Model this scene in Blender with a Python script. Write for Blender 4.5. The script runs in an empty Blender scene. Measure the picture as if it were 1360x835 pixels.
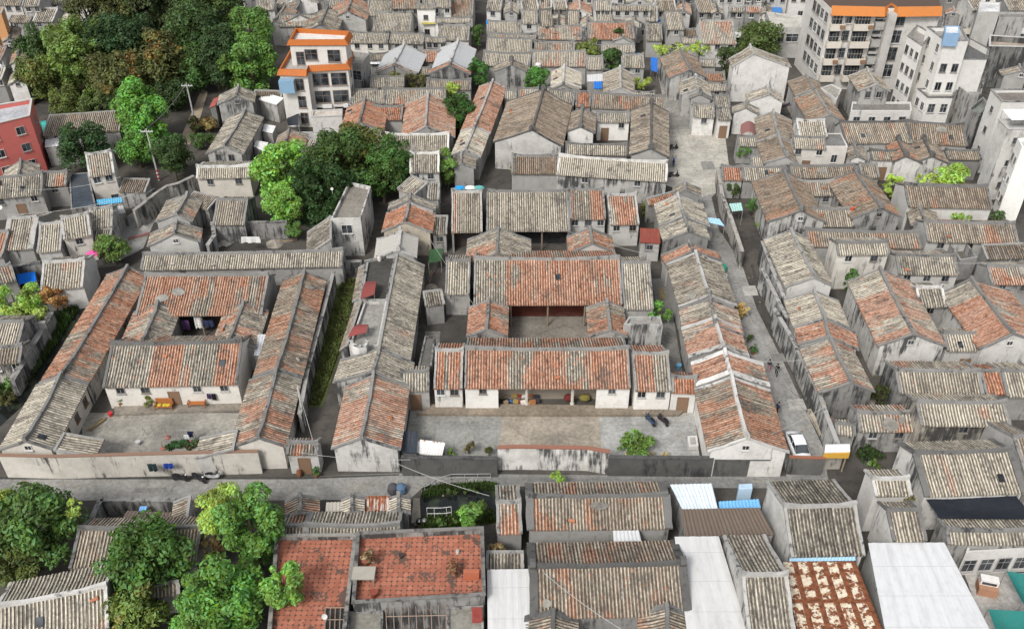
import bpy, math, random
import numpy as np
from mathutils import Vector, Matrix
rnd = random.Random(7)
nrs = np.random.RandomState(5)
SC = bpy.context.scene
COL = SC.collection
# ------------------------------------------------------------------ camera model
FPX, CX, CY, HC = 1250.0, 680.0, 417.5, 70.0
PIT = math.radians(37.4)
cp, sp = math.cos(PIT), math.sin(PIT)
FR = [0, 0, 1.0]
def Z(ox, oy, s=3.8829):
    FR[:] = [ox, oy, s]
def U(p, z=0.0):
    """photo point (current survey frame) -> place on the horizontal plane at height z"""
    x = ((FR[0] + p[0] / FR[2]) - CX) / FPX
    d = ((FR[1] + p[1] / FR[2]) - CY) / FPX
    t = (HC - z) / (sp + d * cp)
    return Vector((x * t, t * (cp - d * sp), z))
def mpp(p, z=0):
    d = ((FR[1] + p[1] / FR[2]) - CY) / FPX
    return (HC - z) / (sp + d * cp) / FPX / FR[2]
# ------------------------------------------------------------------ materials
def newmat(name):
    m = bpy.data.materials.new(name); m.use_nodes = True
    nt = m.node_tree; nt.nodes.clear()
    return m, nt
class NB:
    def __init__(s, nt): s.nt = nt
    def n(s, t, **k):
        x = s.nt.nodes.new(t)
        for a, b in k.items(): setattr(x, a, b)
        return x
    def put(s, sock, v):
        if isinstance(v, bpy.types.NodeSocket): s.nt.links.new(v, sock)
        elif v is not None:
            if isinstance(v, (tuple, list)) and len(v) == 3 and sock.type == 'RGBA': v = (*v, 1)
            sock.default_value = v
    def m(s, op, a, b=None, c=None, clamp=False):
        x = s.n('ShaderNodeMath', operation=op, use_clamp=clamp)
        for i, v in enumerate((a, b, c)): s.put(x.inputs[i], v)
        return x.outputs[0]
    def ss(s, v, a, b, o0=0., o1=1.):
        x = s.n('ShaderNodeMapRange', interpolation_type='SMOOTHSTEP')
        for i, q in enumerate((v, a, b, o0, o1)): s.put(x.inputs[i], q)
        return x.outputs[0]
    def mix(s, f, a, b, mode='MIX'):
        x = s.n('ShaderNodeMix', data_type='RGBA', blend_type=mode)
        s.put(x.inputs[0], f); s.put(x.inputs[6], a); s.put(x.inputs[7], b)
        return x.outputs[2]
    def vec(s, a, b, c=0.):
        x = s.n('ShaderNodeCombineXYZ')
        for i, q in enumerate((a, b, c)): s.put(x.inputs[i], q)
        return x.outputs[0]
    def sep(s, v):
        x = s.n('ShaderNodeSeparateXYZ'); s.put(x.inputs[0], v); return x.outputs
    def noise(s, v, scale=1., detail=2., rough=.5):
        x = s.n('ShaderNodeTexNoise'); s.put(x.inputs['Vector'], v)
        x.inputs['Scale'].default_value = scale; x.inputs['Detail'].default_value = detail
        x.inputs['Roughness'].default_value = rough
        return x.outputs[0]
    def wn(s, v):
        x = s.n('ShaderNodeTexWhiteNoise', noise_dimensions='3D'); s.put(x.inputs['Vector'], v); return x.outputs[0]
    def out(s, col, rough=.85, spec=.2, bump=None, metal=0., dist=.05):
        b = s.n('ShaderNodeBsdfPrincipled'); s.put(b.inputs['Base Color'], col)
        s.put(b.inputs['Roughness'], rough); s.put(b.inputs['Specular IOR Level'], spec); s.put(b.inputs['Metallic'], metal)
        if bump is not None:
            bp = s.n('ShaderNodeBump'); bp.inputs['Strength'].default_value = .6; bp.inputs['Distance'].default_value = dist
            s.put(bp.inputs['Height'], bump); s.nt.links.new(bp.outputs[0], b.inputs['Normal'])
        o = s.n('ShaderNodeOutputMaterial'); s.nt.links.new(b.outputs[0], o.inputs[0])
        return b
M = {}
def mk_tile():
    m, nt = newmat('clay_tiles'); g = NB(nt)
    uv = g.sep(g.n('ShaderNodeUVMap').outputs[0]); u, v = uv[0], uv[1]
    oi = g.n('ShaderNodeObjectInfo')
    sc = g.n('ShaderNodeSeparateColor'); g.put(sc.inputs[0], oi.outputs['Color'])
    R, L, B = sc.outputs
    rd = g.m('MULTIPLY', oi.outputs['Random'], 137.)
    idd = g.m('FLOOR', u); fr = g.m('FRACT', u)
    rib = g.m('MULTIPLY', g.ss(fr, .46, .56), g.ss(fr, .92, 1., 1., 0.))
    w1 = g.wn(g.vec(idd, rd)); w2 = g.wn(g.vec(idd, rd, 5.))
    pn = g.noise(g.vec(g.m('ADD', g.m('MULTIPLY', idd, .10), rd), g.m('MULTIPLY', v, .13), 1.), 1., 2.)
    pn2 = g.noise(g.vec(g.m('ADD', g.m('MULTIPLY', idd, .5), rd), g.m('MULTIPLY', v, .55), 3.), 1., 3., .6)
    pn = g.m('ADD', g.m('ADD', pn, g.m('MULTIPLY', g.m('SUBTRACT', w1, .5), .13)), g.m('MULTIPLY', g.m('SUBTRACT', pn2, .5), .2))
    th = g.m('MULTIPLY_ADD', R, -.46, .755)
    bias = g.n('ShaderNodeAttribute', attribute_name='redbias').outputs['Fac']
    red = g.ss(g.m('ADD', g.m('SUBTRACT', pn, th), bias), -.045, .045)
    fine = g.noise(g.vec(g.m('MULTIPLY', u, 2.1), g.m('MULTIPLY', v, 3.2), rd), 1., 3., .65)
    med = g.noise(g.vec(g.m('MULTIPLY', idd, 2.37), g.m('MULTIPLY', v, .85), rd), 1., 3., .6)
    pale = g.m('ADD', g.m('ADD', g.m('MULTIPLY_ADD', L, 1.1, -.05), g.m('MULTIPLY', g.m('SUBTRACT', w2, .5), .45)),
               g.m('ADD', g.m('MULTIPLY', g.m('SUBTRACT', med, .5), 1.5), g.m('MULTIPLY', g.m('SUBTRACT', fine, .5), .9)), clamp=True)
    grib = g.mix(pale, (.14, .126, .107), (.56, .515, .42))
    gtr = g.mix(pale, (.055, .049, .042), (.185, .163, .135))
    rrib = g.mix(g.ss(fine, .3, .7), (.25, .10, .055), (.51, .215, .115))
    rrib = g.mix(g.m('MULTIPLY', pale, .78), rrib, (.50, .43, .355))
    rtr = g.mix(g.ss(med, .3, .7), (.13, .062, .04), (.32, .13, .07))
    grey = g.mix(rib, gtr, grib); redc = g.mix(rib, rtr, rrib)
    col = g.mix(red, grey, redc)
    tint = g.noise(g.vec(g.m('MULTIPLY', u, .25), g.m('MULTIPLY', v, .3), rd), 1., 2.)
    brn = g.mix(rib, (.105, .074, .052), (.30, .215, .15))
    col = g.mix(g.m('MULTIPLY', B, g.ss(tint, .25, .65, .45, 1.)), col, brn)
    blk = g.ss(g.noise(g.vec(g.m('MULTIPLY', u, .16), g.m('MULTIPLY', v, .33), g.m('ADD', rd, 9.)), 1., 4., .65), .53, .70, 0., .68)
    col = g.mix(blk, col, (.085, .08, .072))
    wht = g.ss(g.noise(g.vec(g.m('MULTIPLY', u, .3), g.m('MULTIPLY', v, .6), g.m('ADD', rd, 31.)), 1., 5., .7), .66, .73, 0., .55)
    col = g.mix(wht, col, (.52, .49, .44))
    # single slipped or replaced tiles
    cell = g.wn(g.vec(idd, g.m('FLOOR', g.m('MULTIPLY', v, 3.3)), rd))
    col = g.mix(g.m('MULTIPLY', g.m('GREATER_THAN', cell, .975), g.m('MULTIPLY', R, .8)), col, (.42, .17, .09))
    col = g.mix(g.m('MULTIPLY', g.m('LESS_THAN', cell, .05), .42), col, (.055, .05, .046))
    hs = g.n('ShaderNodeHueSaturation'); g.put(hs.inputs['Value'], g.ss(fine, .2, .8, .68, 1.3)); g.put(hs.inputs['Color'], col)
    g.out(hs.outputs[0], .9, .15)
    return m
def mk_wall():
    m, nt = newmat('stained_plaster'); g = NB(nt)
    oi = g.n('ShaderNodeObjectInfo'); sc = g.n('ShaderNodeSeparateColor'); g.put(sc.inputs[0], oi.outputs['Color'])
    L, S, W = sc.outputs
    rd = g.m('MULTIPLY', oi.outputs['Random'], 91.)
    p = g.n('ShaderNodeNewGeometry').outputs['Position']; x = g.sep(p)
    pr = g.vec(g.m('ADD', x[0], rd), x[1], x[2])
    base = g.mix(L, (.07, .069, .066), (.80, .785, .75))
    base = g.mix(g.m('MULTIPLY', W, .8), base, (.55, .45, .31))
    n1 = g.noise(pr, .45, 5., .7); n2 = g.noise(pr, 1.9, 4., .7)
    dk = g.mix(L, (.05, .05, .05), (.40, .385, .35))
    base = g.mix(g.m('MULTIPLY', g.ss(n1, .40, .66), g.m('MULTIPLY_ADD', S, .55, .12)), base, dk)
    base = g.mix(g.ss(n2, .50, .72, 0., .3), base, dk)
    st = g.noise(g.vec(g.m('ADD', g.m('MULTIPLY', x[0], 1.5), rd), g.m('MULTIPLY', x[1], 1.5), g.m('MULTIPLY', x[2], .2)), 1., 5., .72)
    st2 = g.noise(pr, .3, 3., .6)
    k = g.m('MULTIPLY_ADD', S, -.24, .69)
    s1 = g.ss(g.m('ADD', g.m('MULTIPLY', st, .6), g.m('MULTIPLY', st2, .4)), g.m('SUBTRACT', k, .03), g.m('ADD', k, .09), 0., .93)
    col = g.mix(s1, base, (.045, .045, .046))
    g.out(col, .92, .1, n2, dist=.03)
    return m
def mk_deck():
    m, nt = newmat('weathered_concrete'); g = NB(nt)
    oi = g.n('ShaderNodeObjectInfo'); p = g.n('ShaderNodeNewGeometry').outputs['Position']
    n1 = g.noise(p, .35, 6., .7); n2 = g.noise(p, 2.5, 4., .6); n3 = g.noise(p, .12, 3., .5)
    f = g.m('ADD', g.ss(n1, .3, .7, .75, 1.15), g.ss(n2, .3, .7, -.16, .16))
    hs = g.n('ShaderNodeHueSaturation'); g.put(hs.inputs['Value'], f); g.put(hs.inputs['Color'], oi.outputs['Color'])
    col = g.mix(g.ss(n3, .52, .68, 0., .4), hs.outputs[0], (.10, .098, .09))
    vo = g.n('ShaderNodeTexVoronoi', feature='DISTANCE_TO_EDGE'); nv = g.n('ShaderNodeVectorMath', operation='ADD'); g.put(nv.inputs[0], p)
    sx = g.sep(p); g.put(nv.inputs[1], g.vec(g.m('MULTIPLY', n2, .8), g.m('MULTIPLY', n1, .8), 0.)); g.put(vo.inputs['Vector'], nv.outputs[0]); vo.inputs['Scale'].default_value = .2
    col = g.mix(g.ss(vo.outputs['Distance'], .0, .012, .3, 0.), col, (.05, .048, .044))
    jx = g.ss(g.m('ABSOLUTE', g.m('SUBTRACT', g.m('FRACT', g.m('MULTIPLY', sx[0], .31)), .5)), .0, .010, .28, 0.)
    jy = g.ss(g.m('ABSOLUTE', g.m('SUBTRACT', g.m('FRACT', g.m('MULTIPLY', sx[1], .27)), .5)), .0, .010, .28, 0.)
    col = g.mix(g.m('MAXIMUM', jx, jy), col, (.07, .068, .06))
    n4 = g.noise(p, 9., 3., .7); col = g.mix(g.ss(n4, .6, .75, 0., .3), col, (.5, .48, .44))
    g.out(col, .92, .12, n2, dist=.02)
    return m
def mk_rustpanel():
    m, nt = newmat('rusted_panels'); g = NB(nt)
    uv = g.sep(g.n('ShaderNodeUVMap').outputs[0]); u, v = uv[0], uv[1]
    n1 = g.noise(g.vec(g.m('MULTIPLY', u, 1.6), g.m('MULTIPLY', v, 1.3)), 1.3, 5., .7); n2 = g.noise(g.vec(u, v), 3., 4., .7)
    fr = g.m('ADD', g.m('FRACT', u), g.m('MULTIPLY', g.m('SUBTRACT', n2, .5), .14))
    band = g.ss(fr, .60, .66); spot = g.ss(g.m('ADD', n1, g.m('MULTIPLY', g.m('ABSOLUTE', g.m('SUBTRACT', g.m('FRACT', g.m('MULTIPLY', v, .8)), .5)), .22)), .52, .60)
    seam = g.ss(g.m('ABSOLUTE', g.m('SUBTRACT', v, 3.9)), .12, .3, 1., 0.)
    rc = g.mix(g.ss(n2, .3, .7), (.10, .035, .02), (.27, .10, .045)); pc = g.mix(g.ss(n2, .4, .7), (.66, .60, .48), (.55, .44, .3))
    g.out(g.mix(g.m('MAXIMUM', g.m('MAXIMUM', band, spot), seam), pc, rc), .7, .2)
    return m
def mk_paint(name, rough=.6, spec=.3, dirt=.35, metal=0.):
    m, nt = newmat(name); g = NB(nt)
    oi = g.n('ShaderNodeObjectInfo'); p = g.n('ShaderNodeNewGeometry').outputs['Position']
    n1 = g.noise(p, 1.1, 5., .65)
    col = g.mix(g.ss(n1, .45, .8, 0., dirt), oi.outputs['Color'], g.mix(.7, oi.outputs['Color'], (.14, .12, .10)))
    g.out(col, rough, spec, metal=metal)
    return m
def mk_sheet():
    """corrugated metal sheet; colour from the object, rust amount in alpha"""
    m, nt = newmat('corrugated_sheet'); g = NB(nt)
    oi = g.n('ShaderNodeObjectInfo'); uv = g.sep(g.n('ShaderNodeUVMap').outputs[0]); u, v = uv[0], uv[1]
    rd = g.m('MULTIPLY', oi.outputs['Random'], 77.)
    n1 = g.noise(g.vec(g.m('ADD', u, rd), g.m('MULTIPLY', v, .5)), .9, 5., .7)
    n2 = g.noise(g.vec(g.m('MULTIPLY', u, 2.), v, rd), 1.3, 4., .6)
    seam = g.ss(g.m('FRACT', g.m('MULTIPLY', v, .3)), .0, .12, 1., 0.)
    rr = g.m('SUBTRACT', 1., oi.outputs['Alpha'])
    k = g.m('MULTIPLY_ADD', rr, -.5, .86)
    rust = g.ss(g.m('ADD', n1, g.m('MULTIPLY', seam, .12)), k, g.m('ADD', k, .06))
    rc = g.mix(g.ss(n2, .3, .7), (.13, .045, .022), (.36, .13, .05))
    dirt = g.mix(g.ss(n2, .45, .8, 0., .3), oi.outputs['Color'], g.mix(.6, oi.outputs['Color'], (.2, .17, .14)))
    lap = g.ss(g.m('FRACT', g.m('ADD', g.m('MULTIPLY', v, .34), g.m('MULTIPLY', rd, .01))), .0, .022, .5, 0.)
    grime = g.noise(g.vec(g.m('ADD', g.m('MULTIPLY', u, 1.3), rd), g.m('MULTIPLY', v, .16)), 1., 4., .6)
    dirt = g.mix(lap, dirt, (.16, .15, .14)); dirt = g.mix(g.ss(grime, .48, .72, 0., .38), dirt, g.mix(.6, oi.outputs['Color'], (.2, .18, .15)))
    g.out(g.mix(rust, dirt, rc), .55, .3)
    return m
def mk_leaf():
    m, nt = newmat('foliage'); g = NB(nt)
    oi = g.n('ShaderNodeObjectInfo'); ge = g.n('ShaderNodeNewGeometry')
    n1 = g.noise(ge.outputs['Position'], .45, 3., .6)
    r = ge.outputs['Random Per Island']
    hs = g.n('ShaderNodeHueSaturation')
    g.put(hs.inputs['Hue'], g.m('ADD', g.m('MULTIPLY_ADD', r, .06, .465), g.m('MULTIPLY', g.m('SUBTRACT', n1, .5), .10)))
    g.put(hs.inputs['Saturation'], g.m('MULTIPLY_ADD', r, -.3, 1.04))
    g.put(hs.inputs['Value'], g.m('ADD', g.m('MULTIPLY', r, .75), g.ss(n1, .32, .68, .25, 1.05)))
    g.put(hs.inputs['Color'], oi.outputs['Color'])
    b = g.out(hs.outputs[0], .6, .25)
    tr = g.n('ShaderNodeBsdfTranslucent'); nt.links.new(hs.outputs[0], tr.inputs[0])
    mx = g.n('ShaderNodeMixShader'); mx.inputs[0].default_value = .25
    o = [x for x in nt.nodes if x.type == 'OUTPUT_MATERIAL'][0]
    nt.links.new(b.outputs[0], mx.inputs[1]); nt.links.new(tr.outputs[0], mx.inputs[2]); nt.links.new(mx.outputs[0], o.inputs[0])
    return m
def mk_glass():
    m, nt = newmat('window_glass'); g = NB(nt)
    p = g.n('ShaderNodeNewGeometry').outputs['Position']
    w = g.noise(p, .8, 2.)
    g.out(g.mix(g.ss(w, .35, .65), (.015, .017, .02), (.07, .08, .09)), .15, .5)
    return m
def mk_water():
    m, nt = newmat('dark_water'); g = NB(nt)
    p = g.n('ShaderNodeNewGeometry').outputs['Position']; n = g.noise(p, 1.5, 4.)
    g.out(g.mix(g.ss(g.noise(p, .5, 4.), .5, .7), (.012, .014, .013), (.04, .05, .03)), .12, .5, n, dist=.01)
    return m
def mk_ground():
    m, nt = newmat('trodden_ground'); g = NB(nt)
    p = g.n('ShaderNodeNewGeometry').outputs['Position']
    n1 = g.noise(p, .09, 5., .65); n2 = g.noise(p, .9, 5., .7); n3 = g.noise(p, 6., 3., .6)
    col = g.mix(g.ss(n1, .35, .65), (.06, .057, .052), (.11, .10, .088))
    col = g.mix(g.ss(n2, .45, .7, 0., .6), col, (.04, .038, .033))
    col = g.mix(g.ss(n3, .55, .8, 0., .3), col, (.24, .22, .2))
    g.out(col, .95, .1, n2, dist=.03)
    return m
def mk_redtile():
    """square red roof bricks lifting out of black moss"""
    m, nt = newmat('mossy_red_paving'); g = NB(nt)
    uv = g.sep(g.n('ShaderNodeUVMap').outputs[0]); u, v = uv[0], uv[1]
    iu, iv = g.m('FLOOR', u), g.m('FLOOR', v)
    wob = g.noise(g.vec(u, v), .9, 2.)
    fu = g.m('SUBTRACT', g.m('FRACT', u), .5); fv = g.m('SUBTRACT', g.m('FRACT', v), .5)
    d = g.m('POWER', g.m('ADD', g.m('POWER', g.m('ABSOLUTE', fu), 2.4), g.m('POWER', g.m('ABSOLUTE', fv), 2.4)), .4167)
    c = g.wn(g.vec(iu, iv)); big = g.noise(g.vec(u, v), .22, 6., .72)
    lim = g.m('ADD', g.m('MULTIPLY_ADD', c, -.09, .565), g.m('MULTIPLY', g.m('SUBTRACT', wob, .5), .35))
    k = g.m('MAXIMUM', g.ss(g.m('SUBTRACT', d, lim), -.05, .05, 0., .9), g.ss(g.m('ADD', big, g.m('MULTIPLY', g.m('SUBTRACT', c, .5), .10)), .535, .60, 0., .85))
    f2 = g.noise(g.vec(u, v), 3., 4., .7)
    red = g.mix(g.m('ADD', g.m('MULTIPLY', c, .6), g.m('MULTIPLY', f2, .4)), (.26, .092, .058), (.50, .20, .13))
    blk = g.mix(f2, (.03, .029, .026), (.11, .10, .085))
    g.out(g.mix(k, red, blk), .9, .15, g.m('SUBTRACT', 1., k), dist=.05)
    return m
M['tile'] = mk_tile(); M['wall'] = mk_wall(); M['deck'] = mk_deck(); M['paint'] = mk_paint('painted_surface')
M['cloth'] = mk_paint('cloth', .9, .1, .15); M['gloss'] = mk_paint('glossy_paint', .25, .5, .1); M['sheet'] = mk_sheet()
M['leaf'] = mk_leaf(); M['glass'] = mk_glass(); M['water'] = mk_water(); M['ground'] = mk_ground(); M['redtile'] = mk_redtile()
M['rustpanel'] = mk_rustpanel(); M['bark'] = mk_paint('bark', .95, .1, .6); M['wood'] = mk_paint('weathered_wood', .85, .15, .6)
# ------------------------------------------------------------------ objects
LABELS = {}
def setlabel(o, label, cat, group=None):
    o['label'] = label; o['category'] = cat
    if group: o['group'] = group
    LABELS.setdefault(label, []).append(o.name)
    n = len(label.split())
    if n < 4 or n > 16: print('LABEL LENGTH', n, label)
def empty(name, label, cat, loc, rz=0., group=None):
    o = bpy.data.objects.new(name, None); COL.objects.link(o)
    o.location = loc; o.rotation_euler = (0, 0, rz); o.empty_display_size = .5
    setlabel(o, label, cat, group)
    return o
class MB:
    def __init__(s): s.v = []; s.f = []; s.mi = []; s.uv = []
    def add(s, vs, fs, mi=0, uv=None):
        b = len(s.v); s.v += [tuple(v) for v in vs]
        for k, f in enumerate(fs):
            s.f.append(tuple(b + i for i in f)); s.mi.append(mi)
            s.uv.append(uv[k] if uv else None)
        return s
    def box(s, x0, x1, y0, y1, z0, z1, mi=0):
        return s.add([(x0,y0,z0),(x1,y0,z0),(x1,y1,z0),(x0,y1,z0),(x0,y0,z1),(x1,y0,z1),(x1,y1,z1),(x0,y1,z1)],
                     [(0,3,2,1),(4,5,6,7),(0,1,5,4),(1,2,6,5),(2,3,7,6),(3,0,4,7)], mi)
    def tube(s, pts, r, n=6, mi=0, r2=None, cap=True):
        pts = [Vector(p) for p in pts]; N = len(pts); vs = []; fs = []
        for i, p in enumerate(pts):
            d = (pts[min(i+1, N-1)] - pts[max(i-1, 0)]).normalized()
            a = d.cross(Vector((0, 0, 1)) if abs(d.z) < .9 else Vector((1, 0, 0))).normalized(); b = d.cross(a)
            rr = r if r2 is None else r + (r2 - r) * i / max(1, N - 1)
            for k in range(n):
                t = 2 * math.pi * k / n; vs.append(p + (a * math.cos(t) + b * math.sin(t)) * rr)
        for i in range(N - 1):
            for k in range(n):
                fs.append((i*n+k, i*n+(k+1) % n, (i+1)*n+(k+1) % n, (i+1)*n+k))
        if cap: fs.append(tuple(range(n))[::-1]); fs.append(tuple((N-1)*n+k for k in range(n)))
        return s.add(vs, fs, mi)
    def lathe(s, prof, n=12, c=(0, 0, 0), mi=0):
        vs = []; fs = []
        for r, z in prof:
            for k in range(n):
                t = 2 * math.pi * k / n; vs.append((c[0] + r*math.cos(t), c[1] + r*math.sin(t), c[2] + z))
        for i in range(len(prof) - 1):
            for k in range(n): fs.append((i*n+k, i*n+(k+1) % n, (i+1)*n+(k+1) % n, (i+1)*n+k))
        fs.append(tuple(range(n))[::-1]); fs.append(tuple((len(prof)-1)*n+k for k in range(n)))
        return s.add(vs, fs, mi)
    def prism(s, poly, z0, z1, mi=0, top=True):
        n = len(poly); vs = [(p[0], p[1], z0) for p in poly] + [(p[0], p[1], z1) for p in poly]
        fs = [(i, (i+1) % n, n+(i+1) % n, n+i) for i in range(n)]
        if top: fs.append(tuple(range(n, 2*n)))
        return s.add(vs, fs, mi)
    def mesh(s, name, mats):
        me = bpy.data.meshes.new(name); me.from_pydata(s.v, [], s.f)
        for m in mats: me.materials.append(M[m] if isinstance(m, str) else m)
        if len(mats) > 1: me.polygons.foreach_set('material_index', s.mi)
        if any(u is not None for u in s.uv):
            l = me.uv_layers.new(name='UVMap'); out = []
            for f, u in zip(s.f, s.uv):
                for k in range(len(f)): out += list(u[k]) if u else [0., 0.]
            l.data.foreach_set('uv', out)
        me.update(); return me
def ob(name, mb, mats, parent=None, color=None, loc=None, rz=0., label=None, cat=None, group=None, kind=None, smooth=False):
    if isinstance(mats, str): mats = [mats]
    me = mb.mesh(name, mats) if isinstance(mb, MB) else mb
    o = bpy.data.objects.new(name, me); COL.objects.link(o)
    if parent: o.parent = parent
    if loc is not None: o.location = loc
    if rz: o.rotation_euler = (0, 0, rz)
    if color is not None: o.color = (*color, 1) if len(color) == 3 else color
    if label: setlabel(o, label, cat, group)
    if kind: o['kind'] = kind
    if smooth: me.polygons.foreach_set('use_smooth', [True] * len(me.polygons))
    return o
# ------------------------------------------------------------------ openings
_wm = {}
def win_mesh(w, h, kind):
    k = (round(w, 1), round(h, 1), kind)
    if k not in _wm:
        w, h = k[0], k[1]; b = MB(); t = .07
        b.box(-w/2-t, w/2+t, -.08, .05, -t, 0, 0); b.box(-w/2-t, w/2+t, -.02, .05, h, h+t, 0)
        b.box(-w/2-t, -w/2, -.02, .05, 0, h, 0); b.box(w/2, w/2+t, -.02, .05, 0, h, 0)
        if kind == 'window':
            b.box(-.02, .02, .0, .04, 0, h, 0)
            if h > 1.3: b.box(-w/2, w/2, .0, .04, h*.62, h*.62+.04, 0)
            b.box(-w/2-.12, w/2+.12, -.02, .16, -t-.08, -t, 0)
        b.box(-w/2, w/2, -.05, .02, 0, h, 1)
        _wm[k] = b.mesh(kind, ['paint', 'glass' if kind != 'door' else 'wood'])
    return _wm[k]
WINCOL = [(.42, .41, .39), (.30, .29, .28), (.55, .54, .52), (.22, .20, .18)]
def opening(parent, kind, w, h, loc, rz, col=None):
    return ob(kind, win_mesh(w, h, kind), None, parent, col or rnd.choice(WINCOL), loc, rz)
# ------------------------------------------------------------------ roofs
def corr(b, L, prof, side, rib=.36, h=.09, seg=1.3, jit=.018, uoff=0., sharp=True, prof2=None):
    """ribbed roof as one sheet: prof(t)->(y,z), t 0 ridge..1 eave, on side +-1; prof2 continues over the ridge on the other side"""
    n = max(2, int(round(L / rib))); p = L / n
    fx = (0., .45, .56, .93); fz = (0., 0., h, h)
    cols = [(i + f, z) for i in range(n) for f, z in zip(fx, fz)] + [(n, 0.)]
    K = len(cols); wob = nrs.randn(n + 1) * .012
    rows = []          # y, z, v
    sl = math.dist(prof(0), prof(1)); ns = max(2, int(math.ceil(sl / seg)))
    y1, z1 = prof(1); rows.append((side * y1, z1 - .13, sl + .2, 0))
    for j in range(ns, -1, -1):
        y, z = prof(j / ns); rows.append((side * y, z, sl * j / ns, 1))
    if prof2:
        s2 = math.dist(prof2(0), prof2(1)); n2 = max(2, int(math.ceil(s2 / seg)))
        for j in range(1, n2 + 1):
            y, z = prof2(j / n2); rows.append((-side * y, z, -s2 * j / n2, 1))
        rows.append((-side * prof2(1)[0], prof2(1)[1] - .13, -s2 - .2, 0))
    else:
        y0, z0 = prof(0); rows.append((side * y0, z0 - .13, -.2, 0))
    vs = []; sag = 0
    for (y, z, v, top) in rows:
        base = nrs.randn(K) * jit; sag = nrs.randn() * .03 * (jit > .01) if top else sag
        for c, (uu, hz) in enumerate(cols):
            x = -L/2 + uu * p + (wob[int(uu)] if 0 < uu < n else 0)
            vs.append((x, y, z + (hz if top else 0) + (sag * math.sin(math.pi * uu / n) + base[c] if top else sag * math.sin(math.pi * uu / n))))
    fs = []; uv = []
    for j in range(len(rows) - 1):
        v0, v1 = rows[j][2], rows[j+1][2]; o = uoff if v0 + v1 > 0 else uoff + 60
        for c in range(K - 1):
            a = j*K + c; q = (a, a+1, a+1+K, a+K)
            u0, u1 = cols[c][0] + o, cols[c+1][0] + o
            uvq = ((u0, v0), (u1, v0), (u1, v1), (u0, v1))
            if side > 0: q = q[::-1]; uvq = uvq[::-1]
            fs.append(q); uv.append(uvq)
    b.add(vs, fs, 0, uv)
def band_over(b, f1, f2, x, w, up, dn=-.05, N=5):
    """raised band along a roof end, eave to eave over the ridge"""
    pts = [f1(j / N) for j in range(N, -1, -1)] + ([(-f2(j / N)[0], f2(j / N)[1]) for j in range(1, N + 1)] if f2 else [])
    vs = []
    for y, z in pts:
        jx, jz = nrs.randn() * .025, nrs.randn() * .022
        for xx, zz in ((x-w/2, z+dn), (x+w/2, z+dn), (x+w/2, z+up+jz), (x-w/2, z+up+jz)): vs.append((xx + jx, y, zz))
    n = len(pts)
    b.add(vs, [(j*4+k, j*4+(k+1) % 4, j*4+4+(k+1) % 4, j*4+4+k) for j in range(n-1) for k in range(4)] + [(0,3,2,1), (n*4-4,n*4-3,n*4-2,n*4-1)])
def strip_along(b, prof, x, side, w, up, dn=-.05, N=5, mi=0, ext=0.):
    """raised band over the end of a slope"""
    vs = []
    for j in range(N + 1):
        t = j / N * (1 + ext) ; y, z = prof(min(t, 1.)); 
        if t > 1: y += (t-1) * 1.5
        for xx, zz in ((x-w/2, z+dn), (x+w/2, z+dn), (x+w/2, z+up), (x-w/2, z+up)): vs.append((xx, side*y, zz))
    fs = []
    for j in range(N):
        for k in range(4): fs.append((j*4+k, j*4+(k+1) % 4, j*4+4+(k+1) % 4, j*4+4+k))
    fs += [(0, 3, 2, 1), (N*4, N*4+1, N*4+2, N*4+3)]
    b.add(vs, fs, mi)
def axis(A, B, E, F, ze, sl, zr=None, mw=1.1, bw=1.0):
    z = zr if zr is not None else ze + 1.8
    for _ in range(6):
        a, b_ = U(A, z), U(B, z); u = (b_ - a); u.z = 0
        Lg = u.length; u.normalize(); n = Vector((-u.y, u.x, 0))
        e = U(E, ze); w1 = (e - a).dot(n)
        if w1 < 0: u = -u; n = -n; w1 = -w1; a, b_ = b_, a
        w1 = max(w1, mw)
        if F is not None: w2 = max(mw, -(U(F, ze) - a).dot(n))
        else: w2 = w1 * bw
        if zr is None: z = ze + sl * .5 * (w1 + w2)
    c = (a + b_) / 2; c.z = 0
    return c, math.atan2(u.y, u.x), Lg, w1, w2, z
GROUP = [None]
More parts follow.
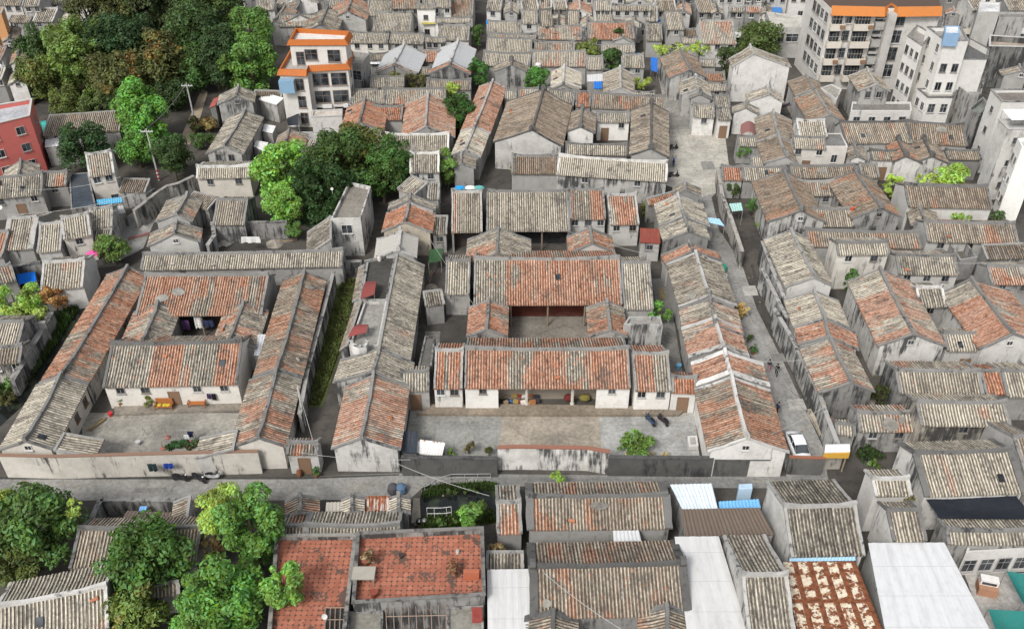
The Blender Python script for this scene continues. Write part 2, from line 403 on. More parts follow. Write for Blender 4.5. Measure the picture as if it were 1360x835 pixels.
def H(label, A, B, E, F=None, r=.3, l=.5, b=0., ze=3.2, sl=.46, zr=None, bw=1., wl=.55, ws=.45, ww=0.,
      win=0, door=0, gw=None, rib=.30, rmat='tile', vd=.28, name='tiled_house', cat='house', up=.25, oh=.35,
      wh=.8, wz=None, volute=0, group=None, sheetcol=None, porch=0., pcol=None, vw=.28, det=1, pend=0., sidewin=0, pan=None):
    c, rz, L, w1, w2, zr = axis(A, B, E, F, ze, sl, zr, bw=bw)
    root = empty(name, label, cat, c, rz, group or GROUP[0])
    cs = .16
    def P1(t): return (w1 * t, zr - (zr - ze) * (t + cs * t * (1 - t)))
    def P2(t): return (w2 * t, zr - (zr - ze) * (t + cs * t * (1 - t)))
    # walls: prism with gable tops
    m = MB(); x0, x1 = -L/2 + .04, L/2 - .04
    ya, yb = -(w2 - min(oh, w2*.3)), w1 - min(oh, w1*.3)
    yb -= porch
    def top(y):
        t = abs(y) / (w1 if y > 0 else w2); f = P1 if y > 0 else P2
        return f(t)[1] - .13
    ys = [ya, ya/2, 0, yb/2, yb]
    lo = [(y, -.4) for y in (ya, yb)]; poly = [(ya, -.4)] + [(y, top(y)) for y in ys] + [(yb, -.4)]
    k = len(poly)
    vs = [(x0, y, z) for y, z in poly] + [(x1, y, z) for y, z in poly]
    fs = [tuple(range(k)), tuple(range(k, 2*k))[::-1], (0, k, k+1, 1), (k-2, 2*k-2, 2*k-1, k-1)]
    m.add(vs, fs)
    wcol = (min(1, max(.05, (wl * 1.05 + .06 if wl > .61 else wl * .88) + rnd.uniform(-.14, .14))), min(1, ws + rnd.uniform(-.1, .2)), ww)
    ob('wall', m, 'wall', root, wcol)
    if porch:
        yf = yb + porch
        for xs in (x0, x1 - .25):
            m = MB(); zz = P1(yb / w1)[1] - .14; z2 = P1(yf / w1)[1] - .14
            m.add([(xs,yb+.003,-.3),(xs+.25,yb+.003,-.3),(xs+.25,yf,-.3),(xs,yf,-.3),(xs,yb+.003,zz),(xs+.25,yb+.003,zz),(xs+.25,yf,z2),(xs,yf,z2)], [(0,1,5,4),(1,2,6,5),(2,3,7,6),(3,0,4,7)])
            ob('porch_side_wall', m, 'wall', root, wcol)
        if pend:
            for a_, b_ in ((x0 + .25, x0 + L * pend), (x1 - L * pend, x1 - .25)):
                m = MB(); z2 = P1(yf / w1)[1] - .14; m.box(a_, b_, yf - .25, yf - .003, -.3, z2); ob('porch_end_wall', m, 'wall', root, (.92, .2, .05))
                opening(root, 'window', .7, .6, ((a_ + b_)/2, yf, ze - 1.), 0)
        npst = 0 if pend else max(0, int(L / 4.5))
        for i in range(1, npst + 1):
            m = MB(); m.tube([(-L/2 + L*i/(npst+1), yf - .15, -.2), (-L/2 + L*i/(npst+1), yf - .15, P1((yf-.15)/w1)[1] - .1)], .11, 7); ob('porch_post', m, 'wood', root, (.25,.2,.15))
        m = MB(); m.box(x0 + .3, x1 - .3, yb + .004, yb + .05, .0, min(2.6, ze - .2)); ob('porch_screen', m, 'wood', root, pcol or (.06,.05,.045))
    # roof
    m = MB()
    if rmat == 'tile':
        corr(m, L, P1, 1, rib, prof2=P2); rf = ob('roof', m, 'tile', root, (r, l, b))
    else:
        corr(m, L, P1, 1, .25, .04, jit=.004, prof2=P2); rf = ob('roof', m, 'sheet', root, sheetcol)
    sagm = rnd.uniform(.03, .16) * min(1., L / 9)
    for v in rf.data.vertices:
        q = 2 * v.co.x / L; v.co.z -= sagm * max(0, 1 - q*q) * max(0, min(1, (v.co.z - ze) / (zr - ze)))
    if pan:
        at = rf.data.attributes.new('redbias', 'FLOAT', 'FACE')
        vals = []
        for f in rf.data.polygons:
            q = f.center.x / L + .5; v = 0.
            if f.center.y > 0:
                for a_, b_, k_ in pan:
                    if a_ <= q < b_: v = k_
            vals.append(v)
        at.data.foreach_set('value', vals)
    vd = vd * .8 if vd < .42 else vd * .9; vc = (max(.03, vd + rnd.uniform(-.05, .05)), .6, 0)
    if rmat == 'tile' or volute:
        # ridge band with lifted ends
        m = MB(); N = max(8, int(L / 1.2)); vs = []; hw = .19
        for i in range(N + 1):
            q = 2 * i / N - 1; x = q * (L/2 + .05); dz = up * abs(q) ** 4 + nrs.randn() * .03; sg = sagm * (1 - q*q); jy = nrs.randn() * .025
            for y, z in ((-hw, zr - .05), (hw, zr - .05), (hw * .8, zr + .22 + dz), (-hw * .8, zr + .22 + dz)): vs.append((x, y + jy, z - sg))
        fs = [(i*4+a, i*4+(a+1) % 4, i*4+4+(a+1) % 4, i*4+4+a) for i in range(N) for a in range(4)] + [(0, 3, 2, 1), (N*4, N*4+1, N*4+2, N*4+3)]
        m.add(vs, fs); ob('ridge', m, 'wall', rf, vc)
        for x in (-L/2 + .1, L/2 - .1):
            m = MB(); band_over(m, P1, P2, x, vw, .14); vg = ob('verge', m, 'wall', rf, vc)
            if volute:
                m = MB(); q = .3 * volute
                m.add([(x-.25, -q, zr), (x+.25, -q, zr), (x+.25, q, zr), (x-.25, q, zr), (x-.25, -q*1.5, zr+.45), (x+.25, -q*1.5, zr+.45), (x+.25, q*1.5, zr+.45), (x-.25, q*1.5, zr+.45),
                       (x-.25, -q*.7, zr+.8), (x+.25, -q*.7, zr+.8), (x+.25, q*.7, zr+.8), (x-.25, q*.7, zr+.8)],
                      [(0,1,5,4),(1,2,6,5),(2,3,7,6),(3,0,4,7),(4,5,9,8),(5,6,10,9),(6,7,11,10),(7,4,8,11),(8,9,10,11)])
                ob('gable_crest', m, 'wall', rf, vc)
    if det and rmat == 'tile' and L > 5 and w1 > 1.8:
        for q in range(rnd.choice([0, 0, 1, 1, 2])):
            t = rnd.uniform(.25, .8); x = rnd.uniform(-L/2 + 1, L/2 - 1); y, z = P1(t); ya_, za_ = P1(t + .02)
            ang = math.atan2(za_ - z, ya_ - y); kd = rnd.random(); m = MB()
            if kd < .18:
                m.box(-.28, .28, -.4, .4, .07, .12); o_ = ob('skylight', m, 'glass', rf)
            elif kd < .5:
                n_ = 9; a_, b_ = rnd.uniform(.4, 1.2), rnd.uniform(.4, .9); pl = [(a_ * rnd.uniform(.6, 1) * math.cos(6.283*i/n_), b_ * rnd.uniform(.6, 1) * math.sin(6.283*i/n_)) for i in range(n_)]
                m.prism(pl, .04, .115); o_ = ob('cement_patch', m, 'deck', rf, rnd.choice([(.26,.25,.22),(.2,.19,.17),(.3,.28,.25)]))
            else:
                m.box(-.3, .3, -.12, .12, .08, .24); o_ = ob('roof_brick', m, 'paint', rf, rnd.choice([(.42,.16,.08),(.36,.33,.3),(.3,.12,.07)]))
            o_.location = (x, y, z); o_.rotation_euler = (ang, 0, rnd.uniform(-.15, .15) if kd < .18 else rnd.uniform(-.6, .6) * (kd >= .5))
    # openings on the wall towards the viewer's street side
    near = -1 if (Matrix.Rotation(rz, 3, 'Z') @ Vector((-1, 0, 0))).y < 0 else 1
    zt = ze - .25
    if win or door:
        if abs(math.sin(rz)) < .75:
            n = win + door; slots = [(-L/2) + L * (i + .5) / n for i in range(n)]
            dpos = set([n // 2]) if door == 1 else set(range(0, n, max(1, n // door))) if door else set()
            for i, x in enumerate(slots):
                if i in dpos and door: opening(root, 'door', 1.05, min(2.1, ze - .5), (x, yb + .01, .05), 0, (.22, .14, .09))
                else: opening(root, 'window', wh, min(wh, ze*.3), (x + rnd.uniform(-.2, .2), yb + .01, (wz or (zt - .5)) - wh/2), 0)
                if ze > 4.9 and i % 2 == 0: opening(root, 'window', .9, 1.0, (x, yb + .01, 1.2), 0)
    for i in range(sidewin):
        opening(root, 'door' if i == sidewin - 1 else 'window', .8 if i < sidewin-1 else 1., .9 if i < sidewin-1 else 2., (L * ((i + .5) / sidewin - .5), yb + .01, 1.2 if i < sidewin-1 else .05), 0, (.2,.13,.09))
    if gw is None: gw = 1 if abs(math.sin(rz)) >= .6 and w1 + w2 > 6 else 0
    if gw:
        xx = near * (L/2 - .04 + .012)
        for i in range(gw):
            y = (i - (gw-1)/2) * (w1 + w2) / (gw + 1) + (w1 - w2)/2 * (gw > 1)
            opening(root, 'window', .6 if gw == 1 else .8, .5 if gw == 1 else 1.0, (xx, y, (zr + ze)/2 - .5 if gw == 1 else ze - 1.0), -near * math.pi/2)
    return root
def S(label, A, B, E, r=.3, l=.5, b=0., ze=2.6, zr=None, dz=.9, rmat='tile', color=(.5, .5, .5), rust=0., wl=.4, ws=.7, ww=0., walls=True,
      name='lean_to', cat='shed', rib=.30, group=None, posts=False, win=0, door=0):
    """single slope from high edge A-B down to a point E on the low edge"""
    zh = zr if zr is not None else ze + dz
    a, b_ = U(A, zh), U(B, zh); u = b_ - a; u.z = 0; L = u.length; u.normalize(); n = Vector((-u.y, u.x, 0))
    w = (U(E, ze) - a).dot(n)
    if w < 0: u = -u; n = -n; w = -w
    w = max(w, .8)
    c = (a + b_) / 2; c.z = 0; rz = math.atan2(u.y, u.x)
    root = empty(name, label, cat, c, rz, group or GROUP[0])
    P = lambda t: (w * t, zh - (zh - ze) * t)
    m = MB()
    if rmat == 'tile':
        corr(m, L, P, 1, rib); rf = ob('roof', m, 'tile', root, (r, l, b))
        for x in (-L/2 + .08, L/2 - .08): m = MB(); band_over(m, P, None, x, .24, .14); ob('verge', m, 'wall', rf, (.35, .5, 0))
        m = MB(); m.box(-L/2, L/2, -.14, .12, zh - .1, zh + .16)
        ob('coping', m, 'wall', rf, (.35, .5, 0))
    else:
        corr(m, L, P, 1, .28, .045, jit=.006); ob('roof', m, 'sheet', root, (*color, 1 - rust))
    if walls:
        m = MB(); x0, x1 = -L/2+.1, L/2-.1; y1 = w - .2
        z1 = P(y1/w)[1] - .14; z0 = zh - .14
        m.add([(x0,0,-.3),(x1,0,-.3),(x1,y1,-.3),(x0,y1,-.3),(x0,0,z0),(x1,0,z0),(x1,y1,z1),(x0,y1,z1)],
              [(0,1,5,4),(1,2,6,5),(2,3,7,6),(3,0,4,7)])
        ob('wall', m, 'wall', root, (wl, ws, ww))
        for i in range(win + door):
            x = -L/2 + L*(i+.5)/(win+door)
            if i < door: opening(root, 'door', 1., min(2., z1-.15), (x, y1+.01, .05), 0, (.25, .16, .1))
            else: opening(root, 'window', .8, .7, (x, y1+.01, max(.8, z1-1.1)), 0)
    else:
        for x in (-L/2+.15, L/2-.15):
            for y, zz in ((w-.15, ze-.1), (.1, zh-.15)): m = MB(); m.tube([(x, y, -.2), (x, y, zz)], .05); ob('post', m, 'wood', root, (.2, .17, .14))
    return root
def K(label, pts, z, par=.5, wl=.5, ws=.55, ww=0., deck=(.22, .21, .195), name='flat_roofed_house', cat='house', wins=(), cap=None,
      paint=None, deckmat='deck', group=None, z0=-.3, sheet=None, th=.2, wcol=None):
    """flat-roofed block; pts are its top corners as surveyed at height z; wins=[(edge,rows,cols,w,h,zlo,zhi)]"""
    P = [U(p, z) for p in pts]
    ar = sum(P[i].x * P[(i+1) % len(P)].y - P[(i+1) % len(P)].x * P[i].y for i in range(len(P)))
    rev = ar < 0
    if rev: P = P[::-1]
    c = sum(P, Vector()) / len(P); c.z = 0
    Q = [Vector((p.x - c.x, p.y - c.y)) for p in P]; n = len(Q)
    root = empty(name, label, cat, c, 0, group or GROUP[0])
    inn = []
    for i in range(n):
        a, b, d = Q[i-1], Q[i], Q[(i+1) % n]
        e1 = (b - a).normalized(); e2 = (d - b).normalized()
        n1 = Vector((-e1.y, e1.x)); n2 = Vector((-e2.y, e2.x)); bis = (n1 + n2)
        k = th / max(.35, bis.length_squared / 2) 
        inn.append(b + bis * k if bis.length > .1 else b + n1 * th)
    m = MB(); zd = z - par
    vs = [(q.x, q.y, z0) for q in Q] + [(q.x, q.y, z) for q in Q] + [(q.x, q.y, z) for q in inn] + [(q.x, q.y, zd - .05) for q in inn]
    fs = []
    for i in range(n):
        j = (i + 1) % n
        for k in range(3): fs.append((k*n+i, k*n+j, (k+1)*n+j, (k+1)*n+i))
    m.add(vs, fs)
    ob('wall', m, 'paint' if paint else 'wall', root, paint or (wl, ws, ww))
    if cap:
        m = MB(); o2 = [q + (q - i_).normalized() * .12 for q, i_ in zip(Q, inn)]; i2 = [i_ - (q - i_) * .2 for q, i_ in zip(Q, inn)]
        vs = [(q.x, q.y, z + .01) for q in o2] + [(q.x, q.y, z + .12) for q in o2] + [(q.x, q.y, z + .12) for q in i2] + [(q.x, q.y, z + .01) for q in i2]
        m.add(vs, [(k*n+i, k*n+(i+1) % n, ((k+1) % 4)*n+(i+1) % n, ((k+1) % 4)*n+i) for i in range(n) for k in range(4)])
        ob('coping', m, 'wall', root, cap)
    m = MB(); m.add([(q.x, q.y, zd) for q in inn], [tuple(range(n))], 0, [[((q.x)*2.2, q.y*2.2) for q in inn]])
    ob('roof_deck', m, deckmat, root, deck)
    for (e, rows, cols, w, h, zl, zh) in wins:
        i0 = e if not rev else (n - 2 - e) % n
        a, b = Q[i0], Q[(i0+1) % n]
        d = (b - a); Lg = d.length; d.normalize(); nn = Vector((d.y, -d.x))
        rzz = math.atan2(-nn.x, nn.y)
        for rI in range(rows):
            zz = zl + (zh - zl) * (rI / max(1, rows - 1)) if rows > 1 else zl
            for k in range(cols):
                q = a + d * Lg * (k + .5) / cols + nn * .02
                opening(root, 'window', min(w, Lg/cols*.8), h, (q.x, q.y, zz), rzz)
    root['_c'] = 0; del root['_c']
    return root
def W(label, pts, h=2.2, th=.3, wl=.4, ws=.7, ww=0., cop=None, name='boundary_wall', cat='wall', group=None, z0=-.3, red=None):
    P = [U(p, h) for p in pts]; m = MB(); c2 = MB()
    c = P[0].copy(); c.z = 0
    def rail(b, P, w, za, zb):
        vs = []; N = len(P)
        for i in range(N):
            d = (P[min(i+1, N-1)] - P[max(0, i-1)]); d.z = 0; d.normalize(); nn = Vector((-d.y, d.x, 0)) * w/2
            q = P[i] - c
            for s, z in ((1, za), (-1, za), (-1, zb), (1, zb)): vs.append((q.x + nn.x*s, q.y + nn.y*s, z))
        fs = [(i*4+a, i*4+(a+1) % 4, i*4+4+(a+1) % 4, i*4+4+a) for i in range(N-1) for a in range(4)] + [(0, 3, 2, 1), ((N-1)*4, (N-1)*4+1, (N-1)*4+2, (N-1)*4+3)]
        b.add(vs, fs)
    rail(m, P, th, z0, h)
    root = empty(name, label, cat, c, 0, group)
    ob('wall_body', m, 'wall', root, (wl, ws, ww))
    rail(c2, P, th + (.06 if red else .16), h + .003, h + .12)
    ob('coping', c2, 'paint' if red else 'wall', root, red or cop or (wl * .8, .7, ww))
    return root
def G(name, pts, z, mat='deck', color=(.25, .24, .22), kind='structure'):
    P = [U(p, z) for p in pts]; m = MB(); m.add([(p.x, p.y, z) for p in P], [tuple(range(len(P)))])
    o = ob(name, m, mat, None, color, kind=kind)
    if o.data.polygons[0].normal.z < 0: o.data.flip_normals()
    return o
# ------------------------------------------------------------------ vegetation
def leaves(cent, rad, nleaf, size, up=.35):
    """leaf blades spread through clumps; cent Nx3, rad N"""
    N = len(cent); vol = rad ** 2; idx = nrs.choice(N, nleaf, p=vol / vol.sum())
    d = nrs.randn(nleaf, 3); d /= np.linalg.norm(d, axis=1)[:, None]
    d[:, 2] = np.where(d[:, 2] < -.35, -d[:, 2], d[:, 2])
    rr = rad[idx] * (1 - .55 * nrs.rand(nleaf) ** 2.2)
    pos = cent[idx] + d * rr[:, None]
    nrm = d + nrs.randn(nleaf, 3) * .55 + np.array([0, 0, up]); nrm /= np.linalg.norm(nrm, axis=1)[:, None]
    t = np.cross(nrm, nrs.randn(nleaf, 3)); t /= np.linalg.norm(t, axis=1)[:, None]
    bt = np.cross(nrm, t); s = size * (.45 + 1.1 * nrs.rand(nleaf))[:, None]
    v = np.stack([pos - t*s, pos + bt*s*.48 + nrm*s*.1, pos + t*s, pos - bt*s*.48 + nrm*s*.1], 1).reshape(-1, 3)
    return v
def leaf_mesh(name, v):
    n = len(v) // 4; me = bpy.data.meshes.new(name)
    me.vertices.add(len(v)); me.vertices.foreach_set('co', v.astype(np.float32).ravel())
    me.loops.add(len(v)); me.loops.foreach_set('vertex_index', np.arange(len(v), dtype=np.int32))
    me.polygons.add(n); me.polygons.foreach_set('loop_start', np.arange(0, len(v), 4, dtype=np.int32))
    me.materials.append(M['leaf']); me.update(calc_edges=True); return me
def T(label, x, y, rp, h=None, col=(.05, .10, .025), sq=.85, dens=1., name='tree', cat='tree', leaf=None, group=None, trunk=True, col2=None, ax=1.):
    """tree; crown centre at photo point (x,y), crown radius rp in survey pixels"""
    r = rp * mpp((x, y), 5)
    if h is None: h = 2.0 * r + 1.5
    zc = max(h - r * sq, r * sq * .55)
    c = U((x, y), zc); base = Vector((c.x, c.y, 0))
    root = empty(name, label, cat, base, 0, group)
    nc = int(min(110, max(10, 20 * r ** .9)))
    d = nrs.randn(nc, 3); d /= np.linalg.norm(d, axis=1)[:, None]; q = .30 + .55 * nrs.rand(nc) ** .5
    cent = d * q[:, None] * np.array([r*ax, r, r * sq]) * (.85 + .3*nrs.rand(nc))[:, None] + np.array([0, 0, zc])
    lo = cent[:, 2] < zc; ext = min(1.9, max(1., (zc - .5) / (r * sq * .95))); cent[lo, 2] = zc + (cent[lo, 2] - zc) * ext
    cent[:, 2] = np.maximum(cent[:, 2], r * .15)
    rad = r * (.11 + .28 * nrs.rand(nc) ** 1.4)
    size = leaf or min(.32, max(.15, .07 + .036 * r)) 
    nl = int(min(42000, 25 * dens * (r / size) ** 2 * sq)); nl = max(nl, 250)
    ob('crown', leaf_mesh('crown', leaves(cent, rad, nl, size)), None, root, tuple((c * .88 + .12 * (col[0]*.3+col[1]*.6)) * k_ for c, k_ in zip(col, (1.85, 1.78, 1.0))))
    if col2:
        k = nrs.choice(nc, max(2, nc // 5), replace=False); k = [i for i in k if cent[i, 2] > zc - .2*r] or [0]
        ob('blossom', leaf_mesh('blossom', leaves(cent[k] * np.array([1.03, 1.03, 1.02]), rad[k] * .8, int(nl * .16), size * .8)), None, root, col2)
    if trunk:
        m = MB(); tr = max(.07, .06 * r)
        m.tube([(0, 0, -.2), (tr*.5, 0, zc*.4), (0, tr*.4, zc*.8), (0, 0, zc + r*.3)], tr * 1.2, 7, r2=tr * .35)
        for i in range(min(nc, 8)):
            e = cent[i * nc // 8 if nc >= 8 else i]; s0 = (0, 0, zc * .55); mid = (e[0]*.45, e[1]*.45, zc*.55 + (e[2] - zc*.55)*.6)
            m.tube([s0, mid, tuple(e)], tr * .5, 5, r2=tr * .12)
        ob('trunk', m, 'bark', root, (.11, .085, .06))
    return root
def bush(label, x, y, rp, col=(.06, .11, .03), h=None, ax=1., sq=.7, name='shrub', cat='shrub', **k):
    r = rp * mpp((x, y), 1)
    return T(label, x, y, rp, h or r * 1.5, col, sq, name=name, cat=cat, ax=ax, **k)
# ================================================================== left walled compound
GROUP[0] = 'halls and wings of the left walled compound'
Z(0, 410)
H('front hall of the left compound, half pale and half orange tiles over a white facade', (575,185), (1250,170), (800,400), (900,143), r=.6, l=.68, ze=3.3, wl=.85, ws=.32, ww=.25, win=4, door=1, pan=[(.67,1,-.4),(.44,.67,.14),(.18,.44,-.1),(0,.18,.14)], name='courtyard_hall', cat='hall', up=.5, vd=.2, wh=.75)
H('left side room with grey and orange gable roof inside the left compound', (738,165), (818,-30), (640,130), (900,100), r=.4, l=.5, ze=3., wl=.5)
H('right side room with narrow gable roof inside the left compound', (1185,165), (1255,-30), (1112,125), (1345,150), r=.45, l=.5, ze=3., wl=.5)
H('long orange outer wing running along the dark ditch, upper half', (325,342), (660,-215), (470,372), (205,378), r=.72, l=.45, b=.2, ze=3.1, wl=.35, ws=.75)
H('pale grey lower end of the outer wing beside the dark ditch', (130,683), (318,345), (278,738), (0,712), r=.02, l=.82, ze=3.0, wl=.72, ws=.4, ww=.3, gw=1, up=.35, sidewin=4)
S('pale ribbed lean-to in the front left corner of the left courtyard', (335,640), (283,733), (518,718), r=.05, l=.75, ze=2.5, dz=.9, wl=.6, ws=.4)
S('pale ribbed lean-to in the front right corner of the left courtyard', (1222,625), (1200,728), (1018,720), r=.05, l=.72, ze=2.5, dz=.9, wl=.6, ws=.4)
Z(0, 205)
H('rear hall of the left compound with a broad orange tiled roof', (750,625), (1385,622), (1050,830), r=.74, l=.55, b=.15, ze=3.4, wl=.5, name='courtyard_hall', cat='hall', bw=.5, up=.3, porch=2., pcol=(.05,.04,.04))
H('long pale grey roof closing the back of the left compound', (740,520), (1770,500), (1100,590), r=.04, l=.78, ze=3.0, wl=.5, bw=.8)
Z(340, 410)
H('lower right wing of the left compound, orange gable roof ending at the lane', (15,668), (108,318), (158,716), (-135,700), r=.6, l=.55, b=.1, pan=[(.0,.28,-.4)], ze=3.0, wl=.72, ws=.4, ww=.3, up=.35)
H('upper right wing of the left compound with brown and orange gable roof', (112,310), (-250+502,-190), (245,350), (-20,362), r=.52, l=.42, b=.45, ze=3.2, wl=.4, ws=.8)
H('small tiled gatehouse over the lane gate between left and middle rows', (165,690), (322,690), (240,752), r=.4, l=.4, ze=3.0, wl=.6, ws=.5, door=1, name='gatehouse', cat='gate', bw=1.)
Z(0, 410)
W('cream front wall with orange coping closing the left courtyard', [(-5,745+10),(275,762),(1010,742),(1330,735)], 3.0, wl=.68, ws=.5, ww=.3, red=(.25,.155,.11))
for k, (x, y, c) in enumerate([(785,800,(.04,.06,.06)), (868,795,(.04,.09,.25))]): pass
Z(340, 410)
W('stained grey alley wall along the right wing of the left compound', [(225,545),(262,330),(340,40),(400,-190)], 2.6, wl=.45, ws=.95, ww=.1)
# ================================================================== row between left compound and middle compound
GROUP[0] = 'houses of the row between the two walled compounds'
H('orange and white striped house with white gable facing the lane', (545,668), (610,342), (748,722), (388,716), r=.72, l=.75, ze=3.1, wl=.72, ws=.5, gw=0, up=.4)
H('weathered grey house directly behind the orange striped lane house', (605,325), (640,205), (797,372), (395,380), r=.12, l=.6, ze=3.2, wl=.4, ws=.8)
Z(340, 205)
S('long grey ribbed slope beside the flat roof terrace with a red canopy', (640-5,740+262), (730,512), (835,1010-190), r=.03, l=.72, ze=3.2, zr=5.0, wl=.4, ws=.8, name='tiled_house', cat='house')
K('flat black roof terrace behind the red curved canopy', [(560,545),(722,508),(676,750),(530,750)], 3.9, .35, wl=.4, ws=.8, deck=(.07,.067,.062), name='roof_terrace', cat='terrace')
K('pale concrete roof terrace with white curved parapet below the red canopy', [(560,755),(676,750),(632,985),(480,985)], 3.7, .45, wl=.62, ws=.5, deck=(.30,.29,.27), name='roof_terrace', cat='terrace')
S('narrow broken tile strip sloping to the grass alley', (545,745), (470,985), (440,980), r=.35, l=.4, b=.3, ze=2.9, dz=.8, wl=.4)
S('short tile strip beside the black roof terrace', (575,560), (545,735), (500,735), r=.2, l=.4, b=.3, ze=2.9, dz=.8, wl=.4)
H('smooth pale cement gable roof above the black terrace', (735,497), (745,398), (615,490), (830,540), r=0, l=1., ze=3.6, wl=.5, rmat='sheet', sheetcol=(.40,.385,.355,.9), volute=.6, vd=.6, sl=.4)
H('bright orange gable roof with yellow plaster end below dense trees', (768,352), (790,252), (650,386), (912,398), r=.95, l=.3, ze=3.6, wl=.6, ww=.7, ws=.5, gw=0)
H('grey banded gable behind the bright orange roof', (790,240), (797,205), (682,272), (925,300), r=0, l=.55, ze=4.2, wl=.55, ws=.6, gw=0)
S('tilted pale roof patch with faded red blotches', (885,150), (802,112), (785,205), r=.3, l=.9, ze=4.6, dz=.8, wl=.5)
S('small plain grey roof beside the tilted red blotched roof', (948,150), (890,150), (885,232), r=0, l=.5, ze=4.3, dz=.8, wl=.5)
H('tall narrow house with white framed ribbed roof among trees', (795,8), (945,5), (850,95), r=.02, l=.6, ze=5.2, wl=.7, ws=.5, win=2, vd=.85, bw=.8)

def arch_canopy(label, pts, z, col, rise=.5, name='canopy', group=None):
    """curved sheet canopy over 4 surveyed corners: a,b one straight edge, d,c the other"""
    a, b, c, d = [U(p, z) for p in pts]; o = (a+b+c+d)/4; o.z = 0
    m = MB(); N = 8; vs = []
    for i in range(N+1):
        t = i / N; zz = z + rise * math.sin(math.pi * t)
        for p, q in ((a, d), (b, c)):
            r_ = p.lerp(q, t) - o; vs += [(r_.x, r_.y, zz), (r_.x, r_.y, zz - .06)]
    fs = []
    for i in range(N):
        k = i*4; fs += [(k, k+2, k+6, k+4), (k+1, k+5, k+7, k+3), (k, k+4, k+5, k+1), (k+2, k+3, k+7, k+6)]
    fs += [(0, 1, 3, 2), (N*4, N*4+2, N*4+3, N*4+1)]
    m.add(vs, fs); e = empty(name, label, 'canopy', o, 0, group)
    ob('sheet', m, 'paint', e, col)
    for p in (a, b, c, d): q = p - o; m = MB(); m.tube([(q.x*.93, q.y*.93, 0), (q.x*.93, q.y*.93, z)], .045); ob('post', m, 'wood', e, (.2, .18, .16))
    return e
arch_canopy('dull red curved canopy on the middle row roof terrace', [(625,655),(565,655),(540,745),(612,720)], 4.6, (.23,.055,.05), .35)
Z(340,410)
arch_canopy('dull red sheet canopy with white arched end over the pale terrace', [(580,80),(520,80),(475,145),(570,120)], 4.4, (.25,.06,.055), .3)
W('white curved parapet wall on the pale middle row terrace', [(490,165),(500,185),(530,195),(565,190),(575,165)], 4.5, .2, .85, .25, z0=3.2, name='parapet')
# ================================================================== central compound
GROUP[0] = 'halls of the central walled compound'
Z(680, 410)
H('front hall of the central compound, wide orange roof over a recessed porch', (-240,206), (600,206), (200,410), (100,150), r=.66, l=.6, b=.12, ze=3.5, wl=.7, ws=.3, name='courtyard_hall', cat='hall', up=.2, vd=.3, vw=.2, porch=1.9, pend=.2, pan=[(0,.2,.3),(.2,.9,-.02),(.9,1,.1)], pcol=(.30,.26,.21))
H('right end bay of the central front hall, orange with white ribbed edge', (622,231), (806,231), (715,424), (700,190), r=.66, l=.62, pan=[(0,.45,-.5),(.45,1,.25)], ze=3.3, wl=.8, ws=.3, ww=.1, win=2, name='hall_bay', cat='hall', vd=.35, vw=.2)
Z(340, 410)
H('left end bay of the central front hall with one pale tile stripe', (925,214), (1070,214), (1000,412), (1000,180), r=.82, l=.5, pan=[(.52,.66,-.6)], ze=3.3, wl=.8, ws=.3, ww=.1, win=2, name='hall_bay', cat='hall', vd=.5, vw=.22)
H('orange gallery roof left of the central inner courtyard', (1190,108), (1200,-45), (1086,122), (1300,140), r=.9, l=.45, ze=3.4, wl=.5, gw=0)
Z(680, 410)
H('brown gallery roof right of the central inner courtyard', (508,112), (490,-40), (393,145), (595,122), r=.62, l=.45, b=.3, ze=3.4, wl=.5, gw=0)
K('small stained concrete roof box with balustrade behind the front hall', [(575,80),(605,38),(765,38),(778,85)], 4.6, .5, wl=.5, ws=.8, deck=(.3,.29,.27), name='roof_room', cat='roof room')
Z(680, 205)
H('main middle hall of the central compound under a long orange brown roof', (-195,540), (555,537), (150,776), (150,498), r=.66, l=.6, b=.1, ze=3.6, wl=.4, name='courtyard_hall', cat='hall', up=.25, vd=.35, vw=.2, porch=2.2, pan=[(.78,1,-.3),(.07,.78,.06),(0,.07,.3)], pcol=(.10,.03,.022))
H('pale ribbed right bay of the central middle hall', (562,560), (712,560), (640,798), (640,530), r=.1, l=.85, ze=3.4, wl=.6, name='hall_bay', cat='hall', vw=.2)
Z(340, 205)
H('pale ribbed left bay of the central middle hall with orange vents', (980,548), (1106,548), (1040,720), (1040,520), r=.12, l=.8, ze=3.4, wl=.5, name='hall_bay', cat='hall', vw=.2)
Z(680, 205)
H('pale main part of the rear hall of the central compound', (-130,187), (290,185), (100,396), r=.05, l=.72, b=.12, ze=3.4, wl=.3, bw=.7, name='courtyard_hall', cat='hall', vd=.3, porch=2., pcol=(.03,.032,.035))
H('rust streaked right part of the rear hall roof', (294,182), (474,182), (380,334), r=.5, l=.5, b=.2, pan=[(.9,1,.3),(.4,.9,-.25),(0,.4,.35)], ze=4., wl=.6, win=3, bw=.7, name='hall_bay', cat='hall', vd=.3)
H('short orange roof at the right end of the rear hall', (490,212), (640,210), (570,362), r=.6, l=.6, ze=3.6, wl=.6, ws=.6, win=2, bw=.6, vd=.6, name='hall_bay', cat='hall', vw=.2)
Z(340, 205)
H('pale left part of the rear hall with a reddish edge', (1010,190), (1165,188), (1080,402), r=.28, l=.65, b=.2, pan=[(.85,1,.4),(0,.85,-.3)], ze=3.4, wl=.3, bw=.7, vd=.55, porch=1.5, name='hall_bay', cat='hall', vw=.2)
H('low gable with grey cement left slope and orange front between the halls', (1243,512), (1248,377), (1088,460), (1420,505), r=.25, l=.55, ze=3.4, wl=.5, gw=0)
Z(680, 205)
H('orange gable with grey plaster end between the middle and rear halls', (415,462), (400,380), (280,420), (533,505), r=.7, l=.45, b=.2, ze=3.4, wl=.6, gw=0)
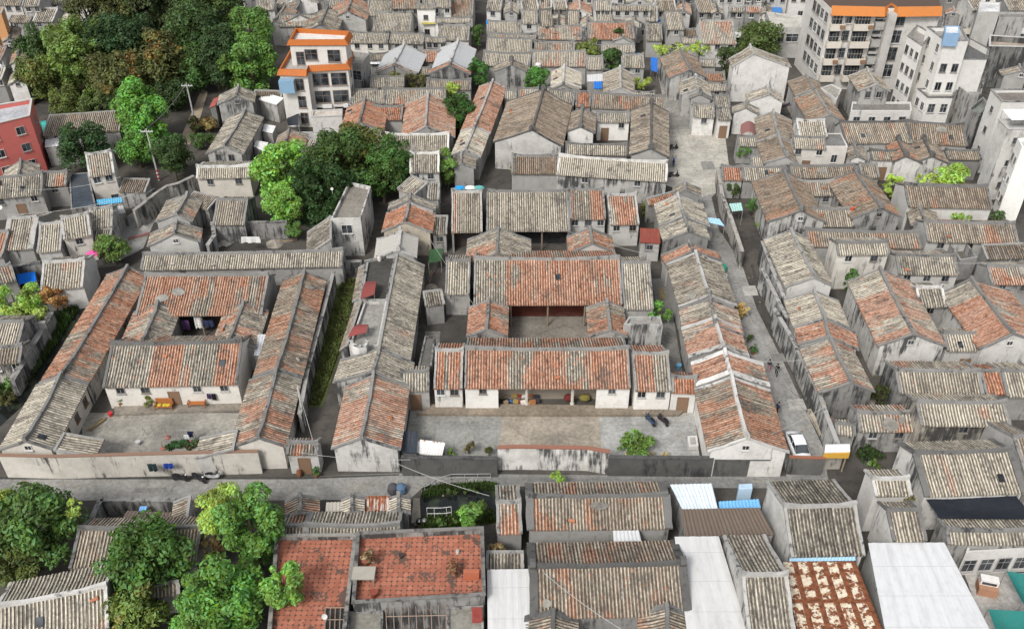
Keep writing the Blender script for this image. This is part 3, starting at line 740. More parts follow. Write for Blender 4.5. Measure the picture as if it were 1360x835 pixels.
GROUP[0] = None
S('rusty dark red sheet roof shed between the rear hall and alley houses', (660,380), (765,385), (710,455), ze=3.0, dz=.7, rmat='sheet', color=(.23,.055,.04), rust=.5, wl=.55, name='sheet_roof_shed', win=1)
S('low red tiled roof filling the gap behind the alley row', (850,190), (690,232), (735,245), r=.85, l=.3, b=.3, ze=3., dz=.6)
Z(340, 205)
S('grey lean-to over the side passage left of the central rear hall', (990,320), (915,320), (905,412), r=0, l=.35, ze=3., dz=.6, wl=.4, win=1)
S('lower grey lean-to beside the left bay of the middle hall', (958,700), (860,712), (862,785), r=0, l=.35, ze=3., dz=.5, wl=.3)
Z(340, 410)
H('small pale tiled passage gate left of the central front hall', (745,330), (892,325), (820,425), r=.03, l=.8, ze=3., wl=.6, door=1, name='gatehouse', cat='gate')
K('dark grey flat strip roof beside the passage behind the pale gate', [(870,140),(925,140),(905,300),(835,300)], 3.0, .15, wl=.3, ws=.8, deck=(.14,.135,.125), name='flat_roof', cat='roof')
Z(680, 410)
H('small red tiled passage gate right of the central front hall', (822,352), (952,357), (885,435), r=.92, l=.4, ze=3.1, wl=.75, ws=.3, door=1, name='gatehouse', cat='gate')
# front wall of the central yard
Z(340, 410)
W('black stained front wall of the central yard, left stretch', [(748,765),(1000,768),(1245,772)], 2.5, wl=.06, ws=.7)
Z(680, 410)
W('black stained front wall of the central yard, right stretch', [(500,765),(760,768),(1040,770)], 2.5, wl=.06, ws=.7)
W('white central screen wall of the front yard under red tile coping', [(-75,715),(-70+110,712),(390,718),(505,738)], 3.0, .4, wl=.85, ws=.8, red=(.28,.13,.09), name='screen_wall')
W('black stained wall continuing right from the alley gable to the booth', [(1045,775),(1200,775),(1330,775)], 2.3, wl=.08, ws=.7)
Z(340, 410)
S('dark blue black sheet roof of a small shed in the central yard corner', (760,632), (838,632), (790,742), ze=2.1, dz=.5, rmat='sheet', color=(.035,.045,.06), wl=.3, name='sheet_roof_shed')
S('white sheet with rusty top edge leaning by the yard front wall', (835,672), (975,690), (900,752), ze=1.6, dz=.5, rmat='sheet', color=(.75,.74,.72), rust=.5, wl=.3, name='sheet_roof_shed')
# porch of the front hall: terrace step, columns
def steps(label, pts, h, col, name='terrace_step', kind=None):
    P = [U(p, h) for p in pts]; c = sum(P, Vector()) / len(P); m = MB()
    q = [(p.x - c.x, p.y - c.y) for p in P]
    if sum(q[i][0]*q[(i+1) % len(q)][1] - q[(i+1) % len(q)][0]*q[i][1] for i in range(len(q))) < 0: q = q[::-1]
    m.prism(q, -.3, h); return ob(name, m, 'deck', None, col, (c.x, c.y, 0), label=label, cat='terrace')
steps('raised tan stone terrace along the central front hall', [(870,520),(890,490),(1370,490),(2230,505),(2180,545),(1370,545),(830,540)], .35, (.24,.20,.155))
Z(680, 410)
for i, x in enumerate([75, 310]):
    p = U((x, 490), .35); m = MB(); m.lathe([(.24, 0), (.24, .15), (.17, .2), (.17, 3.2)], 10)
    ob('stone_column', m, 'wall', None, (.7, .2, .4), p, label=['left stone column of the central hall porch', 'right stone column of the central hall porch'][i], cat='column')
Z(0, 410)
steps('raised stone terrace before the white facade of the left front hall', [(590,500),(1260,470),(1265,515),(590,545)], .3, (.24,.215,.18))
# ================================================================== alley row right of the central compound
GROUP[0] = 'gable houses lining the left side of the wide alley'
Z(680, 410)
H('large brown orange house with white gable at the lane corner of the alley', (1215,672), (1130,350), (1008,742), (1425,725), r=.55, l=.45, b=.3, ze=3.4, wl=.68, ws=.55, vd=.7, up=.4)
H('orange house with thick white verge bands, second from the lane corner', (1126,328), (1096,218), (945,388), (1335,412), r=.78, l=.55, ze=3.5, wl=.5, vd=.85, gw=0, vw=.6)
H('orange striped house with grey verge, third from the lane corner', (1090,192), (1045,45), (908,248), (1218,225), r=.66, l=.7, ze=3.4, wl=.5, vd=.6, gw=0, vw=.5)
Z(680, 205)
H('mottled orange house by dry yellow weeds, fourth from the lane corner', (1048,878), (1020,745), (872,880), (1175,850), r=.55, l=.6, ze=3.3, wl=.5, gw=0)
H('large grey ribbed house with pale ridge in the middle of the alley row', (1018,728), (945,508), (852,772), (1148,742), r=.08, l=.5, b=.1, ze=3.4, wl=.5, vd=.6, gw=0)
H('short bright orange roof squeezed between two grey alley roofs', (935,500), (912,455), (785,562), (1085,562), r=.9, l=.5, ze=3.4, wl=.5, gw=0)
H('grey house with dark curled gable band in the alley row', (915,398), (886,322), (785,470), (1028,450), r=0, l=.62, ze=3.7, wl=.45, ws=.7, vd=.25, volute=.7, gw=0)
H('pale grey long house near the far end of the alley row', (884,320), (853,208), (752,352), (1010,335), r=.08, l=.65, ze=3.5, wl=.5, vd=.55, gw=0)
H('smallest grey gable at the far end of the alley row', (893,185), (890,145), (828,182), (980,235), r=.2, l=.4, b=.3, ze=3.5, wl=.4, gw=0)
# ================================================================== across the alley
GROUP[0] = 'gable houses lining the right side of the wide alley'
Z(1010, 410)
H('orange and pale blue grey house with dark gable right of the alley', (470,383), (356,150), (298,430), (592,432), r=.6, l=.7, ze=3.6, wl=.35, ws=.8, vd=.3)
H('bright orange house second up the right side of the alley', (350,145), (332,52), (190,190), (502,180), r=.9, l=.5, ze=3.6, wl=.4, vd=.3, gw=0)
Z(1010, 205)
H('pale ribbed house with reddish right slope, right of the alley', (330,845), (275,702), (165,890), (457,885), r=.22, l=.85, ze=3.6, wl=.5, vd=.4, gw=0)
H('long silver grey house with plain white gable, right of the alley', (280,637), (156,392), (125,685), (372,668), r=0, l=.7, ze=4.0, wl=.72, ws=.45, vd=.35, gw=0)
GROUP[0] = 'houses of the right quarter between alley and white towers'
H('long brown ribbed roof running behind the silver grey house', (230,395), (812,408), (500,478), r=.3, l=.55, b=.3, ze=3.4, wl=.5, bw=.6)
H('two storey cream house with short ribbed roof and orange door', (388,455), (655,452), (540,518), (500,432), r=.02, l=.85, ze=5.4, wl=.7, ws=.4, ww=.3, win=2, door=0)
H('long pale ribbed house with one orange patch and white front', (695,520), (1005,525), (850,620), (850,500), r=.18, l=.78, ze=3.6, wl=.72, ws=.45, win=3)
H('big orange house with pale upper roof and white gable', (790,928), (614,592), (590,965), (950,972), r=.72, l=.75, pan=[(0,.12,.2),(.12,.3,-.25),(.3,.68,.25),(.68,1,-.4)], ze=4.2, wl=.65, ws=.65, vd=.28)
H('big orange house with grey ridge and white gable at the right edge', (1305,928), (1083,642), (1112,985), (1500,965), r=.74, l=.6, pan=[(0,.62,.15),(.72,1,-.3)], ze=4.2, wl=.7, ws=.6, vd=.28)
H('grey ribbed link roof between the two big orange houses, upper', (800,690), (935,690), (870,788), r=0, l=.55, ze=3.8, wl=.4, win=1, vd=.8)
Z(1010, 410)
H('pale ribbed link roof between the two big orange gables, lower', (940,128), (1180,128), (1060,218), r=.02, l=.85, ze=3.6, wl=.6, door=1, vd=.3)
Z(1010, 205)
H('striped orange and pale house over a laundry porch at the right edge', (1165,582), (1400,580), (1260,672), r=.5, l=.8, ze=3.6, wl=.4, win=2)
GROUP[0] = 'wings of the brown courtyard house in the right quarter'
H('left brown wing of the right courtyard house with black and white gable', (215,293), (120,85), (25,330), (335,345), r=.35, l=.35, b=.75, ze=4.0, wl=.6, ws=.75, vd=.25, volute=.9)
H('right brown wing of the right courtyard house with tall grey gable', (622,277), (486,87), (465,332), (722,318), r=.45, l=.35, b=.6, ze=4.2, wl=.5, ws=.6, vd=.2, volute=.8)
H('rear range of the right courtyard house with dark ridge', (150,68), (478,66), (300,122), r=.35, l=.5, b=.3, ze=3.8, wl=.4, vd=.2)
H('small brown ribbed roof behind the tiny right courtyard', (185,150), (375,150), (280,213), r=.3, l=.65, b=.3, ze=3.4, wl=.4, win=2, vd=.4)
H('front ribbed range of the right courtyard house with red chimney pot', (262,293), (465,293), (360,372), r=.12, l=.7, b=.2, ze=3.4, wl=.5, vd=.25)
H('short dark roof end right of the rear range', (505,62), (598,62), (560,120), r=.25, l=.5, b=.3, ze=3.8, wl=.4, vd=.3)
GROUP[0] = 'houses of the right quarter between alley and white towers'
H('broad dark brown house topped by bright vines with a white left gable', (738,168), (1168,176), (950,275), r=.1, l=.45, b=.55, ze=4.2, wl=.7, ws=.3, vd=.25)
H('small grey gable tucked below the broad dark brown house', (845,345), (815,258), (765,338), (925,348), r=.0, l=.5, b=.2, ze=3.2, wl=.4, gw=0)
H('ribbed brown grey house below the tiny vine courtyard', (838,358), (1305,368), (1070,455), r=.18, l=.6, b=.35, ze=3.6, wl=.45, win=3, vd=.25)
K('ruined roofless dark room with a slumped beam', [(975,455),(1060,450),(1120,530),(1030,545)], 3.2, 1.2, wl=.35, ws=.8, deck=(.16,.15,.13), name='ruined_room', cat='ruin')
S('dark cluttered shed roof with old timber at the right edge', (1140,470), (1400,460), (1250,540), r=.05, l=.15, b=.3, ze=3., dz=.8, wl=.3)
Z(1010, 410)
H('long pale house with ruined orange right end and black left gable', (695,318), (1128,322), (930,438), (900,272), r=.16, l=.72, b=.1, ze=3.6, wl=.3, ws=.9, vd=.3)
H('ruined orange roof patch with a dark hole', (1130,322), (1238,320), (1190,442), (1180,285), r=.9, l=.4, ze=3.6, wl=.3, vd=.3)
H('pale ribbed house past the ruined orange patch at the right edge', (1240,322), (1420,322), (1310,455), (1300,278), r=.02, l=.85, ze=3.6, wl=.3, vd=.3)
H('long pale house with tall streaked front wall and white left gable', (802,482), (1262,486), (1050,605), (990,442), r=.04, l=.85, ze=5.0, wl=.5, ws=.9, ww=.5, win=1, vd=.3)
H('small striped house with scattered orange tiles before the streaked wall', (495,536), (790,536), (655,634), (620,496), r=.4, l=.78, ze=3.2, wl=.5, ws=.75, win=2, vd=.3)
H('tiny pale roof beside the thatchy weeds and striped house', (385,590), (488,598), (440,642), r=.03, l=.8, ze=2.8, wl=.6)
H('large pale house with black ridge and tall white left gable', (795,745), (1292,728), (1060,962), (950,682), r=.02, l=.78, b=.08, ze=5.0, wl=.7, ws=.5, vd=.15, vw=.6)
H('tan ribbed wing at the right edge, ribs running crosswise', (1385,655), (1300,660), (1355,950), r=.15, l=.65, b=.4, ze=4.8, wl=.5)
Z(1010, 620)
H('tall white house with short ribbed roof left of the black ridge house', (575,62), (762,58), (690,150), (640,14), r=0, l=.8, ze=5.2, wl=.78, ws=.3, vd=.6, gw=0)
H('lower dark framed roof with curved hip below the tall white house', (650,222), (822,222), (740,382), (720,180), r=.02, l=.7, b=.15, ze=4.6, wl=.7, ws=.4, vd=.2)
H('grey ribbed house at the lower right below the black net', (955,322), (1420,326), (1180,378), (1150,266), r=.02, l=.65, ze=4., wl=.55, ws=.5, vd=.3)

# left bank of the dark ditch
GROUP[0] = 'houses on the left edge of the village'
Z(0, 410)
H('pale ribbed roof on the ditch bank under the green vine mound', (-60,70), (128,68), (40,188), r=.02, l=.8, ze=3.4, wl=.5, ws=.85)
H('lower dark roofed house on the ditch bank with patched wall', (-60,205), (118,192), (40,282), r=.05, l=.45, b=.3, ze=3., wl=.6, ws=.8, ww=.2, win=2)
W('mossy grey retaining wall falling along the dark ditch', [(262,20),(215,110),(165,190),(110,290),(60,370)], 2.2, .6, .35, .9)
W('dark plaster wall between the ditch houses', [(130,80),(235,70)], 3., .3, .4, .8)
G('ditch_bank', [(330,-40),(262,90),(180,230),(60,420),(-60,560),(-200,560),(-100,300),(120,250),(240,60)], .03, 'deck', (.055,.075,.03))

Z(1010, 410)
W('dark wall with orange coping closing the lower end of the alley', [(148,764),(240,768),(332,770)], 2.3, .3, .12, .7, red=(.28,.12,.07))
# ================================================================== foreground roofs
GROUP[0] = 'foreground houses below the lane'
Z(680, 620)
H('tan ribbed hall with thick black verges, nearest the lane', (85,152), (800,145), (440,322), (430,80), r=.38, l=.68, b=.45, ze=3.4, wl=.4, vd=.13, vw=.7, up=.3)
H('tan ribbed hall with black curled gables at the bottom centre', (100,512), (885,497), (500,775), (460,385), r=.36, l=.6, b=.5, ze=3.6, wl=.4, vd=.13, vw=.7, up=.3, volute=1.)
H('left curled side wing of the bottom centre hall', (212,960), (210,745), (60,860), (345,860), r=.3, l=.55, b=.4, ze=3.2, wl=.4, vd=.15, vw=.6)
H('right curled side wing of the bottom centre hall', (815,960), (797,715), (650,860), (950,860), r=.3, l=.6, b=.4, ze=3.2, wl=.4, vd=.15, vw=.6)
Z(340, 620)
H('orange striped strip house left of the tan hall by the ditch', (1238,182), (1365,178), (1300,345), (1300,95), r=.55, l=.72, ze=3.3, wl=.4, vd=.35)
S('dark grey ribbed roof strip above the white sheet roof', (1190,440), (1380,440), (1280,530), r=0, l=.45, ze=2.6, dz=.6)
Z(1010, 620)
H('grey ribbed house with white gable beside the yellow fronted booth', (120,205), (490,196), (355,462), (200,70), r=0, l=.33, ze=4.2, wl=.75, ws=.4, vd=.5)
H('grey ribbed house between the two white sheet roofs', (-97,556), (138,551), (0,900), (-60,352), r=0, l=.55, ze=4.2, wl=.55, ws=.6, vd=.5)
GROUP[0] = None
def sheet(label, pts, z, col, rust=0., name='sheet_roof', pitch=.25, h=.05, rib=.3, base=(.4, .6, 0), z0=True, mat='sheet'):
    """flat sheet roof through 4 surveyed corners (0-1 far edge, 2-3 near edge)"""
    P = [U(p, z + (pitch if i < 2 else 0)) for i, p in enumerate(pts)]; c = sum(P, Vector()) / 4; c.z = 0
    e = empty(name, label, 'roof', c, 0, GROUP[0]); m = MB()
    L = (P[1] - P[0]).length; n = max(3, int(L / rib)); vs = []; NS = max(2, int((P[3] - P[0]).length / 2.2))
    for j in range(NS + 1):
        for i in range(n * 4 + 1):
            f = i / (n * 4); a = P[0].lerp(P[1], f); b = P[3].lerp(P[2], f); q = a.lerp(b, j / NS) - c
            vs.append((q.x, q.y, q.z + (h if i % 4 in (2, 3) else 0) + nrs.randn() * .004))
    Kc = n * 4 + 1; fs = []; uv = []; S_ = (P[3] - P[0]).length
    for j in range(NS):
        for i in range(n * 4):
            a = j * Kc + i; fs.append((a + Kc, a + Kc + 1, a + 1, a))
            u0, u1 = i/4, (i+1)/4; v0, v1 = S_*j/NS, S_*(j+1)/NS
            uv.append(((u0, v1), (u1, v1), (u1, v0), (u0, v0)))
    m.add(vs, fs, 0, uv); ob('sheet', m, mat, e, (*col, 1 - rust))
    if not z0:
        Lp = z if z < 5 else 1.6
        for p in P: q = p - c; m = MB(); m.tube([(q.x*.95, q.y*.95, q.z - Lp), (q.x*.95, q.y*.95, q.z - .02)], .04, 5); ob('post', m, 'wood', e, (.3,.29,.27))
    if z0:
        m = MB(); Q = [(p.x - c.x, p.y - c.y, p.z) for p in P]; k = .96
        Q = [(x*k, y*k, zz - .08) for x, y, zz in Q]
        m.add([(x, y, -.3) for x, y, _ in Q] + Q, [(i, (i+1) % 4, 4+(i+1) % 4, 4+i) for i in range(4)])
        ob('wall', m, 'wall', e, base)
    return e
Z(1010, 620)
sheet('large plain white metal roof at the lower right', [(555,390),(948,388),(1190,850),(645,850)], 4.0, (.60,.61,.62), .08, rib=.9, h=.025)
sheet('heavily rusted white corrugated roof beside the large white metal roof', [(115,488),(490,486),(640,860),(195,860)], 3.6, (.66,.60,.50), .78, rib=1.25, h=.06, mat='rustpanel')
sheet('narrow pale blue sheet edge above the rusted roof', [(150,470),(490,462),(492,482),(150,486)], 3.9, (.30,.50,.68), 0.)
Z(680, 620)
sheet('white metal roof right of the bottom centre hall', [(838,358),(1066,356),(1225,870),(905,870)], 3.8, (.58,.58,.575), .1, rib=.8, h=.025)
sheet('white blue corrugated roof with rusty right edge by the lane', [(815,90),(1030,85),(1062,215),(880,222)], 3.2, (.66,.74,.80), .22, rib=.35)
sheet('bright blue awning sheet beside the rusty edged white roof', [(1065,178),(1272,165),(1285,212),(1070,214)], 2.8, (.16,.42,.72), .05)
sheet('dark brown ribbed sheet roof below the blue awning', [(870,218),(1278,210),(1355,352),(895,358)], 3.3, (.15,.115,.09), .12, rib=.32, h=.08)
sheet('small white sheet over the gap between the two tan halls', [(520,328),(655,326),(668,384),(525,386)], 3.0, (.55,.56,.57), .1)
K('light blue small water tank house by the lane wall', [(1170,88),(1238,85),(1240,112),(1170,114)], 2.6, .1, paint=(.45,.6,.75), deck=(.5,.65,.8), name='tank_house', cat='shed')
Z(340, 620)
sheet('plain white sheet roof left of the bottom centre hall', [(1192,528),(1415,524),(1425,870),(1195,870)], 3.3, (.58,.58,.575), .1, rib=.7, h=.025)
# black shade net over yard
Z(1010, 620)
def net(label, pts, z, col, name='shade_net', cat='net', sag=.35, posts=True):
    P = [U(p, z) for p in pts]; c = sum(P, Vector()) / 4; c.z = 0; e = empty(name, label, cat, c); m = MB(); N = 10; vs = []; uv = []; fs = []
    for j in range(N+1):
        for i in range(N+1):
            q = P[0].lerp(P[1], i/N).lerp(P[3].lerp(P[2], i/N), j/N) - c
            vs.append((q.x, q.y, q.z - sag * (math.sin(math.pi*i/N) * math.sin(math.pi*j/N)) + nrs.randn()*.012))
    for j in range(N):
        for i in range(N): a = j*(N+1)+i; fs.append((a+N+1, a+N+2, a+1, a))
    m.add(vs, fs); ob('netting', m, 'cloth', e, col)
    if posts:
        for p in P: q = p - c; m = MB(); m.tube([(q.x, q.y, -.2), (q.x, q.y, z)], .05); ob('post', m, 'wood', e, (.25,.24,.22))
    return e
net('black shade net stretched over the yard behind the lower right house', [(842,150),(1318,148),(1420,270),(925,266)], 4.3, (.022,.026,.034))
net('teal green shade canopy at the lower right corner, upper piece', [(1268,535),(1420,560),(1420,740),(1352,700)], 3.0, (.03,.17,.155), 'shade_canopy', 'canopy', .5)
net('teal green shade canopy at the lower right corner, lower piece', [(1175,732),(1420,745),(1420,900),(1235,900)], 3.0, (.03,.18,.16), 'shade_canopy', 'canopy', .5)
G('pale_yard', [(1050,545),(1420,545),(1420,900),(1180,900)], .02, 'deck', (.42,.40,.37))
K('pale street facade with dark red door facing the teal canopies', [(1060,440),(1420,420),(1420,395),(1070,400)], 3.2, .2, wl=.75, ws=.35, name='shop_front', cat='house', wins=[(0,1,4,1.1,1.5,.6,.6)])
# red terraces
Z(340, 620)
GROUP[0] = 'red paved roof terraces at the bottom'
K('left red paved mossy roof terrace with crumbling tiles', [(105,352),(517,347),(455,880),(62,880)], 4.2, .45, wl=.4, ws=.8, deckmat='redtile', cap=(.25,.7,.1), name='roof_terrace', cat='terrace')
K('right red paved mossy roof terrace with clutter and pots', [(522,338),(1170,312),(1180,660),(498,702)], 4.5, .6, wl=.3, ws=.9, deckmat='redtile', cap=(.16,.8,.05), name='roof_terrace', cat='terrace')
GROUP[0] = None
K('small grey concrete roof left of the iron pergola', [(482,742),(655,738),(655,880),(462,880)], 3.3, .15, wl=.35, ws=.8, deck=(.22,.21,.18), name='flat_roof', cat='roof')
K('small grey concrete roof with a rusty hatch right of the iron pergola', [(985,718),(1172,712),(1175,880),(985,880)], 3.3, .15, wl=.35, ws=.8, deck=(.24,.23,.20), name='flat_roof', cat='roof')
def pergola(label, pts, z, nx, ny, r=.04):
    P = [U(p, z) for p in pts]; c = sum(P, Vector()) / 4; c.z = 0; e = empty('iron_pergola', label, 'pergola', c); m = MB()
    for i in range(nx+1): m.tube([P[0].lerp(P[1], i/nx) - c, P[3].lerp(P[2], i/nx) - c], r, 5)
    for j in range(ny+1): m.tube([P[0].lerp(P[3], j/ny) - c + Vector((0,0,.05)), P[1].lerp(P[2], j/ny) - c + Vector((0,0,.05))], r, 5)
    ob('grille', m, 'paint', e, (.30,.22,.17))
    for p in P: q = p - c; m = MB(); m.tube([(q.x, q.y, -.2), (q.x, q.y, z)], r*1.5, 6); ob('post', m, 'paint', e, (.25,.2,.16))
    return e
pergola('rusty iron pergola grid over the dark light well', [(668,695),(978,682),(985,850),(675,850)], 3.6, 8, 2)
pergola('small rusty iron grid over the left terrace opening', [(358,725),(462,725),(455,850),(355,850)], 4.0, 4, 2)
steps('near black slab painted as the shaded opening in the left red terrace', [(358,728),(462,728),(452,850),(356,850)], 3.79, (.03,.03,.03), name='well_shade_slab')  # solid slab on the deck, its near-black colour stands for shade inside an opening
# small grey rows by the lane
GROUP[0] = 'small sheds and roofs along the lower edge of the lane'
H('long grey ribbed roof just above the red terraces', (262,300), (742,298), (500,345), (500,230), r=.02, l=.6, ze=3.0, wl=.4, vd=.3)
H('brown ribbed end of the long grey roof under the tree', (135,302), (258,300), (200,345), (230,238), r=.3, l=.6, b=.3, ze=3.0, wl=.4)
H('small brown gable shed standing at the lane edge', (228,238), (228,142), (148,215), (330,215), r=.4, l=.7, b=.4, ze=2.7, wl=.4, gw=0)
H('small pale gable shed beside the rusty sheet roof', (495,232), (497,148), (455,215), (560,215), r=.05, l=.85, ze=2.7, wl=.4, gw=0)
H('small pale gable shed right of the rusty sheet roof', (735,228), (735,142), (688,215), (785,215), r=.1, l=.85, ze=2.7, wl=.4, gw=0)
sheet('rust red corrugated sheet between two small pale sheds', [(572,150),(688,148),(690,226),(570,228)], 2.7, (.5,.42,.38), .85, rib=.28, h=.06)
sheet('plain pale sheet roof right of the brown gable shed', [(362,182),(452,180),(455,228),(358,230)], 2.5, (.42,.39,.34), .1)
# left yard house
Z(0, 620)
GROUP[0] = 'foreground houses below the lane'
H('brown white ribbed house half hidden by two round trees', (405,320), (1040,310), (600,520), (640,262), r=.25, l=.72, b=.4, ze=3.2, wl=.4, vd=.25)
H('large silver grey ribbed house at the bottom left corner', (-20,722), (552,612), (300,880), (240,560), r=.03, l=.85, ze=4.0, wl=.5, ws=.5, vd=.7)
S('small ribbed side roof closing the yard beside the pale green tree', (980,150), (965,262), (890,215), r=.3, l=.7, b=.3, ze=2.6, dz=.6)
GROUP[0] = None
W('tile topped yard wall along the lower edge of the lane', [(520,168),(700,170),(905,170)], 1.9, .35, .35, .8)
W('left side wall of the small yard below the lane', [(520,168),(475,262)], 1.9, .35, .35, .8)
sheet('brown ribbed sheet roof inside the small yard', [(655,225),(905,235),(895,268),(630,266)], 2.3, (.13,.10,.085), .1, h=.08)
sheet('small bright blue sheet in the yard below the lane', [(722,202),(760,202),(752,228),(715,228)], 1.6, (.16,.4,.75), 0.)
S('broken ribbed roof fragment between the bottom trees', (790,610), (925,590), (900,660), r=.1, l=.55, b=.3, ze=2.6, dz=.6)
# ================================================================== ground sheets
Z(0, 0, 1.)
G('lane', [(-60,634),(90,634),(400,633),(530,628),(940,632),(1100,632),(1100,640),(1040,648),(900,645),(650,645),(560,648),(545,662),(380,664),(100,664),(-60,668)], .012, 'deck', (.255,.25,.235))
G('lane_asphalt', [(640,634),(1090,636),(1090,640),(1020,648),(640,645)], .022, 'deck', (.21,.21,.205))
G('alley', [(890,98),(905,98),(925,165),(960,175),(968,240),(945,262),(955,305),(985,350),(1005,410),(1040,480),(1095,598),(1100,640),(1045,640),(1040,600),(1000,480),(960,380),(930,300),(890,200)], .016, 'deck', (.285,.28,.265))
G('narrow_lane', [(864,60),(874,60),(892,110),(914,176),(890,176),(876,110)], .02, 'deck', (.30,.29,.265))
G('plaza', [(890,172),(962,172),(972,250),(930,262),(885,246)], .026, 'deck', (.43,.41,.36))
G('left_courtyard', [(110,548),(330,548),(318,605),(108,605)], .02, 'deck', (.30,.285,.25))
G('central_courtyard', [(545,545),(668,545),(662,615),(535,615)], .02, 'deck', (.27,.27,.25))
G('central_courtyard_paving', [(668,545),(796,545),(800,615),(662,615)], .022, 'deck', (.34,.30,.245))
G('central_courtyard_right', [(796,545),(922,545),(930,615),(800,615)], .024, 'deck', (.36,.36,.345))
G('inner_courtyard', [(670,420),(785,420),(790,452),(665,452)], .02, 'deck', (.22,.20,.17))
G('side_passage', [(866,370),(886,370),(915,545),(890,545)], .02, 'deck', (.20,.195,.18))
G('left_passage', [(565,440),(585,440),(575,545),(548,545)], .02, 'deck', (.2,.19,.175))
G('grass_alley_soil', [(452,370),(478,370),(448,480),(428,540),(405,540),(425,460)], .02, 'deck', (.10,.125,.04))
G('canal_water', [(-80,560),(60,440),(112,392),(125,398),(100,440),(40,530),(-60,620)], .01, 'water')
G('pond_water', [(560,652),(600,645),(660,643),(660,690),(550,700)], .03, 'water')
G('dirt_path', [(268,118),(276,122),(262,170),(252,192),(236,192),(250,160)], .02, 'deck', (.40,.33,.24))
G('left_lane', [(150,300),(205,262),(215,270),(190,330),(150,350),(140,330)], .02, 'deck', (.27,.265,.25))
for i, (x, y, w_, h_) in enumerate([(180,648,40,5),(300,656,60,4),(455,645,34,8),(520,655,25,5),(700,640,60,3),(1000,637,50,3)]):
    G('road_patch', [(x,y),(x+w_,y-1),(x+w_+3,y+h_),(x-2,y+h_+1)], .028, 'deck', [(.20,.195,.185),(.36,.35,.32),(.26,.25,.225)][i % 3])
for i, (x, y, w_, h_) in enumerate([(960,300,16,9),(985,380,18,12),(1020,470,20,9),(1045,530,22,14),(930,215,16,10)]):
    G('alley_patch', [(x,y),(x+w_,y-1),(x+w_+5,y+h_),(x+4,y+h_+1)], .034, 'deck', [(.24,.235,.22),(.42,.41,.38)][i % 2])
G('lane_drain', [(-60,633),(400,633),(530,629),(530,631),(400,636),(-60,636)], .03, 'deck', (.06,.06,.055))
G('alley_drain', [(1000,350),(1016,410),(1050,480),(1100,598),(1096,600),(1046,482),(1012,411),(997,352)], .04, 'deck', (.07,.068,.06))
# culvert slab and railing
Z(340, 620)
steps('plain concrete slab bridge over the dark ditch', [(812,160),(845,160),(850,285),(800,285)], .25, (.3,.27,.22), name='slab_bridge')
def railing(label, pts, h=1.0, z0=0., name='railing', col=(.35,.36,.36)):
    P = [U(p, z0) for p in pts]; c = P[0]; m = MB()
    Q = [p - c for p in P]
    for hh in (h, h*.5): m.tube([q + Vector((0,0,hh)) for q in Q], .035, 5)
    for a, b in zip(Q, Q[1:]):
        n = max(2, int((b-a).length / 1.2))
        for i in range(n+1): p = a.lerp(b, i/n); m.tube([p, p + Vector((0,0,h))], .03, 5)
    return ob(name, m, 'paint', None, col, c, label=label, cat='railing')
railing('grey metal railing curving beside the dark ditch', [(855,140),(890,130),(930,95),(1010,72),(1210,70)])
railing('white pipe frame leaning in the ditch garden', [(885,268),(960,268),(1010,262)], 1.6, .2, 'pipe_frame', (.6,.6,.58))

Z(340, 410)
sheet('pale glazed sheet roof filling the slot inside the left compound', [(5,132),(72,132),(45,242),(-12,242)], 2.9, (.55,.57,.6), .0)
# ================================================================== upper left quarter
GROUP[0] = None
Z(0, 0)
K('red three storey house with grey flat roof at the left edge', [(-120,560),(165,512),(152,598),(-120,665)], 9., .6, paint=(.56,.15,.13), deck=(.42,.43,.45), cap=(.6,.1,0), name='townhouse', wins=[(2,3,2,1.1,1.1,1.2,6.6),(1,2,1,.8,1.1,3.6,6.6)])
GROUP[0] = 'houses on the left edge of the village'
S('rusty ribbed warehouse roof under the wooded slope', (255,598), (640,572), (400,690), r=.1, l=.6, b=.4, ze=4., dz=.8, wl=.5)
K('teal painted tank box beside the red house', [(200,628),(238,622),(240,700),(215,704)], 3., .1, paint=(.05,.38,.33), deck=(.1,.45,.4), name='tank_house', cat='shed')
sheet('white sheet roof wedged beside the red house', [(232,722),(330,705),(395,745),(232,762)], 3.2, (.68,.69,.70), .02)
Z(0, 205)
H('little grey gable by the foot of the red house', (98,108), (108,32), (20,112), (205,100), r=.05, l=.65, ze=3.6, wl=.45)
H('long pale ribbed roof over cluttered open shop at the left edge', (-30,148), (228,122), (110,215), r=.02, l=.75, ze=3.6, wl=.5, win=2, door=1)
H('short roof with reddish fascia beside the dark flat roof', (225,108), (352,100), (290,162), r=.45, l=.7, ze=3.6, wl=.25, ww=.0, win=1)
K('dark slate blue flat roof between two pale houses', [(355,100),(455,92),(495,268),(365,282)], 3.4, .1, wl=.25, ws=.7, deck=(.055,.068,.085), name='flat_roof', cat='roof')
H('white two storey house with arched door behind blue awning', (450,32), (580,12), (530,108), r=.08, l=.85, b=.2, ze=5.6, wl=.8, ws=.4, ww=.35, win=2, wh=.9, vd=.7)
sheet('bright blue awning below the white two storey house', [(497,235),(628,220),(632,248),(500,264)], 2.9, (.10,.40,.62), .0)
sheet('pale leaning sheet right of the bright blue awning', [(578,254),(630,248),(648,302),(598,312)], 2.2, (.5,.5,.48), .05)
S('broken brown roof left of the curved lane wall', (640,128), (775,130), (700,195), r=.1, l=.3, b=.5, ze=2.8, dz=.6)
H('orange ribbed house at the left edge under the blue tarp shed', (-30,402), (48,402), (10,530), r=.7, l=.6, ze=3.2, wl=.4)
H('pale orange house with thick plaster gable near the left edge', (45,325), (190,318), (130,488), r=.42, l=.75, ze=3.4, wl=.5, vd=.5, vw=.6)
H('pale two part ribbed house with small green window', (205,362), (325,352), (270,500), r=.02, l=.85, ze=3.2, wl=.55, vd=.5)
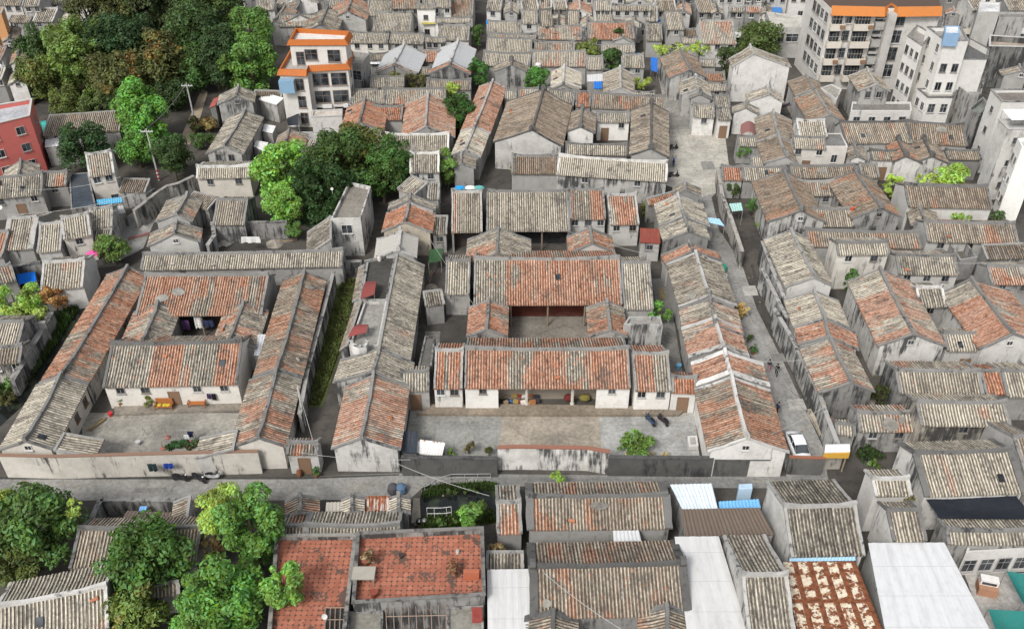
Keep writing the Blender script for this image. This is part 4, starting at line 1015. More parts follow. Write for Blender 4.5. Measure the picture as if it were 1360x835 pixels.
H('pale ribbed house with plaster front and green shutter', (320,345), (460,322), (385,432), r=.02, l=.85, ze=4., wl=.7, ww=.3, ws=.4, win=1, vd=.5)
H('short ribbed house next to the leaning sheet', (465,300), (585,288), (530,378), r=.1, l=.75, ze=3.4, wl=.6, vd=.5)
H('striped house with white right gable above the orange vines', (225,562), (440,545), (330,692), r=.35, l=.7, ze=3.4, wl=.75, ws=.3, vd=.55)
H('small orange and pale roof at the left edge above green vines', (-20,600), (60,578), (40,660), r=.55, l=.7, ze=3., wl=.6)
S('low ribbed shed behind the pink umbrella tree', (475,392), (580,385), (530,445), r=.05, l=.4, b=.3, ze=2.6, dz=.5)
net('bright blue tarpaulin in the walled yard at the left edge', [(85,618),(178,603),(188,652),(98,672)], 1.6, (.01,.15,.62), 'tarpaulin', 'tarpaulin', .2)
W('dark wall of the yard holding the blue tarpaulin', [(62,580),(210,555)], 2.4, .3, .3, .9)
W('curved stained lane wall climbing towards the wood', [(690,292),(735,258),(800,205),(860,165),(920,150),(1000,112)], 3.0, .35, .42, .8, ww=.15)
GROUP[0] = 'small houses inside the leafy block left of centre'
H('cream house with ribbed roof and two arched doors', (1015,66), (1288,60), (1150,122), (1150,40), r=.02, l=.85, ze=3.6, wl=.78, ws=.35, ww=.4, win=2, vd=.75)
H('grey gable with orange rim behind the curved lane wall', (910,312), (968,205), (792,358), (992,352), r=.18, l=.5, b=.15, ze=3.4, wl=.6, gw=0)
H('lower grey gable with orange rim and white vent', (898,412), (912,345), (760,468), (1035,455), r=.2, l=.5, b=.15, ze=3.2, wl=.6, ws=.4)
S('orange trimmed lean-to behind the grey rimmed gable', (1000,195), (1125,225), (1060,285), r=.3, l=.5, b=.3, ze=3., dz=.6)
H('small square ribbed roof beside the ruined yard', (1120,238), (1280,238), (1190,362), r=.04, l=.6, b=.2, ze=3.2, wl=.35, ws=.9)
W('crumbling plaster wall of the ruined yard', [(1095,350),(1105,420),(1070,470)], 2.4, .4, .5, .8)
W('dark roofless yard wall beside hanging white laundry', [(1250,352),(1480,348)], 2.6, .3, .3, .9)
Z(340, 205)
GROUP[0] = None
K('narrow white two storey house with long grey flat roof under the trees', [(385,332),(540,330),(592,165),(478,140)], 5.8, .5, wl=.68, ws=.75, deck=(.24,.22,.19), name='townhouse', wins=[(0,1,1,1.3,1.2,3.6,3.6)])
S('small yellow edged gable roof left of the narrow white house', (385,320), (385,440), (262,440), r=0, l=.3, ze=3.2, zr=5.4, wl=.45, ws=.6)
W('grey wall closing the bottom of the grass alley', [(440,552),(545,552)], 2.0, .3, .4, .9)
# ================================================================== grey gables by the orange tower
GROUP[0] = 'grey gables and sheds beside the orange trimmed tower'
Z(230, 100, 5.913)
H('grey house with black stained white gable facing the wood path', (495,165), (512,88), (345,225), (640,225), r=.02, l=.5, ze=4.4, wl=.5, ws=.85, gw=1)
S('rusty red sheet edge on the black stained grey gable', (365,168), (330,240), (290,240), ze=3.6, dz=.4, rmat='sheet', color=(.3,.07,.06), rust=.4, wl=.2)
H('long grey house stepping down to the cream arched house', (400,560), (570,275), (250,625), (590,560), r=.02, l=.52, ze=4.2, wl=.55, ws=.7, gw=2)
S('white and red patched sheet roof beside the tower', (730,140), (870,180), (780,222), ze=3.4, dz=.4, rmat='sheet', color=(.75,.74,.72), rust=.3, wl=.5)
S('dark tiled shed roof behind the patched sheet roof', (640,120), (860,128), (700,170), r=.1, l=.15, b=.5, ze=3.6, dz=.6)
sheet('small square white canopy in the shed yard, upper', [(718,384),(806,400),(780,460),(700,440)], 2.8, (.75,.75,.74), .03)
sheet('small square white canopy in the shed yard, lower', [(650,512),(748,530),(712,600),(630,560)], 2.8, (.72,.72,.70), .03)
H('small brown orange gable with pale end under the tower', (885,525), (912,425), (798,560), (1040,560), r=.55, l=.45, b=.3, ze=3.4, wl=.7, ws=.3)
H('tiny brown gable peeping over the bright tree', (935,620), (940,575), (850,625), (1020,620), r=.3, l=.4, b=.4, ze=2.8, wl=.7, gw=0)
S('pale ribbed shed right of the small brown gable', (1035,500), (1135,510), (1080,600), r=.02, l=.8, ze=2.8, dz=.5)
K('plain grey concrete deck at the foot of the tower', [(985,445),(1190,440),(1165,495),(1040,500)], 2.8, .15, wl=.5, ws=.5, deck=(.36,.35,.33), name='flat_roof', cat='roof')
K('low white annex with orange tiled edge at the tower foot', [(1085,330),(1325,320),(1325,270),(1095,280)], 3.2, .1, wl=.75, ws=.3, deck=(.5,.45,.4), cap=(.55,.17,.03), name='annex')
# orange trimmed tower
Z(340, 0, 5.913)
GROUP[0] = None
def tower():
    z1, z2 = 9.6, 13.2
    A = [U(p, z1) for p in [(182,562),(400,566),(412,532),(720,520),(742,395),(300,355)]]
    c = sum(A, Vector())/6; c.z = 0
    e = empty('tower_house', 'white tower house with two tiers of bright orange tiled parapets', 'tower', c)
    q = [(p.x-c.x, p.y-c.y) for p in A]
    m = MB(); m.prism(q, -.3, z1 - .5); ob('wall', m, 'wall', e, (.80,.22,.12))
    m = MB(); m.prism(q, z1-.49, z1-.35); ob('roof_deck', m, 'deck', e, (.40,.37,.34))
    def parapet(P, z, skip=()):
        m = MB(); n = len(P)
        ctr = Vector((sum(p[0] for p in P)/n, sum(p[1] for p in P)/n))
        out = [Vector(p) + (Vector(p)-ctr).normalized()*.55 for p in P]
        for i in range(n):
            if i in skip: continue
            j = (i+1) % n
            a, b, o1, o2 = Vector(P[i]), Vector(P[j]), out[i], out[j]
            d = (b-a); L = d.length; N = max(4, int(L/.3)); vs = []
            for k in range(N*2+1):
                f = k/(N*2); hh = .05 if k % 2 else 0.
                pi = a.lerp(b, f); po = o1.lerp(o2, f)
                vs += [(pi.x, pi.y, z+.35+hh), (po.x, po.y, z-.55+hh)]
            fs = [(2*k, 2*k+1, 2*k+3, 2*k+2) for k in range(N*2)]
            m.add(vs, fs)
            m.add([(a.x,a.y,z-.6),(b.x,b.y,z-.6),(b.x,b.y,z+.35),(a.x,a.y,z+.35),(o1.x,o1.y,z-.57),(o2.x,o2.y,z-.57)], [(0,1,2,3),(0,4,5,1)])
            ai = a.lerp(ctr, .05); bi = b.lerp(ctr, .05)
            m.add([(a.x,a.y,z+.36),(b.x,b.y,z+.36),(bi.x,bi.y,z+.36),(ai.x,ai.y,z+.36),(ai.x,ai.y,z-.5),(bi.x,bi.y,z-.5)], [(0,1,2,3),(3,2,5,4)])
        return m
    ob('orange_parapet', parapet(q, z1), 'paint', e, (.44,.13,.025))
    B = [U(p, z2) for p in [(262,330),(700,328),(735,262),(310,238)]]
    q2 = [(p.x-c.x, p.y-c.y) for p in B]
    m = MB(); m.prism(q2, z1-.35, z2-.4); ob('upper_wall', m, 'wall', e, (.82,.2,.12))
    ob('orange_parapet', parapet(q2, z2), 'paint', e, (.44,.13,.025))
    def wins(a, b, specs, off=.03):
        a, b = Vector(a), Vector(b); d = (b-a).normalized(); L = (b-a).length; nn = Vector((d.y, -d.x)); rzz = math.atan2(-nn.x, nn.y)
        for f, w, h, z in specs:
            p = a + d*L*f + nn*off; opening(e, 'window', w, h, (p.x, p.y, z), rzz, (.25,.2,.17))
    wins(q[0], q[1], [(.68,1.2,1.9,z) for z in (6.5,3.5,.6)])
    wins(q[2], q[3], [(f,2.4,2.0,z) for f in (.27,.74) for z in (6.5,3.5,.6)])
    wins(q[3], q[4], [(.5,1.0,1.2,z) for z in (6.6,3.7,.8)])
    wins(q2[0], q2[1], [(.16,1.2,2.1,z1-.2),(.36,1.9,1.7,z1+.6),(.77,1.9,1.9,z1+.3)])
    for f, z in ((.3,2.6),(.42,2.6),(.85,2.6)):
        m = MB(); m.box(-.4,.4,0,.35,0,.6); p = Vector(q[2]).lerp(Vector(q[3]), f); ob('air_conditioner', m, 'paint', e, (.7,.7,.68), (p.x, p.y-.37, z))
    m = MB(); p = Vector(q[0]).lerp(Vector(q[1]), .25); m.box(-1.2,1.2,-1.2,.0,0,.06); m.box(-1.2,1.2,-1.2,-1.14,-2.0,0); ob('blue_awning', m, 'paint', e, (.22,.36,.5), (p.x, p.y, 8.4))
tower()
K('grey concrete stair house squeezed beside the orange trimmed tower', [(735,490),(830,500),(890,420),(740,400)], 7., .9, wl=.45, ws=.6, deck=(.25,.24,.22), name='townhouse', wins=[(0,1,1,1.6,1.6,4.,4.)])
# ================================================================== upper middle
GROUP[0] = 'old houses behind the central compound'
Z(680, 0)
H('large grey brown hall gable with black horned ridge behind the white roof', (103,672), (163,462), (-95,722), (268,738), r=.05, l=.4, b=.6, ze=4.4, wl=.55, ws=.6, vd=.14, volute=1.1, gw=0, name='courtyard_hall', cat='hall')
H('smaller grey gable with white curled end beside the large hall gable', (352,655), (362,558), (275,692), (430,690), r=0, l=.4, b=.4, ze=4., wl=.65, vd=.14, volute=.8, gw=0)
H('grey gable with two curled end bands beside the plaza', (716,768), (720,532), (603,800), (812,765), r=.02, l=.45, b=.35, ze=4., wl=.6, vd=.14, volute=1., gw=0)
H('rust tinted ribbed range at the back of the small plaza court', (415,492), (790,510), (600,565), r=.35, l=.55, b=.35, ze=4., wl=.5, bw=.5, vd=.25)
H('single bright orange panel of roof behind the small court', (330,484), (405,486), (368,550), r=.97, l=.3, ze=4., wl=.5, bw=.5, vd=.3, rmat='tile')
H('plain grey ribbed piece left of the bright orange panel', (190,474), (328,482), (260,545), r=0, l=.55, ze=4., wl=.5, bw=.5, vd=.25)
H('pale porch roof over the white back wall of the small court', (438,585), (602,585), (520,630), r=0, l=.75, ze=3.4, wl=.85, ws=.15, bw=.4, door=1, win=1)
H('pale greenish roof along the front of the small court', (275,745), (592,752), (430,798), r=0, l=.8, ze=3.2, wl=.5, bw=.6, vd=.2)
Z(680, 205)
H('long white ribbed roof with streaked wall facing the plaza', (242,12), (802,48), (500,122), r=0, l=1.2, ze=4.0, wl=.6, ws=.75, bw=.5, vd=.8, win=2)
H('brown worn roof left of the long white ribbed roof', (0,12), (240,14), (120,100), r=.1, l=.45, b=.8, ze=3.8, wl=.5, bw=.5)
Z(340, 0)
H('long orange gable roof with white lower slopes, near part', (1080,775), (1128,655), (1012,782), (1162,808), r=.15, l=1.2, ze=3.8, wl=.4, vd=.5, gw=0)
H('long orange gable roof with white ridge, far part', (1130,652), (1222,420), (1052,682), (1210,690), r=.88, l=.5, b=.15, ze=3.8, wl=.4, vd=.5, gw=0)
H('grey gable with small window near the long orange gable', (1055,845), (1060,790), (1012,852), (1135,852), r=.1, l=.4, b=.3, ze=4., wl=.5, vd=.3)
H('bright orange gable left of the tiny dark court', (535,632), (562,512), (448,632), (665,658), r=.88, l=.35, b=.1, ze=3.8, wl=.5, vd=.3, gw=0)
H('orange gable with pale top right of the tiny dark court', (874,655), (886,482), (750,692), (1028,712), r=.78, l=.6, b=.05, ze=3.8, wl=.5, vd=.5, gw=0)
H('short orange link roof behind the tiny dark court', (605,556), (760,558), (690,618), r=.95, l=.4, ze=3.6, wl=.4, bw=.5)
H('white framed ribbed roof beside the mixed trees', (668,710), (996,708), (830,800), r=0, l=.75, ze=3.6, wl=.6, vd=.85)
H('grey lean roof below the white framed roof', (800,800), (945,798), (870,850), r=0, l=.5, ze=3.4, wl=.6, vd=.8)
GROUP[0] = 'rows of old houses behind the orange trimmed tower'
H('pale orange ribbed row left half, above the bright orange gable', (492,478), (668,474), (580,535), r=.25, l=.7, ze=3.6, wl=.5, bw=.6)
H('pale orange ribbed row right half, with pale tiles', (670,474), (980,474), (800,538), r=.3, l=.75, ze=3.6, wl=.5, bw=.6)
H('short grey roof beside wild bushes', (592,408), (765,405), (660,450), r=.05, l=.6, ze=3.5, wl=.4, bw=.6)
H('ribbed tan roof behind the yellow green creeper', (882,420), (1110,422), (980,462), r=.25, l=.6, b=.3, ze=3.5, wl=.4, bw=.6)
H('silver gable with orange rim and white ridge, left of two', (716,322), (766,228), (608,382), (852,348), r=.04, l=1.0, ze=4., wl=.3, ws=.8, vd=.6, gw=0, rmat='sheet', sheetcol=(.40,.41,.42,.9), volute=.5)
H('orange tiled front apron of the silver gable, left of two', (712,338), (718,318), (610,385), (800,388), r=.8, l=.4, ze=4., wl=.3, ws=.8, gw=0)
H('silver gable with orange rim and white ridge, right of two', (1002,322), (1042,212), (905,355), (1108,352), r=.04, l=1.0, ze=4.2, wl=.3, ws=.8, vd=.6, gw=0, rmat='sheet', sheetcol=(.40,.41,.42,.9), volute=.5)
H('orange tiled front apron of the silver gable, right of two', (998,338), (1002,316), (885,380), (1108,388), r=.8, l=.4, ze=4.1, wl=.3, ws=.8, gw=0)
H('orange link roof between the two silver gables', (840,272), (950,272), (890,318), r=.6, l=.7, ze=3.5, wl=.3, bw=.5)
H('low tan roof left of the silver gables over a white awning', (582,278), (680,276), (630,308), r=.3, l=.6, b=.3, ze=3.5, wl=.4, bw=.5)
H('tan apron roof between silver gable fronts', (760,352), (905,352), (830,385), r=.25, l=.6, b=.4, ze=3.3, wl=.4, bw=.5)
H('pale ribbed house with cream wall and three little windows', (492,182), (688,184), (590,222), r=0, l=.8, ze=4.2, wl=.8, ws=.3, ww=.3, win=3, bw=.6)
H('pale ribbed house continuing right of the cream walled one', (690,184), (872,190), (780,225), r=0, l=.8, ze=4., wl=.3, win=2, bw=.6)
H('pale house end with balcony railings', (875,194), (980,196), (930,212), r=0, l=.7, ze=4.4, wl=.5, win=3, bw=.6)
H('broad pale ribbed roof above the cream walled house', (618,92), (808,94), (710,162), r=.08, l=.78, ze=4., wl=.75, win=2, bw=.6)
H('pale roof with flat dormer at the back of the broad roof', (588,30), (832,34), (700,82), r=.02, l=.7, ze=4., wl=.6, bw=.5)
H('white shop front with blue awning and clothes', (925,92), (1108,88), (1020,116), r=0, l=1.2, ze=5., wl=.85, ws=.2, win=3, bw=.5)
H('two small pale roofs under the white shop front', (948,155), (1105,158), (1030,208), r=.1, l=.75, ze=3.4, wl=.7, win=1, bw=.6)
H('white house with arched window and yellow awning', (830,25), (925,25), (880,40), r=0, l=.8, ze=6.4, wl=.85, ws=.2, win=1, wz=4.6, bw=.6)
H('tan roof jumble with satellite gear at the back', (940,20), (1125,22), (1030,85), r=.35, l=.6, b=.4, ze=3.8, wl=.5, bw=.6, win=1)
H('large grey gable wall under a tan roof by round trees', (1316,335), (1318,305), (1222,385), (1400,385), r=.05, l=.55, b=.4, ze=4.2, wl=.35, ws=.8, gw=0)
H('white hipped roof with pale fan of ribs near the tree edge', (222,78), (222,74), (120,135), (318,130), r=0, l=1., ze=4., wl=.7, gw=0)
H('pale front range under the white hipped roof', (125,98), (315,95), (220,135), r=0, l=.9, ze=4., wl=.6, win=1, bw=.7)
H('grey hall roof left of the white hipped roof', (95,110), (150,35), (70,140), (165,130), r=.2, l=.35, b=.4, ze=4., wl=.4, gw=0)
H('grey gable roof behind the tower with horned ridge', (330,130), (370,40), (260,105), (440,120), r=.02, l=.4, b=.1, ze=4.4, wl=.5, vd=.2, volute=.8, gw=0)
H('orange and brown twin slope roof at the top, near the tree edge', (470,60), (500,-20), (385,70), (585,70), r=.65, l=.4, b=.3, ze=4.2, wl=.6, gw=1, vd=.3)
H('white flat sheeted house at the tree edge', (5,18), (100,15), (55,52), r=0, l=1.3, ze=5., wl=.8, win=1, bw=.7)
H('grey pale roof behind the white flat sheeted house', (110,8), (230,20), (170,48), r=.02, l=.6, ze=4., wl=.6, bw=.6)
Z(560, 0, 5.913)
H('pale tiled house in the column under the blue awning, topmost', (522,195), (785,198), (650,262), r=.05, l=.8, ze=3.8, wl=.5, bw=.5)
H('grey pale house in the column under the blue awning, second down', (525,272), (900,280), (700,328), r=.02, l=.7, ze=3.8, wl=.4, bw=.5)
H('pale ribbed house in the column under the blue awning, third down', (515,330), (870,338), (700,432), r=.02, l=.85, ze=3.8, wl=.5, bw=.5)
H('whitish ribbed house in the column under the blue awning, lowest', (488,432), (862,445), (660,520), r=0, l=.85, ze=3.6, wl=.5, bw=.5)
H('grey gable with black horn above the round dark tree pair', (703,492), (706,470), (570,560), (850,560), r=.02, l=.55, b=.2, ze=4., wl=.35, ws=.8, vd=.15, volute=.8, gw=0)
H('grey back house with high window column', (790,120), (908,122), (850,185), r=.05, l=.75, ze=5.4, wl=.6, win=1, bw=.6)
H('mixed pale and orange roof row left of the small tree', (905,232), (1255,238), (1080,310), r=.5, l=.75, ze=3.6, wl=.5, bw=.5)
H('pale and orange roof row above the yellow green tree', (888,350), (1200,355), (1050,425), r=.45, l=.7, ze=3.6, wl=.5, bw=.5)
H('long white orange striped roof row below the yellow green tree', (868,430), (1285,432), (1080,520), r=.42, l=.85, ze=3.6, wl=.6, bw=.5)
H('short pale ribbed roof right of the striped row', (1288,465), (1420,465), (1350,545), r=.02, l=.8, ze=3.6, wl=.5, bw=.5)
H('small orange gable pair above the white awning, left', (943,285), (943,272), (900,340), (995,340), r=.8, l=.4, ze=3.4, wl=.5, gw=0, vd=.3)
H('small orange gable pair above the white awning, right', (1235,285), (1235,272), (1180,345), (1290,330), r=.85, l=.4, ze=3.4, wl=.5, gw=0, vd=.3)
H('white painted gable roof with orange rear slope', (1113,640), (1118,520), (1010,690), (1255,690), r=.25, l=1.25, ze=4., wl=.5, vd=.7, gw=0)
H('brown grey gable front below the white painted gable', (1112,668), (1113,640), (985,720), (1240,720), r=.02, l=.6, b=.3, ze=3.8, wl=.4, gw=1)
H('white ribbed pair of roofs right behind the large hall, left', (655,720), (745,720), (700,780), r=.0, l=.8, ze=3.4, wl=.5, bw=.5)
H('white ribbed pair of roofs right behind the large hall, right', (758,708), (920,706), (840,770), r=.15, l=.8, ze=3.4, wl=.5, bw=.5)
Z(780, 0, 5.913)
H('orange tiled row with long eave left of the blue shop gate', (0,212), (355,212), (180,308), r=.8, l=.55, ze=3.8, wl=.5, bw=.5, win=2)
H('small grey gable at the end of the orange tiled row', (280,300), (282,285), (195,350), (352,350), r=0, l=.6, ze=3.6, wl=.5, gw=0)
H('pale ribbed house with blue doors at the narrow lane', (110,358), (370,360), (330,412), r=.02, l=.8, ze=3.6, wl=.35, win=2, bw=.5)
H('pale ribbed house beside motorbikes at the narrow lane', (265,450), (440,452), (350,530), r=.02, l=.8, ze=3.6, wl=.5, win=2, bw=.5)
H('grey gable with white curl and orange rear edge by yellow bush', (262,690), (258,530), (120,735), (372,690), r=.08, l=.55, b=.2, ze=3.8, wl=.6, vd=.6, gw=0)
sheet('white roof sheet beside the blue covered yard', [(0,590),(125,580),(125,640),(0,645)], 3.2, (.6,.6,.6), .05)
H('pale ribbed roof at the narrow lane below the yellow bush', (360,722), (530,728), (450,770), r=0, l=.85, ze=3.4, wl=.5, bw=.5)
H('brown orange large gable on the right of the narrow lane', (810,550), (730,390), (655,655), (940,615), r=.5, l=.35, b=.6, ze=4., wl=.5, ws=.7, vd=.25, gw=0)
H('grey pale gable with layered curls, right of the narrow lane', (865,700), (848,600), (725,715), (975,745), r=0, l=.6, b=.2, ze=3.8, wl=.5, vd=.5, gw=0)
H('dark curled gable front below the layered grey gable', (888,745), (886,725), (800,800), (985,800), r=0, l=.5, b=.3, ze=3.6, wl=.6, vd=.25, gw=0, volute=.6)
H('pale roof over white awning behind the brown orange gable', (880,470), (1005,472), (940,520), r=0, l=.8, ze=3.4, wl=.5, bw=.5)
H('short reddish brown roof right of the brown orange gable', (925,578), (1075,580), (1010,635), r=.55, l=.4, b=.5, ze=3.4, wl=.4, bw=.5)
H('tan ribbed roof under the short reddish roof', (945,658), (1092,658), (1020,712), r=.05, l=.8, ze=3.4, wl=.4, win=1, bw=.5)
H('big rust striped warehouse roof with white left wall', (878,142), (1145,145), (1010,345), r=.62, l=.9, ze=4.6, wl=.7, win=3, bw=.4, vd=.4)
H('pale two storey house with ribbed roof left of the rust striped roof', (595,135), (735,133), (668,232), r=.02, l=.85, ze=5.2, wl=.5, win=1, bw=.5)
H('dark brown low roof behind the pale two storey house', (745,235), (860,235), (800,285), r=.05, l=.2, b=.6, ze=3.4, wl=.4, bw=.5)
H('small white ribbed roof over bright creeper', (735,292), (870,295), (800,340), r=.1, l=.9, ze=3.2, wl=.6, bw=.5)
H('grey ribbed roof piece beside the narrow lane top', (455,228), (578,230), (510,320), r=0, l=.5, ze=3.4, wl=.5, bw=.5)
Z(930, 100, 5.913)
H('ribbed grey gatehouse roof pair facing the plaza, left', (-60,245), (105,250), (20,330), r=.02, l=.8, ze=3.4, wl=.75, ws=.6, win=1, bw=.7)
H('ribbed grey gatehouse roof pair facing the plaza, upper right', (108,172), (222,172), (165,250), r=0, l=.6, ze=3.8, wl=.5, bw=.5)
H('grey porch roof over the plaza gate', (125,268), (228,268), (178,352), r=0, l=.55, ze=3.4, wl=.7, ws=.7, bw=.4, door=1)
GROUP[0] = 'old gables right of the plaza'
H('small pale gable with white ridge stub below the concrete block wall', (548,155), (525,88), (372,215), (655,205), r=0, l=.65, b=.1, ze=4., wl=.75, ws=.25, vd=.5, gw=0)
H('low grey gable with rounded white end near the plaza', (360,262), (358,212), (248,290), (465,290), r=0, l=.5, b=.1, ze=3.6, wl=.75, vd=.3, gw=0)
H('long brown grey gable row beside the plaza, far part', (605,470), (572,285), (445,480), (740,470), r=.05, l=.42, b=.5, ze=4., wl=.5, vd=.4, gw=0)
H('long brown grey gable row beside the plaza, near part', (678,640), (608,472), (478,640), (770,690), r=.15, l=.42, b=.65, ze=4., wl=.6, vd=.35, volute=.6, gw=0)
H('brown gable row with ornate ridge behind the dark townhouse, far part', (895,115), (830,0), (742,165), (985,150), r=.15, l=.35, b=.7, ze=4., wl=.5, vd=.35, gw=0)
H('brown gable row with ornate ridge, near orange part', (1020,310), (900,120), (830,345), (1130,345), r=.4, l=.45, b=.6, ze=4., wl=.5, vd=.35, gw=0)
H('pale ribbed loft roof above the red doors', (752,368), (972,372), (860,480), r=.03, l=.9, ze=5.0, wl=.7, bw=.5, vd=.7)
H('pale ribbed house with two little red doors', (718,490), (975,500), (850,575), r=.15, l=.85, ze=4.4, wl=.8, ww=.2, ws=.2, win=2, door=1, bw=.5)
K('grey flat roofed corner with single red door', [(945,455),(1110,455),(1160,560),(980,560)], 4.6, .1, wl=.75, ww=.2, ws=.2, deck=(.2,.195,.19), wins=[(2,1,1,.8,1.2,2.,2.)])
arch_canopy('rounded brown red barrel canopy on the plaza side terrace', [(430,385),(430,470),(320,470),(318,390)], 4.2, (.25,.11,.10), .6)
H('pale ribbed lean roof under the barrel canopy', (290,488), (450,490), (370,555), r=0, l=.85, ze=3.2, wl=.4, bw=.4)
H('small pale roof by the potted tree near the plaza', (395,645), (505,648), (450,725), r=0, l=.85, ze=3.0, wl=.5, bw=.4)
H('orange ribbed end of the plaza side range', (165,722), (320,725), (240,822), r=.9, l=.5, ze=3.2, wl=.4, bw=.4, vd=.25)
H('grey ribbed plaza side range next to the orange end', (325,725), (640,730), (480,826), r=.02, l=.7, ze=3.2, wl=.4, bw=.4, vd=.25)
Z(1130, 100, 5.913)
H('broad tan ribbed hall under the white towers, left half', (-90,378), (430,372), (200,532), r=.3, l=.7, b=.35, ze=4.4, wl=.5, bw=.4, vd=.15)
H('broad tan ribbed hall under the white towers, right half', (435,372), (885,400), (680,540), r=.25, l=.6, b=.55, ze=4.4, wl=.5, bw=.4, vd=.15)
H('round headed orange gable wing below the tan ribbed hall, left', (435,640), (370,505), (290,590), (540,640), r=.6, l=.4, b=.4, ze=3.8, wl=.65, ws=.6, vd=.15, volute=.9)
H('round headed brown gable wing below the tan ribbed hall, right', (640,640), (570,500), (470,590), (735,620), r=.25, l=.4, b=.6, ze=3.8, wl=.6, ws=.6, vd=.15, volute=.9)
H('small ribbed gate roof with red doorway below the tan hall', (145,595), (370,600), (255,665), r=.15, l=.75, b=.3, ze=3.6, wl=.65, door=1, bw=.5, vd=.15)
H('round white gable end with moss at the left of the gate roof', (55,640), (25,545), (0,600), (120,640), r=.3, l=.5, b=.3, ze=3.6, wl=.7, vd=.2, volute=.7)
H('dark ribbed range with heavy ridge right of the round gables', (740,592), (1005,598), (880,660), r=.05, l=.6, b=.4, ze=3.6, wl=.4, bw=.5, vd=.15)
H('brown striped roof fragment at the left of the round gables', (55,720), (200,715), (130,790), r=.25, l=.7, b=.4, ze=3.6, wl=.4, bw=.5, vd=.15)
GROUP[0] = 'concrete and plaster town houses at the upper right'
Z(1010, 0)
K('tall concrete block house with ribbed roof edge and black streaks', [(1185-1010-60,258),(-2,258),(-8+135-20,258+0),(180,262)][0:0] or [(128,318),(350-10-165,330),(165,262),(128-10,250)], 8.6, .3, wl=.62, ws=.55, deck=(.2,.19,.18), name='townhouse') if False else None
Z(930, 0, 5.913)
def blockhouse():
    H('tall pale concrete gable house with dark framed grid on its wall', (420,425), (390,365), (235,500), (700,500), r=0, l=.5, b=.2, ze=6.3, wl=.72, ws=.45, vd=.5, gw=0, name='townhouse')
blockhouse()
Z(1130, 0, 5.913)
H('dark plaster townhouse with tan roof and slit windows', (205,665), (122,545), (45,705), (290,690), r=.02, l=.6, b=.35, ze=5.6, wl=.38, ws=.6, gw=2, name='townhouse', vd=.5)
K('white streaked side block joined to the dark plaster townhouse', [(0,870),(480,870),(470,800),(10,800)], 3.6, .3, wl=.78, ws=.3, name='annex', wins=[(0,1,4,1.,1.7,.8,.8)])
K('small old shed roofed annex left of the dark townhouse', [(-240,690),(-150,660),(-70,700),(-110,780)], 4.4, .2, wl=.7, ws=.4, deck=(.3,.29,.26))
K('white four storey tower with dark streaks and twin slit windows, left wing', [(445,285),(560,365),(640,270),(520,200)], 12.9, .7, wl=.86, ws=.12, deck=(.3,.28,.26), name='tower_house', cat='tower', cap=(.25,.7,0), wins=[(0,4,3,.7,1.2,1.5,10.4)])
K('white four storey tower with blue rooftop tank, main block', [(600,215),(740,322),(925,322),(860,215)], 14.4, .6, wl=.86, ws=.12, deck=(.32,.30,.28), name='tower_house', cat='tower', cap=(.3,.7,0), wins=[(0,3,2,.7,1.3,6.,12.),(1,2,2,.9,1.3,6.2,9.3)])
K('white lower rear block with black roof terrace wall', [(860,468),(1070,468),(1085,385),(930,300)], 11., 1.0, wl=.8, ws=.12, deck=(.14,.14,.14), name='tower_house', cat='tower', cap=(.2,.7,0))
K('white three storey wing in front of the main white tower', [(525,700),(605,768),(800,768),(850,700)], 5.7, .3, wl=.86, ws=.12, deck=(.3,.29,.27), name='annex', cap=(.12,.6,0), wins=[(0,1,2,.8,1.3,3.2,3.2),(1,1,2,1.,1.4,3.2,3.2)])
K('blue sheet water tank on the white tower roof', [(738,262),(858,265),(852,205),(740,205)], 15.8, .1, paint=(.24,.38,.55), deck=(.75,.77,.8), z0=13.7, name='water_tank', cat='tank')
K('long black stained garden terrace wall at the right edge', [(1085,365),(1420,372),(1420,300),(1090,280)], 7.5, 1.0, wl=.2, ws=.9, deck=(.36,.3,.25), name='flat_roofed_house', cap=(.6,.4,0))
H('grey gable house against the black terrace wall', (1350,560), (1320,520), (1170,570), (1420,640), r=0, l=.6, b=.3, ze=5.5, wl=.55, ws=.6, gw=1)
K('grey concrete stair block with rusty door below the white tower', [(830,668),(935,745),(1025,740),(1050,620),(890,615)], 6.4, .9, wl=.42, ws=.75, deck=(.3,.3,.29))
Z(1130, 100, 5.913)
K('tall white streaked slab tower near the right edge, behind', [(1100,115),(1188,210),(1420,210),(1420,112)], 11.6, .4, wl=.80, ws=.12, deck=(.2,.18,.16), name='tower_house', cat='tower', cap=(.3,.7,0), wins=[(0,3,1,.7,.9,2.5,9.)])
K('tall white slab tower with dark side and white roof frame', [(1160,350),(1235,425),(1420,425),(1420,350)], 11.2, .5, wl=.72, ws=.65, deck=(.5,.5,.49), name='tower_house', cat='tower', cap=(.55,.4,0), wins=[(1,3,1,.8,.9,2.,9.0)])
K('bright white tower cut by the right edge, with plain windows', [(1310,495),(1345,560),(1500,600),(1500,480)], 11.0, .4, wl=1., ws=.02, deck=(.5,.5,.5), name='tower_house', cat='tower', wins=[(0,3,2,.6,1.0,2.,8.)])
sheet('white roof frame panel on the slab tower near the right edge', [(1190,268),(1420,268),(1420,352),(1265,355)], 12.2, (.78,.78,.77), 0., z0=False)
K('dark narrow well wall between grey stair block and slab tower', [(925,260),(1010,320),(1090,230),(1040,170)], 7., .8, wl=.3, ws=.8, deck=(.2,.22,.2))
